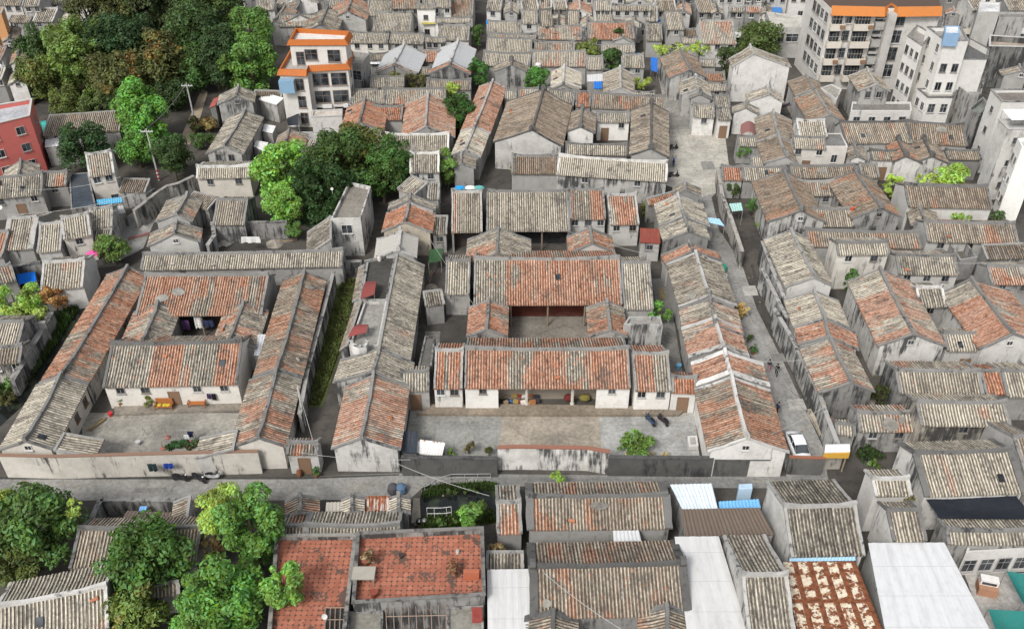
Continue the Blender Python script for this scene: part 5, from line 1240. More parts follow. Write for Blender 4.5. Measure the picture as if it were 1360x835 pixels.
# apartment block
Z(1010, 0)
def apartment():
    z = 14.6
    P = [U(p, z) for p in [(250,-70),(365,42),(640,48),(672,28),(705,48),(935,45),(905,-70)]]
    c = sum(P, Vector()) / len(P); c.z = 0
    e = empty('apartment_block', 'big grey apartment block with bright orange eave and cream balconies', 'apartments', c, 0)
    q = [(p.x-c.x, p.y-c.y) for p in P]
    foot = [q[0], q[1], (q[4][0]-.1, q[1][1]), (q[5][0], q[5][1]), q[6]]
    m = MB(); m.prism(foot, -.3, z-.1); ob('wall', m, 'wall', e, (.72,.3,.08))
    # orange eave
    m = MB()
    for a, b in ((q[1], q[2]), (q[2], q[3]), (q[3], q[4]), (q[4], q[5])):
        a, b = Vector(a), Vector(b); up = Vector((0, .9))
        m.add([(a.x,a.y-.9,z-1.0),(b.x,b.y-.9,z-1.0),(b.x,b.y,z+.4),(a.x,a.y,z+.4),(a.x,a.y,z-1.0),(b.x,b.y,z-1.0)], [(0,1,2,3),(0,4,5,1)])
    ob('orange_eave', m, 'paint', e, (.50,.175,.04))
    m = MB(); m.prism([(x*.995, y+.2) for x, y in foot], z-.09, z+.1); ob('roof_deck', m, 'redtile', e)
    a, b = Vector(q[1]), Vector(foot[2]); d = (b-a).normalized(); L = (b-a).length; y0 = a.y
    # balconies and windows on the street front
    cols = [(.02,.24),(.38,.68)]
    for fl in range(4):
        zz = z - 3.5 - fl*3.05
        for f0, f1 in cols:
            x0, x1 = a.x + L*f0, a.x + L*f1
            m = MB(); m.box(x0, x1, y0-1.3, y0-.02, zz, zz+.2); m.box(x0, x1, y0-1.3, y0-1.15, zz+.2, zz+1.15); m.box(x0, x0+.15, y0-1.15, y0-.02, zz+.2, zz+1.15); m.box(x1-.15, x1, y0-1.15, y0-.02, zz+.2, zz+1.15)
            bal = ob('balcony', m, 'wall', e, (.80,.15,.5))
            m = MB(); n = int((x1-x0)/.5)
            for i in range(n+1): m.box(x0+.05+(x1-x0-.1)*i/n-.02, x0+.05+(x1-x0-.1)*i/n+.02, y0-1.25, y0-1.2, zz+1.15, zz+2.6)
            m.box(x0, x1, y0-1.27, y0-1.19, zz+2.0, zz+2.05); ob('grille', m, 'paint', bal, (.3,.28,.26))
            m = MB(); m.box(x0+.3, x1-.3, y0-.06, y0-.01, zz+.3, zz+2.5); ob('glazing', m, 'glass', bal)
            if fl % 2 == 0: m = MB(); m.box(x1-.9, x1-.1, y0-1.75, y0-1.32, zz+.5, zz+1.0); ob('plant_box', m, 'wood', bal, (.25,.15,.09))
        for f in (.31,):
            opening(e, 'window', 1.1, 1.7, (a.x+L*f, y0-.03, zz+.9), math.pi)
        # stair flights as slabs
        m = MB(); x0, x1 = a.x+L*.72, a.x+L*.86
        m.box(x0, x1, y0-1.0, y0-.02, zz+.1, zz+1.3); m.box(x0, x1, y0-.9, y0-.02, zz+1.9, zz+2.1); ob('stair_slab', m, 'wall', e, (.45,.5,0))
        m = MB(); m.box(x0+.1, x1-.1, y0-.05, y0-.01, zz+1.3, zz+2.6); ob('stair_opening', m, 'glass', e)
    m = MB(); m.box(a.x+L*.87, a.x+L*1.0, y0-1.6, y0-.02, -.3, z-.6); ob('stair_tower', m, 'wall', e, (.55,.45,.05))
    for fl in range(4): opening(e, 'window', 1.5, 2.2, (a.x+L*1.12, y0-.06, z-3.0-fl*3.05), math.pi)
    # side facade
    p, r_ = Vector(q[0]), Vector(q[1]); d = (r_-p); L2 = d.length; d.normalize(); nn = Vector((d.y, -d.x)); rzz = math.atan2(-nn.x, nn.y)
    for fl in range(4):
        for f in (.38,.55,.72,.9):
            w = p + d*L2*f + nn*.03; opening(e, 'window', 1.2, 1.6, (w.x, w.y, z-2.8-fl*3.05), rzz)
apartment()
K('dark concrete side block of the apartment house with cut corner', [(755,60),(830,120),(945,118),(950,70)], 11.8, .7, wl=.40, ws=.7, deck=(.32,.31,.3), name='apartment_annex', cat='apartments')
K('flat roofed shop house beside the tree and the apartment block', [(60,140),(210,140),(222,82),(30,60)], 6., .3, wl=.6, ws=.4, deck=(.5,.48,.43), wins=[(0,1,2,3.,1.5,3.2,3.2)])
# ================================================================== far rows at the top of the view
ORD = ['first','second','third','fourth','fifth','sixth','seventh','eighth','ninth','tenth','eleventh','twelfth','thirteenth','fourteenth','fifteenth','sixteenth','seventeenth','eighteenth','nineteenth','twentieth']
def tone(r, l, b):
    if r > .7: return 'orange roofed'
    if r > .4: return 'orange patched'
    if b > .45: return 'brown roofed'
    if l > .75: return 'pale roofed'
    if l > .55: return 'grey roofed'
    return 'dark roofed'
def ROW(place, yr, ye, xs, ze=4.2, dy=0., group=None, win=2, tilt=0.):
    """row of ribbed houses: ridge at yr, eave at ye (photo px), boundaries xs"""
    for i in range(len(xs) - 1):
        x0, x1 = xs[i], xs[i+1]
        if x0 is None or x1 is None: continue
        gap = (x1 - x0) * .03
        r = rnd.choice([0, .02, .05, .1, .3, .5, .8]) * (1 if rnd.random() < .8 else .3); l = rnd.uniform(.5, .95); b = rnd.choice([0, 0, .2, .35, .6])
        z = ze + rnd.choice([0, 0, .4, 1.6, 2.0]); j = rnd.uniform(-1.2, 1.2) ; k = tilt * (x0 + x1) / 2
        xm = (x0+x1)/2
        two = ', two storeys high' if z > ze + 1 else ''
        lab = f'{tone(r,l,b)} house, {ORD[i]} from left in the row {place}'; g_ = group or 'old houses in the far rows at the top'
        kw = dict(r=r, l=l, b=b, ze=z, wl=rnd.choice([.4,.5,.6,.75,.85]), ws=rnd.uniform(.2,.7), rib=.36, group=g_, vd=rnd.choice([.15,.25,.4,.6]))
        if rnd.random() < .28 and x1 - x0 > 14:
            kw['ze'] = min(z, 4.2); w_ = (x1 - x0) / 2 - gap
            e = H(lab, (xm, ye+j+dy+k+1), (xm + (680 - xm) * .006, yr+j+dy+k-4), (x0+gap, ye+j+dy+k+5), gw=1, **kw)
        else:
            e = H(lab, (x0+gap, yr+j+dy+k+rnd.uniform(-.8,.8)), (x1-gap, yr+j+dy+k+rnd.uniform(-.8,.8)), (xm, ye+j+dy+k+rnd.uniform(0,2)), win=max(1, int((x1-x0)/11)), bw=.7, **kw)
            if rnd.random() < .4:
                mm = MB(); wd = rnd.uniform(1.2, 2.6); mm.add([(-wd,.0,.55),(wd,.0,.55),(wd,1.4,0),(-wd,1.4,0),(-wd,.0,.49),(wd,.0,.49),(wd,1.4,-.06),(-wd,1.4,-.06)], [(0,1,2,3),(7,6,5,4),(3,2,6,7),(0,3,7,4),(1,5,6,2)])
                yw = max(v.co.y for c_ in e.children if c_.name.startswith('wall') for v in c_.data.vertices)
                ob('awning', mm, 'sheet', e, (*rnd.choice([(.6,.6,.6),(.05,.2,.5),(.25,.27,.3),(.3,.07,.05),(.45,.42,.36),(.1,.25,.3)]), rnd.choice([1,1,.6])), (rnd.uniform(-1,1), yw, 2.2))
Z(0, 0, 1.)
GROUP[0] = None
ROW('behind the white shop front', 0, 10, [440,486,520,560,600,622], 4.2)
ROW('on the top edge, centre left', -16, -7, [330,370,420,470,520,575,622], 4.2)
ROW('right of the dark street, top', 5, 13, [648,668,690,714,733,752,788,812,866], 4.6)
ROW('far beyond the dark street', -10, -3, [650,685,720,752,790,830,870,905,945], 4.4)
ROW('with balconies above the orange row', 22, 33, [715,733,752,770,790,812,830,850], 3.6)
ROW('above the rust striped warehouse roof', 6, 15, [868,896,921,944,962], 4.2)
ROW('over the pale two storey house', 15, 25, [832,856,873], 3.8)
ROW('at the very top right of centre', -14, -6, [950,985,1015,1045,1070], 5.0)
ROW('beside the flat shop house', 8, 16, [968,990,1010,1028], 6.4)
ROW('just left of the wood top', 18, 29, [22,52,80,100], 3.8)
ROW('at the upper left corner', -4, 6, [0,36,60,90,118], 4.6)
ROW('under the sandy blank wall', 68, 80, [-12,12,32], 3.8)
ROW('just above the red house', 95, 106, [-14,10,34], 4.0)
ROW('at the left frame edge', 40, 52, [-20,2,22], 4.2)
ROW('behind the garden terrace', 4, 14, [1255,1280,1300,1330,1365], 4.8)
ROW('beyond the garden terrace, farther back', -14, -5, [1250,1290,1330,1370], 5.0)
ROW('glimpsed above the wood', -8, 2, [130,170,210,250,290,330], 4.6)
Z(0, 0, 5.913)
K('orange ochre plaster house cut by the left edge', [(-60,110),(10,110),(30,60),(-60,60)], 9., .4, paint=(.52,.27,.12), deck=(.3,.28,.25), name='townhouse', cap=(.4,.5,.3))
K('pale sandy blank wall house at the upper left corner', [(-60,70),(190,70),(205,-20),(-60,-20)], 5.5, .3, wl=.6, ws=.4, ww=.4)
Z(1130, 0, 5.913)
K('white ribbed rooftop cabin beyond the garden terrace', [(1000,95),(1170,95),(1175,20),(1010,15)], 8.5, .1, wl=.6, ws=.4, deck=(.7,.7,.7), name='rooftop_cabin', cat='cabin')
K('grey flat block behind the rooftop cabin', [(1165,140),(1380,140),(1380,95),(1165,95)], 7., .4, wl=.45, ws=.6)
# ================================================================== trees
GRN, DRK, BRT, OLV, BRN, LIM = (.045,.105,.018), (.03,.066,.02), (.085,.19,.015), (.07,.105,.022), (.066,.08,.03), (.19,.27,.03)
GROUP[0] = None
WOOD = 'trees of the wood on the upper left'
Z(0, 0, 5.913)
T('dark leaning tree on the outer left edge of the wood', 310, 400, 201, 11, DRK, .95, group=WOOD)
T('yellowing green tree at the left end of the wood, leaves turning', 330, 600, 195, 9, OLV, .95, col2=(.22,.17,.03), group=WOOD)
T('tall yellow green tree in the left middle of the wood', 600, 400, 244, 14, (.075,.135,.02), 1.1, group=WOOD)
T('yellow green lower tree under the tall yellow green one', 620, 620, 183, 8, (.07,.125,.02), .9, group=WOOD)
T('dark blue green spreading tree at the heart of the wood', 960, 330, 256, 13, (.018,.05,.022), .8, group=WOOD)
T('olive brown tree with orange blossom clusters in the wood', 930, 620, 244, 10, BRN, .85, col2=(.33,.17,.012), group=WOOD)
T('grey brown tree with golden top blossom in the wood', 1230, 480, 244, 11, BRN, .9, col2=(.30,.16,.012), group=WOOD)
T('tall dull casuarina at the top of the wood, leftmost', 700, 90, 207, 17, (.05,.062,.025), 1.3, group=WOOD)
T('tall dull casuarina at the top of the wood, second from left', 930, 60, 207, 17, (.055,.068,.022), 1.3, group=WOOD)
T('tall dull casuarina at the top of the wood, third from left', 1180, 70, 207, 17, (.032,.05,.024), 1.3, group=WOOD)
Z(0, 0)
T('tall dark tree at the top of the wood near its right part', 880, 60, 134, 16, (.03,.06,.02), 1.2, group=WOOD)
T('tall dark green tree in the upper right of the wood', 1010, 170, 158, 15, DRK, 1.1, group=WOOD)
T('tall mid green tree on the top right of the wood', 1110, 70, 146, 16, (.04,.08,.02), 1.1, group=WOOD)
T('round green tree right of the golden blossom in the wood', 1010, 330, 134, 9, (.035,.095,.022), .95, group=WOOD)
T('shadowy dark tree behind the path in the wood', 1140, 300, 122, 11, (.02,.045,.018), 1., group=WOOD)
T('fresh green tree on the right edge of the wood', 1290, 330, 140, 12, (.055,.15,.018), 1.1, group=WOOD)
T('fresh green tree top above the right edge of the wood', 1290, 160, 109, 14, (.055,.14,.018), 1.1, group=WOOD)
T('dark undergrowth tree at the foot of the wood left of the path', 880, 480, 122, 6, (.022,.05,.016), .8, group=WOOD)
T('bright green conical tree standing before the wood', 740, 600, 150, 11, (.06,.20,.014), 1.25)
T('lower skirt tree under the bright green conical tree', 700, 760, 110, 6, (.05,.17,.014), .8)
T('dark pine green tree behind the dark slate roof', 430, 740, 130, 8, (.018,.055,.02), .9)
T('dark bushy tree right of the lamp post at the wood foot', 880, 800, 110, 7, (.025,.06,.016), .85)
bush('low green scrub beside the dirt path', 1040, 720, 60, (.04,.09,.025), ax=1.4)
bush('brown dry scrub on the bank right of the dirt path', 1075, 640, 55, (.14,.10,.04), ax=1., sq=.8)
bush('grey green scrub under the grey gable by the path', 1010, 640, 50, (.06,.075,.03))
Z(0, 0)
T('low yellow green tree closing the foot of the wood, left', 330, 520, 90, 6, OLV, .8, group=WOOD)
T('low olive tree closing the foot of the wood, centre', 500, 560, 95, 6, (.05,.08,.025), .75, group=WOOD)
T('low dark tree closing the foot of the wood by the conical tree', 620, 540, 90, 6.5, DRK, .8, group=WOOD)
T('dull green tree filling the wood between the casuarinas', 620, 210, 120, 12, (.03,.06,.02), 1., group=WOOD)
T('deep green tree filling the right heart of the wood', 1080, 210, 110, 13, (.02,.05,.018), 1., group=WOOD)
Z(340, 205)
T('bright lime green tree in the leafy block left of centre', 150, 100, 170, 9.5, (.10,.27,.012), 1.1)
T('lime green lower boughs tree below the bright lime tree', 140, 260, 100, 6, (.09,.24,.012), .9)
T('very dark glossy tree right of the bright lime tree', 330, 185, 165, 9.5, (.014,.045,.012), 1.15)
T('dark tree top rising behind the narrow white house', 410, 20, 160, 11, (.03,.07,.015), .9)
T('olive tinted tree behind the narrow white house', 520, -30, 150, 10, (.07,.09,.02), .9, col2=(.16,.12,.02))
T('feathery green tree right of the narrow white house', 650, 110, 130, 8, (.035,.10,.016), 1.0)
T('feathery green tree above the tilted red patched roof', 690, 30, 130, 9, (.03,.09,.015), .9)
T('small green shrub under the lime green tree by the ruin', 200, 385, 55, 3, (.05,.12,.02), .8)
T('thin green tree between the white framed house and the grey gable', 985, 60, 70, 6.5, (.07,.15,.02), 1.2)
bush('mixed brown green shrub before the worn brown roof', 1400, 80, 85, (.075,.085,.03), 3.5, ax=1.1)
Z(0, 0, 1.)
T('round dark green tree beside the long orange gable', 607, 147, 24, 6.5, (.022,.075,.012), .9)
T('round tree at the gap by the silver gable, upper', 637, 95, 15, 6, (.025,.09,.014), 1.1)
T('small green tree in the dark street gap at the top', 635, 45, 11, 5, (.03,.085,.016), 1.1)
T('bright round tree near the white painted gable', 713, 106, 20, 5.5, (.035,.14,.014), .85)
T('yellow green tree over the striped roof row', 782, 67, 20, 5, (.10,.14,.025), .75)
T('upright dark green tree by the narrow lane houses', 812, 78, 16, 6, (.028,.075,.018), 1.1)
T('tiny round topiary tree on the orange tiled row', 822, 43, 7, 5.5, (.02,.06,.012), 1.)
bush('yellow green bush beside the narrow lane', 852, 111, 12, (.17,.24,.03), 2.6, ax=1.1)
bush('long bright yellow green creeper over the roof by the narrow lane', 895, 66, 14, (.20,.28,.02), 4.6, ax=2.6, sq=.5)
bush('second clump of bright creeper left of the rust striped warehouse', 930, 63, 12, (.18,.27,.025), 4.6, ax=1.7, sq=.6)
T('broad dull green tree left of the apartment block', 1008, 55, 32, 8, (.05,.085,.022), .8)
T('dark tree between the brown gable and the concrete block', 968, 76, 17, 6, (.035,.06,.02), .9)
bush('yellow green creeper among the orange ribbed rows', 600, 120, 13, (.17,.26,.02), 4.2, ax=1.2, sq=.5)
bush('brown green thicket on the roofs below the silver gables', 540, 109, 22, (.08,.085,.035), 4.2, ax=1.5, sq=.5)
bush('green shrub at the far corner by the broad pale roof', 473, 36, 12, (.05,.085,.02), 3.)
bush('leafy vine heap left of the broad dark brown house', 1188, 245, 14, (.20,.32,.02), 4.6, sq=1.2)
bush('leafy vine heap on the ridge of the broad dark brown house', 1262, 233, 25, (.16,.30,.015), 5.6, ax=1.3, sq=.5)
bush('low bright vines left along the dark brown ridge', 1232, 238, 12, (.20,.30,.02), 4.6, ax=2., sq=.4)
bush('small bright bush beside the turquoise downpipe', 1196, 276, 9, (.15,.26,.02), 2.6)
bush('bright weeds inside the tiny dark courtyard at the right', 1276, 288, 13, (.14,.27,.02), 3.2, ax=1.3, sq=.6)
bush('dark creeper against the foot of the bright white tower', 1324, 288, 12, (.04,.09,.03), 3.)
T('small tree in the pocket yard beside the silver grey house', 1132, 370, 12, 4.6, (.035,.10,.022), 1.)
bush('potted greenery by the teal canopy in the plaza yard', 1002, 272, 11, (.035,.10,.02), 3.2)
bush('leafy plants in the shaded yard below the orange end', 975, 250, 12, (.03,.06,.02), 2.6, ax=1.3)
bush('low weeds at the yard corner near the small pale roof', 1012, 298, 9, (.10,.17,.03), 1.2)
bush('small bush on the terrace near the red barrel canopy', 986, 200, 11, (.04,.12,.02), 3.)
bush('dark shrub by the single red door', 1120, 205, 9, (.04,.10,.02), 3.)
bush('yellowed vine on the round white gable', 1135, 212, 7, (.32,.25,.06), 3.4, trunk=False)
bush('tall dark shrub in the gap under the black left gable', 1170, 523, 13, (.035,.05,.015), 3.2, sq=1.1)
bush('bright weeds in the dark ditch below the yellow booth', 1163, 615, 8, (.07,.16,.02), .8, ax=1.5)
bush('dark weeds filling the sunken plot beyond the booth', 1152, 600, 20, (.018,.045,.012), 1., ax=1.3, sq=.4)
bush('thatch coloured dry grass hanging at the alley wall end', 1094, 532, 9, (.36,.25,.10), 3.2, sq=1.6)
bush('dry golden weeds on the alley edge beside the mottled house', 987, 413, 11, (.33,.23,.07), 2.4, sq=1.2)
bush('bright green shrub beside the concrete roof box', 875, 415, 17, (.06,.19,.018), 3.2, ax=1.2)
bush('round leafy bush in the right corner of the central yard', 843, 590, 25, (.075,.19,.018), 2.6, ax=1.1)
bush('dry grass tuft along the wall under the round bush', 860, 605, 12, (.30,.22,.10), 1.0, ax=3., sq=.3, trunk=False)
bush('climbing plant with yellow leaves behind the rusty red shed', 858, 278, 12, (.14,.17,.03), 3., ax=.7, sq=1.4)
bush('pale bush at the far corner of the alley row', 870, 247, 9, (.22,.17,.06), 3., ax=1.2, trunk=False)
bush('bare twiggy shrub by the left front wall of the central yard', 622, 592, 10, (.10,.09,.06), 1.6, dens=.25)
bush('little dark bush by the screen wall', 649, 598, 6, (.05,.06,.02), 1.2)
bush('tiny green plant by the white rusty sheet', 600, 600, 6, (.09,.18,.03), 1.)
bush('green saplings on the canal bank beside the pipe frame', 624, 682, 19, (.07,.22,.015), 4.5)
bush('lush low plants along the far bank of the dark ditch', 620, 652, 9, (.035,.075,.015), .7, ax=4., sq=.4, trunk=False)
bush('low plants at the near bank of the dark ditch', 595, 694, 9, (.05,.11,.02), .8, ax=2.6, sq=.5, trunk=False)
bush('bright small bush on the lane edge behind the tan hall', 740, 634, 11, (.14,.27,.02), 2.0, ax=1.2)
bush('tall round shrub by the pink parasol', 147, 330, 23, (.07,.14,.025), 4.5, sq=.9, name='tree', cat='tree')
bush('bright green vine mound at the left edge', 18, 398, 30, (.13,.26,.015), 5., ax=1.4, sq=.6)
bush('pale green vine drape along the left edge wall', 35, 415, 22, (.20,.28,.05), 3.4, ax=2., sq=.35, trunk=False)
bush('orange brown withered vine below the striped house', 70, 395, 19, (.23,.11,.025), 4.2, ax=1.1, sq=.8)
for i, (x, y, rr) in enumerate([(60,438,11), (46,462,12), (34,484,11), (16,510,12), (8,530,14)]):
    bush(['upper bank weeds at the dark ditch','mid bank weeds at the dark ditch','lower bank weeds at the dark ditch','ferny weeds near the ditch bend','olive scrub where the dark ditch leaves the frame'][i], x, y, rr, [(.07,.14,.02),(.06,.15,.02),(.07,.15,.02),(.06,.13,.02),(.07,.075,.03)][i], 1.6, sq=.8)
Z(0, 620)
T('large mixed green tree at the lower left corner', 170, 300, 240, 8.5, (.04,.10,.02), .9)
T('yellow green tree tops at the left edge beside the lane', 10, 220, 110, 6.5, (.17,.24,.03), .8)
T('brown tinged lower tree at the lower left corner', 90, 470, 170, 5.5, (.06,.09,.025), .8)
T('pale lime shoots on top of the large lower left tree', 380, 205, 55, 7, (.16,.25,.03), .8)
T('round dense green tree hiding the brown white roof', 745, 435, 235, 8, (.035,.105,.014), .8)
T('pale lime green tree at the lane edge, feathery crown', 1130, 215, 130, 7.5, (.19,.32,.035), .8)
T('tall green tree right of the pale lime tree', 1290, 300, 185, 9.5, (.055,.16,.018), 1.1)
T('green tree over the left end of the red terrace', 1150, 680, 225, 8, (.05,.16,.014), .9)
T('leafy tree filling the gap between the two bottom trees', 1040, 640, 130, 6.5, (.05,.14,.016), .8)
T('yellow flecked shrubby tree at the bottom left', 690, 750, 190, 5.5, (.08,.135,.025), .75, col2=(.25,.2,.04))
T('leafy tree at the very bottom beside the terrace wall', 1010, 830, 130, 6, (.06,.17,.016), .8)
Z(340, 620)
T('light green tree leaning over the left red terrace', 130, 590, 115, 8, (.085,.22,.02), 1.0)
Z(0, 620)
bush('withered brown climbers covering the house right of the round tree', 1060, 420, 90, (.10,.07,.035), 4.2, ax=1.2, sq=.5, trunk=False)
Z(340,620)
bush('dry weeds on the roof beside the red terrace corner', 1245, 415, 40, (.14,.10,.06), 3.2, ax=1.5, sq=.5, trunk=False)
Z(1010,620)
bush('mossy tuft on the wall end of the tall white house', 770, 150, 26, (.10,.10,.04), 5., trunk=False)
# grass in the alley
Z(0,0,1.)
def grass(name, pts, n, col, h=.28):
    P = [U(p, 0) for p in pts]; v = []
    k = len(P) // 2
    for i in range(n):
        t = nrs.rand() * (k - 1); j = min(k - 2, int(t)); f = t - j; s = nrs.rand()
        a = P[j].lerp(P[j+1], f); b = P[len(P)-1-j].lerp(P[len(P)-2-j], f); q = a.lerp(b, s)
        an = nrs.rand() * 6.28; w = .06 + .06*nrs.rand(); hh = h * (.5 + nrs.rand()); dx, dy = math.cos(an)*w, math.sin(an)*w
        v += [(q.x-dx,q.y-dy,0),(q.x+dx,q.y+dy,0),(q.x+dx*.4+dy*1.5,q.y+dy*.4-dx*1.5,hh),(q.x-dx*.4+dy*1.5,q.y-dy*.4-dx*1.5,hh)]
    o = ob(name, leaf_mesh(name, np.array(v)), None, None, col, kind='stuff'); return o
grass('grass', [(455,372),(436,430),(424,480),(412,538),(424,538),(446,480),(460,430),(476,372)], 8000, (.11,.14,.03))

grass('bank_grass', [(560,652),(590,647),(640,644),(658,646),(658,652),(640,650),(595,655),(563,662)], 2600, (.06,.11,.02), .5)
grass('bank_grass', [(562,690),(600,684),(655,680),(658,694),(605,700),(560,703)], 3000, (.07,.12,.02), .5)
grass('bank_grass', [(95,400),(60,450),(20,500),(-40,545),(-40,560),(30,520),(72,462),(108,405)], 3000, (.06,.12,.02), .6)
bush('overgrown weeds in the middle of the dark ditch', 640, 668, 8, (.06,.12,.02), 1.2, ax=1.6, sq=.5, trunk=False)
# ================================================================== things in the yards and lanes
GROUP[0] = None
def cyl_y(b, c, r, w, n=14, mi=0):
    vs = []
    for s in (-w/2, w/2):
        for k in range(n): t = 2*math.pi*k/n; vs.append((c[0]+r*math.cos(t), c[1]+s, c[2]+r*math.sin(t)))
    return b.add(vs, [(i, (i+1) % n, n+(i+1) % n, n+i) for i in range(n)] + [tuple(range(n))[::-1], tuple(range(n, 2*n))], mi)
_scoot = None
def scooter(label, p, rz, col, group='motor scooters'):
    global _scoot
    loc = U(p, .03)
    e = empty('motor_scooter', label, 'scooter', loc, rz, group)
    if _scoot is None:
        d = {}
        b = MB(); cyl_y(b, (0,0,0), .26, .11); b1 = b; d['wheel'] = (b, 'paint', (.02,.02,.02))
        b = MB()   # lofted body: tail, floor, apron
        prof = [(-.85,.62,.72,.10),(-.6,.45,.78,.17),(-.25,.38,.76,.19),(-.05,.30,.50,.17),(.2,.28,.36,.17),(.42,.30,.50,.18),(.55,.35,.92,.16),(.68,.5,.95,.06)]
        vs = []
        for x, z0, z1, w in prof: vs += [(x,-w,z0),(x,w,z0),(x,w*.8,z1),(x,-w*.8,z1)]
        n = len(prof); b.add(vs, [(i*4+a, i*4+(a+1) % 4, i*4+4+(a+1) % 4, i*4+4+a) for i in range(n-1) for a in range(4)] + [(0,3,2,1), (n*4-4,n*4-3,n*4-2,n*4-1)])
        d['body'] = (b, 'gloss', None)
        b = MB(); vs = []
        for x, z, w in [(-.75,.78,.1),(-.45,.85,.16),(-.15,.83,.15),(0,.78,.08)]: vs += [(x,-w,z-.06),(x,w,z-.06),(x,w*.8,z+.05),(x,-w*.8,z+.05)]
        b.add(vs, [(i*4+a, i*4+(a+1) % 4, i*4+4+(a+1) % 4, i*4+4+a) for i in range(3) for a in range(4)] + [(0,3,2,1),(12,13,14,15)])
        d['seat'] = (b, 'cloth', (.02,.02,.022))
        b = MB(); b.tube([(.48,-.36,1.0),(.52,-.12,1.05),(.52,.12,1.05),(.48,.36,1.0)], .025); b.tube([(.56,0,.5),(.5,0,1.05)], .035)
        b.tube([(.5,-.22,1.05),(.46,-.28,1.25)], .012); b.tube([(.5,.22,1.05),(.46,.28,1.25)], .012); b.box(.42,.46,-.36,-.22,1.22,1.32); b.box(.42,.46,.22,.36,1.22,1.32)
        d['handlebar'] = (b, 'paint', (.05,.05,.05))
        b = MB(); b.lathe([(.09,0),(.10,.05),(.05,.09)], 8); d['headlight'] = (b, 'gloss', (.7,.7,.65))
        b = MB(); b.tube([(.62,0,.28),(.52,0,.8)], .04); b.tube([(-.3,.1,.1),(-.1,.12,.3)], .02); d['fork'] = (b, 'paint', (.2,.2,.2))
        _scoot = {k: (v[0].mesh(k, [v[1]]), v[2]) for k, v in d.items()}
    for k, (me, c) in _scoot.items():
        if k == 'wheel':
            for x in (-.6, .64): ob('wheel', me, None, e, c, (x, 0, .26))
        else: ob(k, me, None, e, c or col, (.63, 0, .9) if k == 'headlight' else None)
    return e
Z(680, 410)
scooter('blue black scooter, left of the pair in the central yard', (712,588), math.radians(118), (.03,.06,.12))
scooter('black and maroon scooter, right of the pair in the central yard', (778,588), math.radians(122), (.03,.02,.03))
Z(0, 620)
scooter('black scooter leaning at the cream wall of the lane, leftmost', (935,70), math.radians(-8), (.02,.02,.022))
scooter('black scooter in the middle of the lane side row', (1030,72), math.radians(-28), (.025,.025,.03))
scooter('silver grey scooter at the right of the lane side row', (1105,60), math.radians(8), (.45,.45,.46))
Z(680, 205)
scooter('blue scooter parked at the plaza edge by the white roof, upper', (832,55), math.radians(80), (.05,.10,.35))
scooter('black scooter parked at the plaza edge by the white roof, lower', (832,118), math.radians(10), (.03,.025,.03))
Z(680, 0)
scooter('dark scooter at the plaza edge beside the curled gable', (830,772), math.radians(20), (.03,.03,.03))
scooter('black scooter before the plaza gate', (1078,695), math.radians(15), (.02,.02,.02))
# sedan in the alley
def sedan(label, p, rz):
    e = empty('parked_car', label, 'car', U(p, .03), rz)
    st = [(-2.2,.72,.62,.80),(-2.1,.80,.45,.95),(-1.5,.86,.35,1.0),(-.6,.88,.32,1.0),(.5,.88,.32,.98),(1.2,.87,.33,.95),(1.9,.82,.4,.82),(2.18,.68,.5,.68)]
    b = MB(); vs = []
    for x, w, z0, z1 in st: vs += [(x,-w*.9,z0),(x,-w,(z0+z1)/2),(x,-w*.9,z1),(x,0,z1+.04),(x,w*.9,z1),(x,w,(z0+z1)/2),(x,w*.9,z0)]
    n = len(st); b.add(vs, [(i*7+a, i*7+(a+1) % 7, i*7+7+(a+1) % 7, i*7+7+a) for i in range(n-1) for a in range(7)] + [tuple(range(7))[::-1], tuple(range(n*7-7, n*7))])
    ob('body', b, 'gloss', e, (.80,.81,.82), smooth=True)
    cab = [(-1.75,.74,.74,.98),(-1.05,.70,.60,1.42),(-.2,.72,.62,1.47),(.35,.70,.60,1.42),(1.15,.74,.72,.96)]
    b = MB(); vs = []
    for x, wb, wt, zt in cab: vs += [(x,-wb,.93),(x,-wt,zt),(x,wt,zt),(x,wb,.93)]
    b.add(vs, [(i*4+a, i*4+a+1, i*4+5+a, i*4+4+a) for i in range(4) for a in (0,1,2)])
    ob('windows', b, 'glass', e)
    b = MB(); vs = []
    for x, wt, zt in [(-1.1,.6,1.43),(-.2,.62,1.49),(.38,.6,1.43)]: vs += [(x,-wt,zt),(x,0,zt+.04),(x,wt,zt)]
    b.add(vs, [(0,3,4,1),(1,4,5,2),(3,6,7,4),(4,7,8,5)])
    for s in (-1,1):
        b.add([(-1.8,s*.72,1.0),(-1.08,s*.61,1.45),(-1.0,s*.61,1.45),(-1.68,s*.72,1.0)], [(0,1,2,3)])
        b.add([(1.2,s*.73,.99),(.36,s*.61,1.45),(.28,s*.61,1.45),(1.1,s*.73,.99)], [(0,1,2,3)])
        b.add([(-.25,s*.735,.95),(-.25,s*.63,1.49),(-.17,s*.63,1.49),(-.17,s*.735,.95)], [(0,1,2,3)])
    ob('roof', b, 'gloss', e, (.80,.81,.82))
    wb = MB(); cyl_y(wb, (0,0,0), .33, .2, 16); cyl_y(wb, (0,0,0), .19, .215, 12, 1)
    me = wb.mesh('wheel', ['paint', 'glass'])
    for x in (-1.35,1.35):
        for s in (-.78,.78): ob('wheel', me, None, e, (.02,.02,.02), (x, s, .33))
    for s in (-.55,.55):
        b = MB(); b.box(2.05,2.17,-.18,.18,-.07,.07); ob('headlight', b, 'gloss', e, (.7,.72,.7), (0,s,.68))
        b = MB(); b.box(-2.2,-2.08,-.18,.18,-.08,.08); ob('tail_light', b, 'gloss', e, (.3,.02,.02), (0,s,.78))
Z(1010, 410)
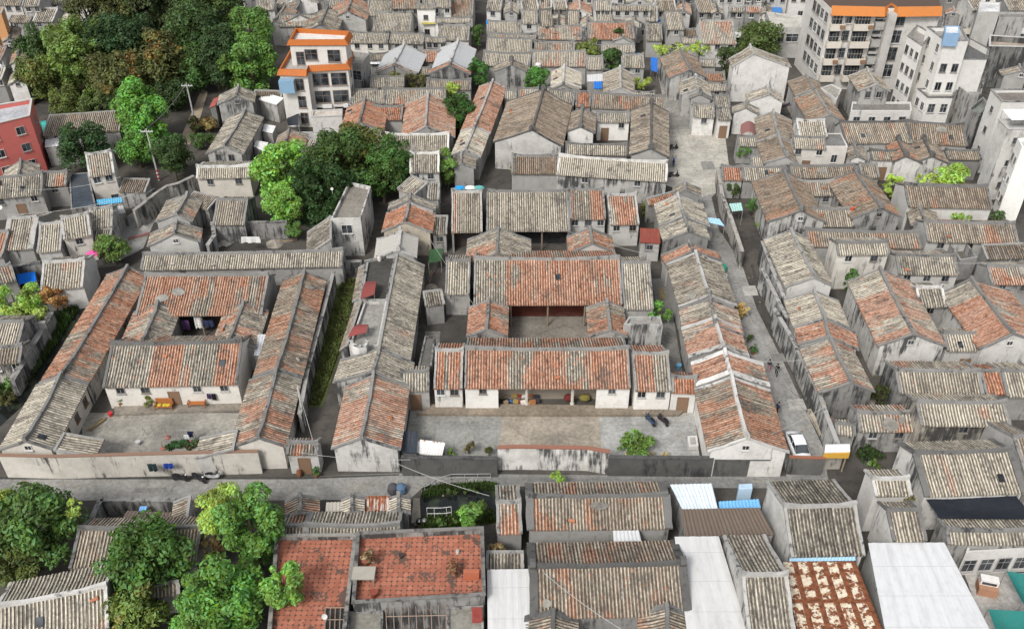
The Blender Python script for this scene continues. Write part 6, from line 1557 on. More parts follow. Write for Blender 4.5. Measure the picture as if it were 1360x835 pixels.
sedan('white sedan parked in the alley beside the large brown orange house', (190,738), math.radians(-86))
# people
def person(label, p, rz, shirt, legs, step=.18, hair=(.02,.018,.016)):
    e = empty('person', label, 'person', U(p, .02), rz)
    J = [((0,0,.95),.15),((0,0,1.15),.14),((0,0,1.38),.155),((0,0,1.5),.06),((.02,0,1.58),.085),((.02,0,1.68),.10),
         ((0,.09,.92),.095),((step,.1,.5),.065),((step*.9,.1,.09),.045),((step*.9+.16,.1,.05),.04),
         ((0,-.09,.92),.095),((-step*.6,-.1,.5),.065),((-step*1.3,-.1,.12),.045),((-step*1.3+.15,-.1,.06),.04),
         ((0,.2,1.40),.06),((-.06,.25,1.12),.045),((.06,.27,.9),.035),((.09,.27,.82),.04),
         ((0,-.2,1.40),.06),((.06,-.25,1.12),.045),((.16,-.26,.92),.035),((.19,-.26,.84),.04)]
    E = [(0,1),(1,2),(2,3),(3,4),(4,5),(0,6),(6,7),(7,8),(8,9),(0,10),(10,11),(11,12),(12,13),(2,14),(14,15),(15,16),(16,17),(2,18),(18,19),(19,20),(20,21)]
    me = bpy.data.meshes.new('body'); me.from_pydata([j[0] for j in J], E, [])
    o = bpy.data.objects.new('body', me); COL.objects.link(o)
    md = o.modifiers.new('s', 'SKIN'); md.use_smooth_shade = True
    for i, j in enumerate(J): me.skin_vertices[0].data[i].radius = (j[1], j[1]); me.skin_vertices[0].data[i].use_root = i == 0
    o.modifiers.new('u', 'SUBSURF').levels = 1
    dg = bpy.context.evaluated_depsgraph_get(); m2 = bpy.data.meshes.new_from_object(o.evaluated_get(dg))
    bpy.data.objects.remove(o); m2.materials.clear()
    for c in ('skin', 'shirt', 'trousers', 'shoes'):
        mt, nt = newmat(c); NB(nt).out({'skin':(.42,.25,.17),'shirt':shirt,'trousers':legs,'shoes':(.05,.05,.05)}[c], .8, .2); m2.materials.append(mt)
    for f in m2.polygons:
        z = f.center.z; y = abs(f.center.y)
        f.material_index = 0 if z > 1.5 or (y > .2 and z < 1.08 and z > .78) else 1 if z > .97 else 3 if z < .1 else 2
    ob('body', m2, None, e)
    b = MB(); b.lathe([(.085,-.06),(.112,0),(.10,.07),(.05,.11)], 10, (-.015,0,1.70)); ob('hair', b, 'cloth', e, hair)
    return e
person('person in a dark jacket and pink trousers walking in the alley, left of two', U and (38,322), math.radians(60), (.03,.035,.06), (.45,.22,.26))
person('person in black walking in the alley, right of two', (78,345), math.radians(70), (.02,.02,.024), (.03,.03,.035), .26)
Z(0, 0, 1.)
person('person in dark clothes near the eave of the brown orange alley house', (1031,550), math.radians(200), (.04,.05,.09), (.03,.03,.04))
# gate booth at the alley end
Z(1010, 410)
def booth():
    a, b, c, d = [U(p, 3.0) for p in [(335,700),(460,698),(462,735),(330,740)]]
    o = (a+b+c+d)/4; o.z = 0; e = empty('gate_booth', 'white roofed booth with yellow fascia at the alley end', 'booth', o)
    m = MB(); q = [p-o for p in (a,b,c,d)]
    m.prism([(p.x,p.y) for p in (q[3],q[2],q[1],q[0])], 2.9, 3.05); ob('roof', m, 'paint', e, (.80,.80,.78))
    m = MB(); x0, x1, y = q[3].x, q[2].x, q[3].y
    m.box(x0+.02, x1-.02, y+.02, y+.12, 2.15, 2.88); ob('fascia', m, 'paint', e, (.66,.38,.06))
    for xx in (x0+.15, x1-.15):
        m = MB(); m.tube([(xx,y+.3,-.2),(xx,y+.3,2.9)], .09, 8); ob('post', m, 'wood', e, (.3,.24,.17))
    m = MB(); m.box(x0+.3,x1-.3,y+.6,q[0].y-.1,-.2,2.85); ob('booth_wall', m, 'wall', e, (.4,.6,.3))
booth()
# blue awning and plaza canopies
Z(680, 205)
sheet('light blue awning sheet over the alley', [(992,325),(1070,333),(1098,372),(1012,352)], 2.9, (.34,.56,.78), .0, z0=False)
sheet('pale teal cloth canopy in the yard beside the alley', [(1120,255),(1182,250),(1192,290),(1135,295)], 2.4, (.36,.58,.54), 0., z0=False)
W('old wall between the alley and the plaza yards', [(1062,70),(1085,215),(1130,330),(1190,510)], 2.4, .35, .5, .8, ww=.2)
H('low ribbed shed with plaster front at the plaza wall', (1085,75), (1185,75), (1130,132), r=.85, l=.6, ze=2.8, wl=.5, bw=.4) if False else None
W('tall black and white streaked wall along the right of the alley, lower', [(1290,590),(1340,690),(1420,850)], 3.0, .3, .55, .9)
Z(1010, 410)
W('tall streaked wall along the alley below the bright orange house', [(70,0),(150,130),(300,430),(345,560),(400,700)], 3.0, .3, .55, .92)
W('low tan kerb wall along the right of the alley', [(250,520),(300,610),(345,700)], .5, .25, .5, .4, ww=.7)
Z(1010, 205)
W('tall streaked wall along the alley below the silver grey house', [(10,450),(60,590),(125,745)], 3.4, .3, .6, .92)
# parasol, tarps
Z(0, 205)
def parasol(label, p, col, r=1.0, h=2.3):
    e = empty('parasol', label, 'parasol', U(p, 0)); m = MB(); n = 8
    vs = [(0,0,h+.45)] + [(r*math.cos(2*math.pi*k/n), r*math.sin(2*math.pi*k/n), h - .02*(k % 2)) for k in range(n)]
    m.add(vs, [(0, 1+k, 1+(k+1) % n) for k in range(n)]); ob('canopy', m, 'cloth', e, col)
    m = MB(); m.tube([(0,0,-.1),(0,0,h+.5)], .03); ob('pole', m, 'paint', e, (.6,.6,.6))
parasol('hot pink parasol beside the tall round shrub', (505,585), (.75,.10,.32), .95)
def barrel(label, p, col, s=1., name='water_barrel', cat='barrel'):
    e = empty(name, label, cat, U(p, 0)); m = MB()
    m.lathe([(.26*s,0),(.31*s,.1*s),(.33*s,.45*s),(.31*s,.8*s),(.27*s,.9*s)], 12); ob('drum', m, 'gloss', e, col)
    m = MB(); m.lathe([(.28*s,.905*s),(.28*s,.95*s),(.1*s,.99*s)], 12); ob('lid', m, 'gloss', e, tuple(c*.7 for c in col)); return e
barrel('big blue plastic barrel under the pink parasol', (480,640), (.01,.10,.42), 1.7)
Z(340, 205)
barrel('round white bucket on the black roof terrace', (650,668), (.65,.6,.55), .8) .location.z = 3.56
# rooftop blue and white bags
Z(340,205)
for i, (x, c, lb) in enumerate([(1052,(.03,.30,.62),'bright blue bundled tarp'),(1105,(.72,.72,.70),'white bundled tarp'),(1150,(.12,.38,.36),'green bundled tarp')]):
    m = MB(); m.lathe([(.5,0),(.62,.15),(.5,.45),(.2,.6)], 9); o = ob('tarp_bundle', m, 'cloth', None, c, U((x,178), 3.6), label=lb+' on the wall behind the left rear hall', cat='bundle')
    o.scale = (1.3,.7,.8)
# wooden settees on the terrace
Z(0, 410)
def settee(label, p, cush):
    e = empty('wooden_settee', label, 'settee', U(p, .3), 0)
    m = MB(); m.box(-.9,.9,-.35,.35,.38,.46); ob('seat', m, 'wood', e, (.35,.13,.045))
    m = MB(); m.box(-.9,.9,.30,.38,.46,1.05); m.box(-.9,.9,.28,.40,1.05,1.12); ob('backrest', m, 'wood', e, (.38,.14,.045))
    for s in (-.9,.9):
        m = MB(); m.box(-.05,.05,-.38,.38,.62,.70); m.box(-.05,.05,-.38,-.30,.0,.62); m.box(-.05,.05,.30,.38,.0,.62); ob('arm', m, 'wood', e, (.33,.12,.04), (s,0,0))
    if cush:
        for k in (-.45,.1,.5):
            m = MB(); m.lathe([(.2,0),(.25,.06),(.2,.12),(.05,.14)], 10); ob('cushion', m, 'cloth', e, (.50,.42,.05), (k,-.05,.47))
settee('orange wooden settee with yellow cushions on the left terrace', (850,512), True)
settee('brown wooden settee right of the doorway on the left terrace', (1020,498), False)
def pot(label, p, z, col, leaf, s=1., name='potted_plant'):
    e = empty(name, label, 'potted plant', U(p, z)); m = MB(); m.lathe([(.16*s,0),(.24*s,.35*s),(.26*s,.38*s),(.22*s,.38*s)], 10); ob('pot', m, 'paint', e, col)
    cent = nrs.randn(6,3)*.16*s + np.array([0,0,.65*s]); ob('leaves', leaf_mesh('leaves', leaves(cent, np.full(6,.22*s), 120, .13*s)), None, e, leaf)
pot('round yellow green potted plant on the left terrace', (775,497), .3, (.25,.2,.15), (.16,.20,.02), 1.3)
pot('orange flower pot at the left end of the left terrace', (622,497), .3, (.5,.15,.04), (.1,.12,.02), .9)
pot('potted cactus at the stair of the red roof terrace', (850,520), .3, (.3,.1,.06), (.08,.1,.03), .6) if False else None
def planter():
    e = empty('flower_bed', 'green plant bed with red flowers behind the left front wall', 'plants', U((960,735), .0))
    m = MB(); m.box(-1.7,1.7,-.4,.4,0,.5); ob('trough', m, 'wall', e, (.4,.5,.2))
    cent = np.stack([np.linspace(-1.5,1.5,10), nrs.randn(10)*.15, .75+nrs.rand(10)*.3], 1); ob('leaves', leaf_mesh('leaves', leaves(cent, np.full(10,.38), 900, .16)), None, e, (.03,.10,.02))
    ob('flowers', leaf_mesh('flowers', leaves(cent[5:], np.full(5,.4), 70, .11)), None, e, (.45,.05,.05))
planter()
# hanging laundry
def cloth_piece(label, p, z, w, h, col, rz=0., name='hanging_cloth'):
    e = U(p, z); m = MB(); N = 8; vs = []
    for i in range(N+1):
        x = -w/2 + w*i/N; yy = .06*math.sin(i*1.7+w*9)
        wob = 1 - .12*abs(math.sin(i*2.1))
        vs += [(x*.92, yy*.4, 0), (x, yy, -h*wob*.6), (x*.97, yy*1.6, -h*wob), (x*.97, yy*1.6+.03, -h*wob), (x*.92, yy*.4+.03, 0)]
    fs = [(i*5+a, i*5+5+a, i*5+5+(a+1) % 5, i*5+(a+1) % 5) for i in range(N) for a in range(5)]
    m.add(vs, fs); return ob(name, m, 'cloth', None, col, e, rz, label=label, cat='laundry', group='laundry hung out to dry')
cloth_piece('dark green garment drying on the cream front wall', (785,788), 2.55, .95, 1.1, (.03,.05,.05)).location.y -= .3
cloth_piece('royal blue garment drying on the cream front wall', (870,786), 2.55, 1.0, .75, (.02,.06,.30)).location.y -= .3
cloth_piece('purple blue towel by the white facade of the left hall', (710,432), 1.9, .6, .7, (.16,.14,.30))
cloth_piece('black trousers drying at the right of the left terrace', (1100,438), 1.9, .45, 1.0, (.02,.02,.025))
cloth_piece('dark violet shirt drying at the right of the left terrace', (1075,438), 1.9, .45, .8, (.07,.05,.12))
cloth_piece('white sheet hung in the inner court of the left compound', (1020,42), 2.6, 1.1, 1.8, (.75,.75,.73))
cloth_piece('violet cloth hung in the inner court of the left compound', (950,60), 2.2, 1., 1.5, (.12,.06,.16))
cloth_piece('dark shirts hung in the inner court of the left compound', (1070,60), 2.4, 1.3, 1.0, (.03,.04,.09))
cloth_piece('white shirt on the drying stand in the left courtyard', (958,650), 1.5, .55, .7, (.72,.73,.75))
cloth_piece('navy clothes on the drying stand in the left courtyard', (978,632), 1.6, .6, .9, (.02,.03,.07))
def stand(label, p, h=1.6, w=1.):
    m = MB()
    for s in (-1,1): m.tube([(s*w/2,-.35,0),(s*w/2,0,h),(s*w/2,.35,0)], .03)
    m.tube([(-w/2,0,h),(w/2,0,h)], .03); ob('drying_stand', m, 'paint', None, (.3,.3,.3), U(p, .02), label=label, cat='rack')
stand('drying stand with white and navy clothes in the left courtyard', (970,685), 1.7, 1.6)
stand('empty low drying rack in the left courtyard', (772,660), 1.5, .9)
def post_(label, p, h, name='post', col=(.3,.22,.15)):
    e = empty(name, label, 'post', U(p, .02)); m = MB(); m.lathe([(.28,0),(.3,.1),(.12,.22)], 10); ob('foot', m, 'paint', e, (.3,.12,.09)); m = MB(); m.tube([(0,0,.1),(0,0,h)], .035); ob('pole', m, 'paint', e, col)
post_('short pole in a rusty foot in the left courtyard, upper', (865,665), 1.6)
post_('short pole in a rusty foot in the left courtyard, lower', (842,722), 1.0)
def bin_(label, p, col, s=1., z=.02):
    m = MB(); m.lathe([(.2*s,0),(.28*s,.5*s),(.3*s,.52*s),(.25*s,.5*s)], 12); ob('bucket', m, 'gloss', None, col, U(p, z), label=label, cat='bucket')
bin_('red bucket at the foot of the left terrace', (572,552), (.55,.03,.04), .9)
# porch clutter of the central hall
Z(340, 410)
rr = random.Random(3)
names = ['stack of boxes','blue crate','yellow box','red tub','white sack','brown carton','orange crate','dark bundle']
cols = [(.3,.22,.14),(.05,.12,.3),(.35,.26,.08),(.28,.05,.05),(.7,.68,.62),(.32,.2,.1),(.35,.15,.06),(.05,.05,.06)]
where = ['by the left column of the central porch','against the wall of the central porch, upper left','in the porch between column and doorway','at the left end of the central porch']
kk = 0
for i in range(16):
    x = 1290 + (i % 8) * 22 + rr.uniform(-6,6); y = 452 + (i // 8) * 30 + rr.uniform(-5,5); s = rr.uniform(.16,.34)
    m = MB(); m.box(-s,s,-s*.7,s*.7,0,s*1.1); m.box(-s*.92,s*.92,-s*.62,s*.62,s*1.1,s*1.14)
    ob('storage_box', m, 'paint', None, cols[i % 8], U((x,y), .36), rr.uniform(-.5,.5), label=f'{names[i % 8]} heaped in the central porch, {ORD[i % 8]} from left, {"back" if i < 8 else "front"} line', cat='box', group='goods heaped in the central porch')
Z(680, 410)
for x, c, lb in [(295,(.14,.03,.03),'dark red covered motor cart under the central porch'),(375,(.20,.17,.05),'yellow green cloth heap under the central porch')]:
    m = MB(); m.lathe([(.55,0),(.7,.3),(.6,.75),(.25,.95)], 10); o = ob('covered_heap', m, 'cloth', None, c, U((x,468), .36), label=lb, cat='heap'); o.scale = (.9,.55,.75)
# door of the central hall
m = MB(); m.box(-1.3,1.3,0,.15,0,2.8); 
K('low pale stone slab block in the right of the central yard', [(905,655),(955,652),(962,705),(912,710)], .5, .02, wl=.7, ws=.2, deck=(.45,.44,.42), name='stone_slab', cat='slab')
bin_('light blue basin in the side passage by the red gate', (858,308), (.15,.4,.6), 1.1)
# laundry by right edge
Z(1010, 205)
for i, (x, c, nm) in enumerate([(1240,(.05,.06,.1),'black'),(1265,(.3,.3,.33),'grey'),(1290,(.03,.12,.3),'deep blue'),(1315,(.2,.05,.06),'dark red'),(1340,(.6,.6,.62),'white')]):
    cloth_piece(f'{nm} garment on the laundry porch at the right edge', (x,700), 1.9, .55, .9, c)
bin_('red chimney pot on the courtyard house front range', (470,292), (.5,.1,.04), 1.1, 4.4)
# white bin-like appliances lower right
Z(1010, 620)
def stove():
    e = empty('stone_stove', 'brown and white cabinet standing on the pale yard by the teal canopies', 'cabinet', U((1160,640), .02), math.radians(-15))
    m = MB(); m.box(-.8,.8,-.6,.6,0,.9); ob('base', m, 'wood', e, (.40,.22,.14)); m = MB(); m.box(-.75,.75,-.1,.62,.9,1.5); ob('top', m, 'paint', e, (.72,.7,.68)); m = MB(); m.box(-.6,.6,-.12,-.1,1.0,1.3); ob('panel', m, 'glass', e)
stove()
# clutter on red terrace
Z(340, 620)
def table(label, p, z):
    e = empty('old_table', label, 'table', U(p, z)); m = MB(); m.box(-.95,.95,-.65,.65,.7,.82); ob('table_top', m, 'wood', e, (.36,.34,.29))
    for sx in (-.85,.85):
        for sy in (-.55,.55): m = MB(); m.box(-.06,.06,-.06,.06,0,.7); ob('leg', m, 'wood', e, (.25,.23,.2), (sx,sy,0))
table('weathered grey table on the right red terrace', (560,575), 3.9)
pot('dead brown plant pot left on the right red terrace', (570,500), 3.9, (.25,.1,.06), (.22,.15,.07), 1.5)
pot('dry orange brown plant heap on the right red terrace', (1025,545), 3.9, (.25,.1,.06), (.28,.15,.06), 1.6)
bin_('rusty round clay pot near the front of the right red terrace', (610,665), (.22,.06,.035), 1.2, 3.9)
bin_('dark clay pot on the left part of the right terrace', (750,465), (.05,.04,.035), .8, 3.9)
barrel('white plastic jar on the right red terrace', (1048,590), (.55,.54,.5), .5).location.z = 3.9
K('red brick low parapet block on the right red terrace', [(1070,545),(1150,545),(1150,525),(1070,525)], 4.9, .02, paint=(.42,.13,.07), deck=(.45,.15,.08), z0=3.9, name='brick_block', cat='bricks')
K('rusty square hatch on the small grey roof', [(1112,722),(1165,720),(1168,790),(1115,790)], 3.5, .03, paint=(.28,.06,.05), deck=(.28,.06,.05), z0=3.1, name='roof_hatch', cat='hatch')
def dish(label, p, z, r=.45, rz=0.):
    e = empty('satellite_dish', label, 'dish', U(p, z), rz); m = MB(); vs = []; n = 14
    for k in range(4):
        for i in range(n): t = 2*math.pi*i/n; q = r*k/3; vs.append((q*math.cos(t), -.25*(q/r)**2*r, q*math.sin(t)))
    fs = [(k*n+i, k*n+(i+1) % n, k*n+n+(i+1) % n, k*n+n+i) for k in range(3) for i in range(n)]
    m.add(vs, fs); o = ob('reflector', m, 'paint', e, (.5,.5,.48), (0,0,.8)); o.rotation_euler = (math.radians(-35),0,0)
    m = MB(); m.tube([(0,.05,0),(0,.05,.8)], .035); ob('mast', m, 'paint', e, (.4,.4,.4))
dish('white satellite dish at the opening of the left red terrace', (360,800), 4.0, .24)
Z(0, 205)
dish('white satellite dish at the left edge of the clutter shop', (12,300), 3.0, .32)
Z(340, 205)
dish('small white dish on the wall of the narrow white house', (395,205), 5.9, .2)
# tricycle cart and heap at the pond
Z(340, 620)
for x, c, lb in [(708,(.08,.08,.09),'grey covered cart by the pale sheds on the lane'),(750,(.10,.16,.25),'blue grey bundle by the pale sheds on the lane')]:
    m = MB(); m.lathe([(.5,0),(.6,.3),(.5,.8),(.2,1.)], 9); ob('covered_heap', m, 'cloth', None, c, U((x,128), .03), label=lb, cat='heap')
# utility poles and wires
def pole(label, base, h, col=(.45,.44,.42), band=False, arm=True):
    e = empty('utility_pole', label, 'pole', U(base, 0)); m = MB(); m.tube([(0,0,-.2),(0,0,h)], .17, 10, r2=.1); ob('shaft', m, 'paint', e, col)
    if arm:
        m = MB(); m.box(-.9,.9,-.06,.06,h-.5,h-.38); ob('crossarm', m, 'paint', e, (.5,.5,.5))
        for x in (-.8,-.3,.3,.8): m = MB(); m.lathe([(.05,0),(.07,.06),(.04,.18)], 8); ob('insulator', m, 'gloss', e, (.6,.6,.6), (x,0,h-.38))
    if band:
        for i in range(5): m = MB(); m.lathe([(.185,.3+.3*i),(.185,.6+.3*i)], 10); ob('band', m, 'paint', e, (.5,.05,.05) if i % 2 == 0 else (.75,.75,.75))
    return U(base, 0) + Vector((0,0,h))
def wire(label, a, b, sag=.6, r=.03):
    m = MB(); N = 12; m.tube([Vector(a).lerp(Vector(b), i/N) - Vector(a) - Vector((0,0,sag*4*(i/N)*(1-i/N))) for i in range(N+1)], r, 4)
    ob('overhead_wire', m, 'paint', None, (.35,.35,.34), Vector(a), label=label, cat='wire')
Z(0, 0)
p1 = pole('concrete utility pole with red and white bands beside the dirt path', (1010,650), 7.5, band=True)
Z(0, 205)
p2 = pole('concrete utility pole with red banded foot at the lane bend', (822,135), 8.5, band=True)
wire('overhead wires running between the two banded poles', p1, p2)
Z(0, 0, 1.)
wire('overhead cable crossing the central lane diagonally', U((520,612), 3.2), U((650,658), 4.), .3)
wire('loose cable hanging over the bottom centre hall', U((722,760), 5.6), U((825,835), 6.2), .3)
wire('cable crossing the upper part of the alley', U((1000,585), 4.), U((1095,540), 5.), .4)
wire('cable strung along the curved lane wall', U((10,285), 4.), U((185,255), 6.), .8)
wire('cable from the slab tower down to the tan hall', U((1345,340), 6.), U((1290,420), 5.), .5)
p3 = pole('slim grey pole in the yard by the orange striped lane house', (405,565), 5.5, arm=False)
wire('cable from the slim grey pole to the lane gate', p3, U((420,600), 3.4), .2)
Z(340, 0)
pole('thin blue grey pipe pole behind the tower house', (468,165), 7., col=(.3,.38,.45), arm=False)
# blue gates and awnings far
Z(780, 0, 5.913)
sheet('tall bright blue gate sheet at the narrow lane', [(500,452),(550,458),(550,570),(500,555)], 1.6, (.01,.14,.55), 0., pitch=1.4, z0=False)
sheet('blue sheet awning of the yard beside the grey curl gable', [(50,640),(118,640),(118,700),(50,700)], 2.6, (.02,.16,.55), 0., pitch=.6)
sheet('long dark blue awning of the house with blue doors', [(265,412),(412,415),(412,440),(265,438)], 2.4, (.06,.16,.28), 0., z0=False)
Z(560, 0, 5.913)
sheet('bright blue awning at the end of the dark street', [(505,160),(635,165),(635,195),(508,195)], 3., (.03,.22,.55), 0., z0=False)
sheet('white awning between the two small orange gables', [(1000,318),(1175,318),(1170,342),(995,338)], 2.8, (.78,.78,.77), 0., z0=False)
sheet('white awning on the pale shop front row', [(110,140),(385,138),(385,170),(110,178)], 4.4, (.72,.73,.73), 0., z0=False)
sheet('yellow green awning under the arched window house', [(0,172),(105,170),(105,192),(0,195)], 3.4, (.42,.36,.08), 0., z0=False)
Z(340, 0)
sheet('white awning below the low tan roof by the silver gables', [(585,310),(660,310),(655,332),(582,332)], 2.8, (.75,.76,.77), 0., z0=False)

# small yard clutter
def rubble(label, p, r=.8, col=(.3,.27,.23), z=0.):
    m = MB(); n = 11
    vs = [(0,0,r*.45)]; 
    for ring, q in enumerate((.45, 1.)):
        for i in range(n): t = 6.283*i/n; k = q*r*rnd.uniform(.8,1.2); vs.append((k*math.cos(t), k*math.sin(t), r*(.33 if ring == 0 else -.02)*rnd.uniform(.6,1.2)))
    m.add(vs, [(0,1+i,1+(i+1)%n) for i in range(n)] + [(1+i,1+n+i,1+n+(i+1)%n,1+(i+1)%n) for i in range(n)])
    ob('rubble_heap', m, 'wood', None, col, U(p, z), label=label, cat='heap')
def timber(label, p, rz=0., n=6, L=2.6, z=0., col=(.22,.17,.12)):
    e = empty('timber_pile', label, 'timber', U(p, z), rz)
    for i in range(n): m = MB(); a = rnd.uniform(-.12,.12); m.box(-L/2*rnd.uniform(.7,1),L/2*rnd.uniform(.7,1),-.07,.07,0,.1); o = ob('plank', m, 'wood', e, tuple(c*rnd.uniform(.6,1.5) for c in col), ((rnd.uniform(-.2,.2)),(i%3)*.17-.17,.02+(i//3)*.11), a)
def tank(label, p, z, col=(.55,.57,.6), s=1.):
    e = empty('water_tank', label, 'tank', U(p, z)); m = MB(); m.lathe([(.5*s,0),(.55*s,.1*s),(.55*s,1.0*s),(.4*s,1.15*s),(.15*s,1.2*s)], 14); ob('drum', m, 'gloss', e, col)
    m = MB(); m.lathe([(.15*s,1.2*s),(.15*s,1.28*s),(.05*s,1.3*s)], 10); ob('lid', m, 'gloss', e, tuple(c*.7 for c in col))
def ac(label, p, z):
    e = empty('air_conditioner', label, 'air conditioner', U(p, z)); m = MB(); m.box(-.42,.42,-.16,.16,0,.58); ob('casing', m, 'paint', e, (.68,.68,.66)); m = MB(); m.lathe([(.22,0),(.22,.02)], 14); o = ob('fan_grille', m, 'paint', e, (.1,.1,.1), (-.1,-.162,.29)); o.rotation_euler = (math.pi/2,0,0)
Z(340, 205)
for lb, p, r in [('grey rubble heap in the passage left of the central middle hall',(905,690),1.0),('brown rubble under the leafy trees by the ruined yard',(100,460),1.3),('rubble heap at the top of the grass alley',(500,560),.7)]: rubble(lb, p, r)
timber('planks stacked in the passage beside the ribbed middle row slope', (900,690-60), 1.4); timber('planks lying below the lime green tree', (150,455), .3)
net('green garden netting in the passage left of the central compound', [(895,490),(965,485),(955,550),(890,560)], 1.9, (.045,.10,.045), 'shade_net', 'net', .2)
Z(0, 205)
for lb, p, r in [('white rubble and bags in the ruined roofless yard',(1160,450),1.2),('dark heap inside the ruined roofless yard',(1110,470),.8),('rubble strip at the foot of the curved lane wall',(740,380),.9)]: rubble(lb, p, r, (.4,.38,.35))
cloth_piece('white cloth draped over the ruined yard wall', (1290,425), 2.7, 2.6, 1.0, (.72,.72,.7))
cloth_piece('white shirts in the cluttered open shop at the left edge', (150,235), 2.2, 1.4, 1.2, (.6,.6,.6)); cloth_piece('grey cloths in the cluttered open shop at the left edge', (200,225), 2.2, .9, 1.2, (.3,.32,.36))
timber('broken wooden lattice at the lane corner below the curved wall', (725,425), .5, 8, 3.2)
timber('old timber pile by the ditch houses on the left edge', (215,350), .9)
Z(680, 205)
for lb, p, r in [('dark brick rubble behind the orange gable of the central compound',(590,450),1.1),('rubble in the narrow passage by the rusty red shed',(800,560),.8)]: rubble(lb, p, r, (.2,.17,.14))
timber('planks behind the short orange end roof of the rear hall', (600,420), .2); timber('timber left against the alley row in the side passage', (770,720), 1.5)
tank('grey water tank beside the short orange end of the rear hall', (560,375), 2.6, (.5,.5,.5), .8)
ac('air conditioner on the alley side of the grey ribbed house', (1090,640), 1.8)
for i, (x, y, c, lb) in enumerate([(1010,430,(.35,.33,.3),'grey covered goods under the blue alley awning'),(1085,600,(.05,.3,.2),'green crates against the alley row'),(1050,545,(.3,.2,.14),'brown baskets against the alley row')]):
    m = MB(); m.lathe([(.5,0),(.6,.3),(.5,.8),(.2,1.)], 9); ob('covered_heap', m, 'cloth', None, c, U((x,y), .03), label=lb, cat='heap')
Z(1010, 205)
timber('timber in the shaded yard behind the silver grey house', (345,560), .8, 7); rubble('dark heap in the shaded yard behind the silver grey house', (330,600), .9, (.12,.11,.1))
timber('planks by the ruined dark room at the right', (1090,500), .4); rubble('rubble spilling from the ruined dark room at the right', (960,560), .8)
ac('air conditioner below the brown courtyard house gable', (690,365), 2.)
Z(1010, 410)
ac('air conditioner under the dark gable of the pale blue grey house', (535,470), 2.2)
timber('dark timber leaning under the black left gable', (590,310), 1.1, 8, 3.); rubble('grey heap beside the dark shrub at the black gable', (560,470), .8)
timber('bamboo poles along the streaked alley wall end', (380,590), 2., 6, 3., 0., (.4,.3,.15))
Z(340, 620)
timber('planks on the ditch bank beside the slab bridge', (880,295), .2, 6, 2.); 
for x, lb in [(845,'black bin bag by the ditch garden'),(870,'grey bin bag by the ditch garden')]:
    m = MB(); m.lathe([(.3,0),(.4,.2),(.3,.5),(.08,.65)], 9); ob('bin_bag', m, 'gloss', None, (.02,.02,.022) if 'black' in lb else (.2,.2,.2), U((x,290), .03), label=lb, cat='bag')
Z(680, 620)
rubble('grey stones in the gap between the two tan halls', (120,365), .7); cloth_piece('dark red cloth in the gap between the two tan halls', (330,338), 2.3, 1., 1.1, (.25,.02,.03)); cloth_piece('striped white and black cloth in the gap between the two tan halls', (400,338), 2.3, 1.1, 1.0, (.3,.3,.32))
Z(230, 100, 5.913)
rubble('rubbish heap between the canopies of the shed yard', (720,640), .9, (.2,.19,.18)); tank('white water tank by the tower annex', (960,400), .05, (.7,.7,.7), .9)
net('dark tarpaulin slung between sheds at the tower foot', [(890,340),(985,300),(985,390),(900,400)], 2.4, (.04,.045,.055), 'tarpaulin', 'tarpaulin', .4)
Z(930, 100, 5.913)
timber('black timber frame sticking out beside the small pale gable', (650,250), .6, 8, 3.4, 2.5, (.05,.05,.05)); rubble('stone clutter in the little yard left of the grey row', (350,640), .7)
Z(560, 0, 5.913)
tank('white rooftop tank behind the white painted gable', (915,545), 3.0, (.65,.65,.65)); ac('air conditioner on the high back house', (875,110), 5.2)
Z(340, 0)
tank('steel water tank at the corner by the broad pale roof', (530,155), 1.5, (.5,.5,.52), 1.2)
Z(0, 410)
rubble('stones beside the terrace end in the left courtyard', (640,560), .5); bin_('grey enamel basin on the left courtyard floor', (715,700), (.5,.5,.5), .9)
timber('planks against the inner wing wall of the left courtyard', (500,600), 1.0, 5, 2.4)

# litter and damp marks along the lanes are real thin pieces lying on the ground
Z(0, 0, 1.)
gr = random.Random(11); m = MB()
for i in range(260):
    u = gr.random()
    p = U((gr.uniform(20,1080), gr.uniform(637,662)), .03) if u < .45 else U((lambda t: (900 + 190*t + gr.uniform(-18,22)*1., 200 + 400*t))(gr.random()), .03) if u < .8 else U((gr.uniform(550,920), gr.uniform(550,598)), .03)
    a = gr.uniform(0, 6.28); w = gr.uniform(.05, .16)
    m.add([(p.x+w*math.cos(a+k*1.57)*gr.uniform(.6,1.3), p.y+w*math.sin(a+k*1.57)*gr.uniform(.6,1.3), p.z + gr.uniform(0,.03)) for k in range(4)], [(0,1,2,3)])
ob('fallen_leaves', m, 'wood', None, (.28,.22,.13), kind='stuff')
pot('potted plants row beside the alley row, nearest pot', (1000,470), 0., (.3,.12,.06), (.05,.12,.02), 1.2); pot('second pot beside the alley row, by the roof terrace', (994,455), 0., (.25,.24,.22), (.06,.12,.02), 1.1)
barrel('dark blue barrel at the alley wall below the silver grey house', (1040,445), (.02,.05,.14), 1.)
timber('scaffold boards leaning in the alley by the pedestrians', (1008,500), 1.4, 5, 2.4); rubble('gravel heap at the alley edge near the white sedan', (1036,560), .7, (.3,.29,.27))
ac('air conditioner above the lane on the orange striped lane house', (498,598), 2.)
barrel('rusty drum beside the lane gatehouse', (398,632), (.25,.10,.05), .8); pot('green pot by the lane gatehouse', (420,633), 0., (.3,.12,.07), (.05,.13,.02), 1.)

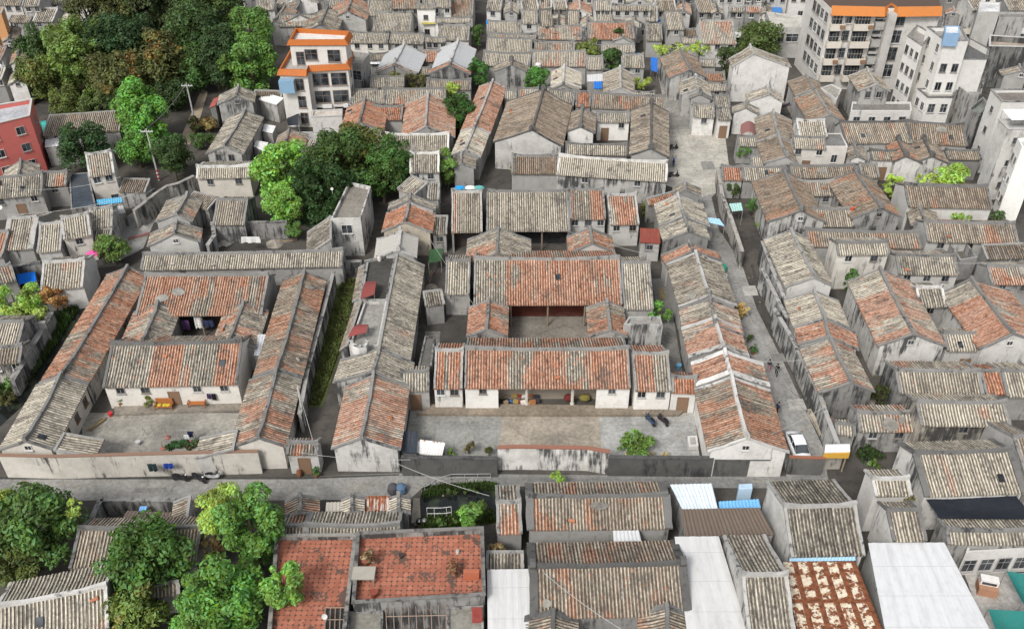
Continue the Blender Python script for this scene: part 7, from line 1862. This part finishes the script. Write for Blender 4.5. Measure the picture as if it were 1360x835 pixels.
for i, (a, b, sg, lb) in enumerate([((985,400,3.6),(1075,560,4.2),.5,'cable looping along the alley house eaves'),((1000,480,4.),(1112,470,4.6),.4,'cable crossing the alley by the pedestrians'),((1010,380,4.),(1052,330,4.8),.3,'cable crossing the alley by the golden weeds'),
    ((395,600,4.),(545,610,4.),.4,'cable strung from gatehouse to the black front wall'),((5,250,5.),(160,235,6.),.9,'upper cable over the cluttered shop roofs'),((100,300,5.),(205,250,5.5),.5,'cable from pale houses up to the curved wall'),
    ((1300,350,6.),(1180,330,5.),.6,'cable sagging over the ribbed brown grey house'),((1340,440,5.),(1240,500,5.),.4,'cable above the ruined orange patch'),((560,300,5.),(640,420,5.5),.3,'cable over the passage left of the central halls'),((735,300,5.5),(870,340,4.5),.3,'cable behind the central middle hall')]):
    wire(lb, U(a[:2], a[2]), U(b[:2], b[2]), sg, .025)

Z(340, 205)
W('low rear wall carrying three bundled tarps behind the left rear hall', [(1005,182),(1168,180)], 3.6, .4, .4, .8)
# ================================================================== ground, sky, sun, camera
m = MB(); m.add([(-1500,-300,0),(1500,-300,0),(1500,2600,0),(-1500,2600,0)], [(0,1,2,3)])
ob('ground', m, 'ground', None, (.2,.19,.17), kind='structure')
for k, v in LABELS.items():
    if len(v) > 1: print('DUPLICATE LABEL', k, v)
w = bpy.data.worlds.new('World'); SC.world = w; w.use_nodes = True
nt = w.node_tree; nt.nodes.clear()
EL, RO = math.radians(47), math.radians(212)
sky = nt.nodes.new('ShaderNodeTexSky'); sky.sky_type = 'NISHITA'; sky.sun_disc = False
sky.sun_elevation = EL; sky.sun_rotation = RO; sky.air_density = 1.0; sky.dust_density = 4.0; sky.ozone_density = 1.0
hs = nt.nodes.new('ShaderNodeHueSaturation'); hs.inputs['Saturation'].default_value = .3
bg = nt.nodes.new('ShaderNodeBackground'); bg.inputs['Strength'].default_value = .14
ou = nt.nodes.new('ShaderNodeOutputWorld')
nt.links.new(sky.outputs[0], hs.inputs['Color']); nt.links.new(hs.outputs[0], bg.inputs[0]); nt.links.new(bg.outputs[0], ou.inputs[0])
sd = bpy.data.lights.new('sun', 'SUN'); sd.energy = 1.7; sd.angle = math.radians(12); sd.color = (1., .97, .92)
so = bpy.data.objects.new('sun', sd); COL.objects.link(so)
d = Vector((math.sin(RO) * math.cos(EL), math.cos(RO) * math.cos(EL), math.sin(EL)))   # towards the sun
so.rotation_euler = d.to_track_quat('Z', 'Y').to_euler(); so.location = (0, 60, 120)
cam = bpy.data.cameras.new('camera'); co = bpy.data.objects.new('camera', cam); COL.objects.link(co)
cam.sensor_fit = 'HORIZONTAL'; cam.sensor_width = 36; cam.lens = FPX / 1360 * 36; cam.clip_end = 6000; cam.clip_start = .5
co.location = (0, 0, HC); co.rotation_euler = (math.pi/2 - PIT, 0, 0)
SC.camera = co
SC.view_settings.view_transform = 'Standard'; SC.view_settings.look = 'None'; SC.view_settings.gamma = 1; SC.view_settings.exposure = 0.35
SC.view_settings.use_curve_mapping = False
print('OBJECTS', len(SC.objects), 'TOP', sum(1 for o in SC.objects if not o.parent))
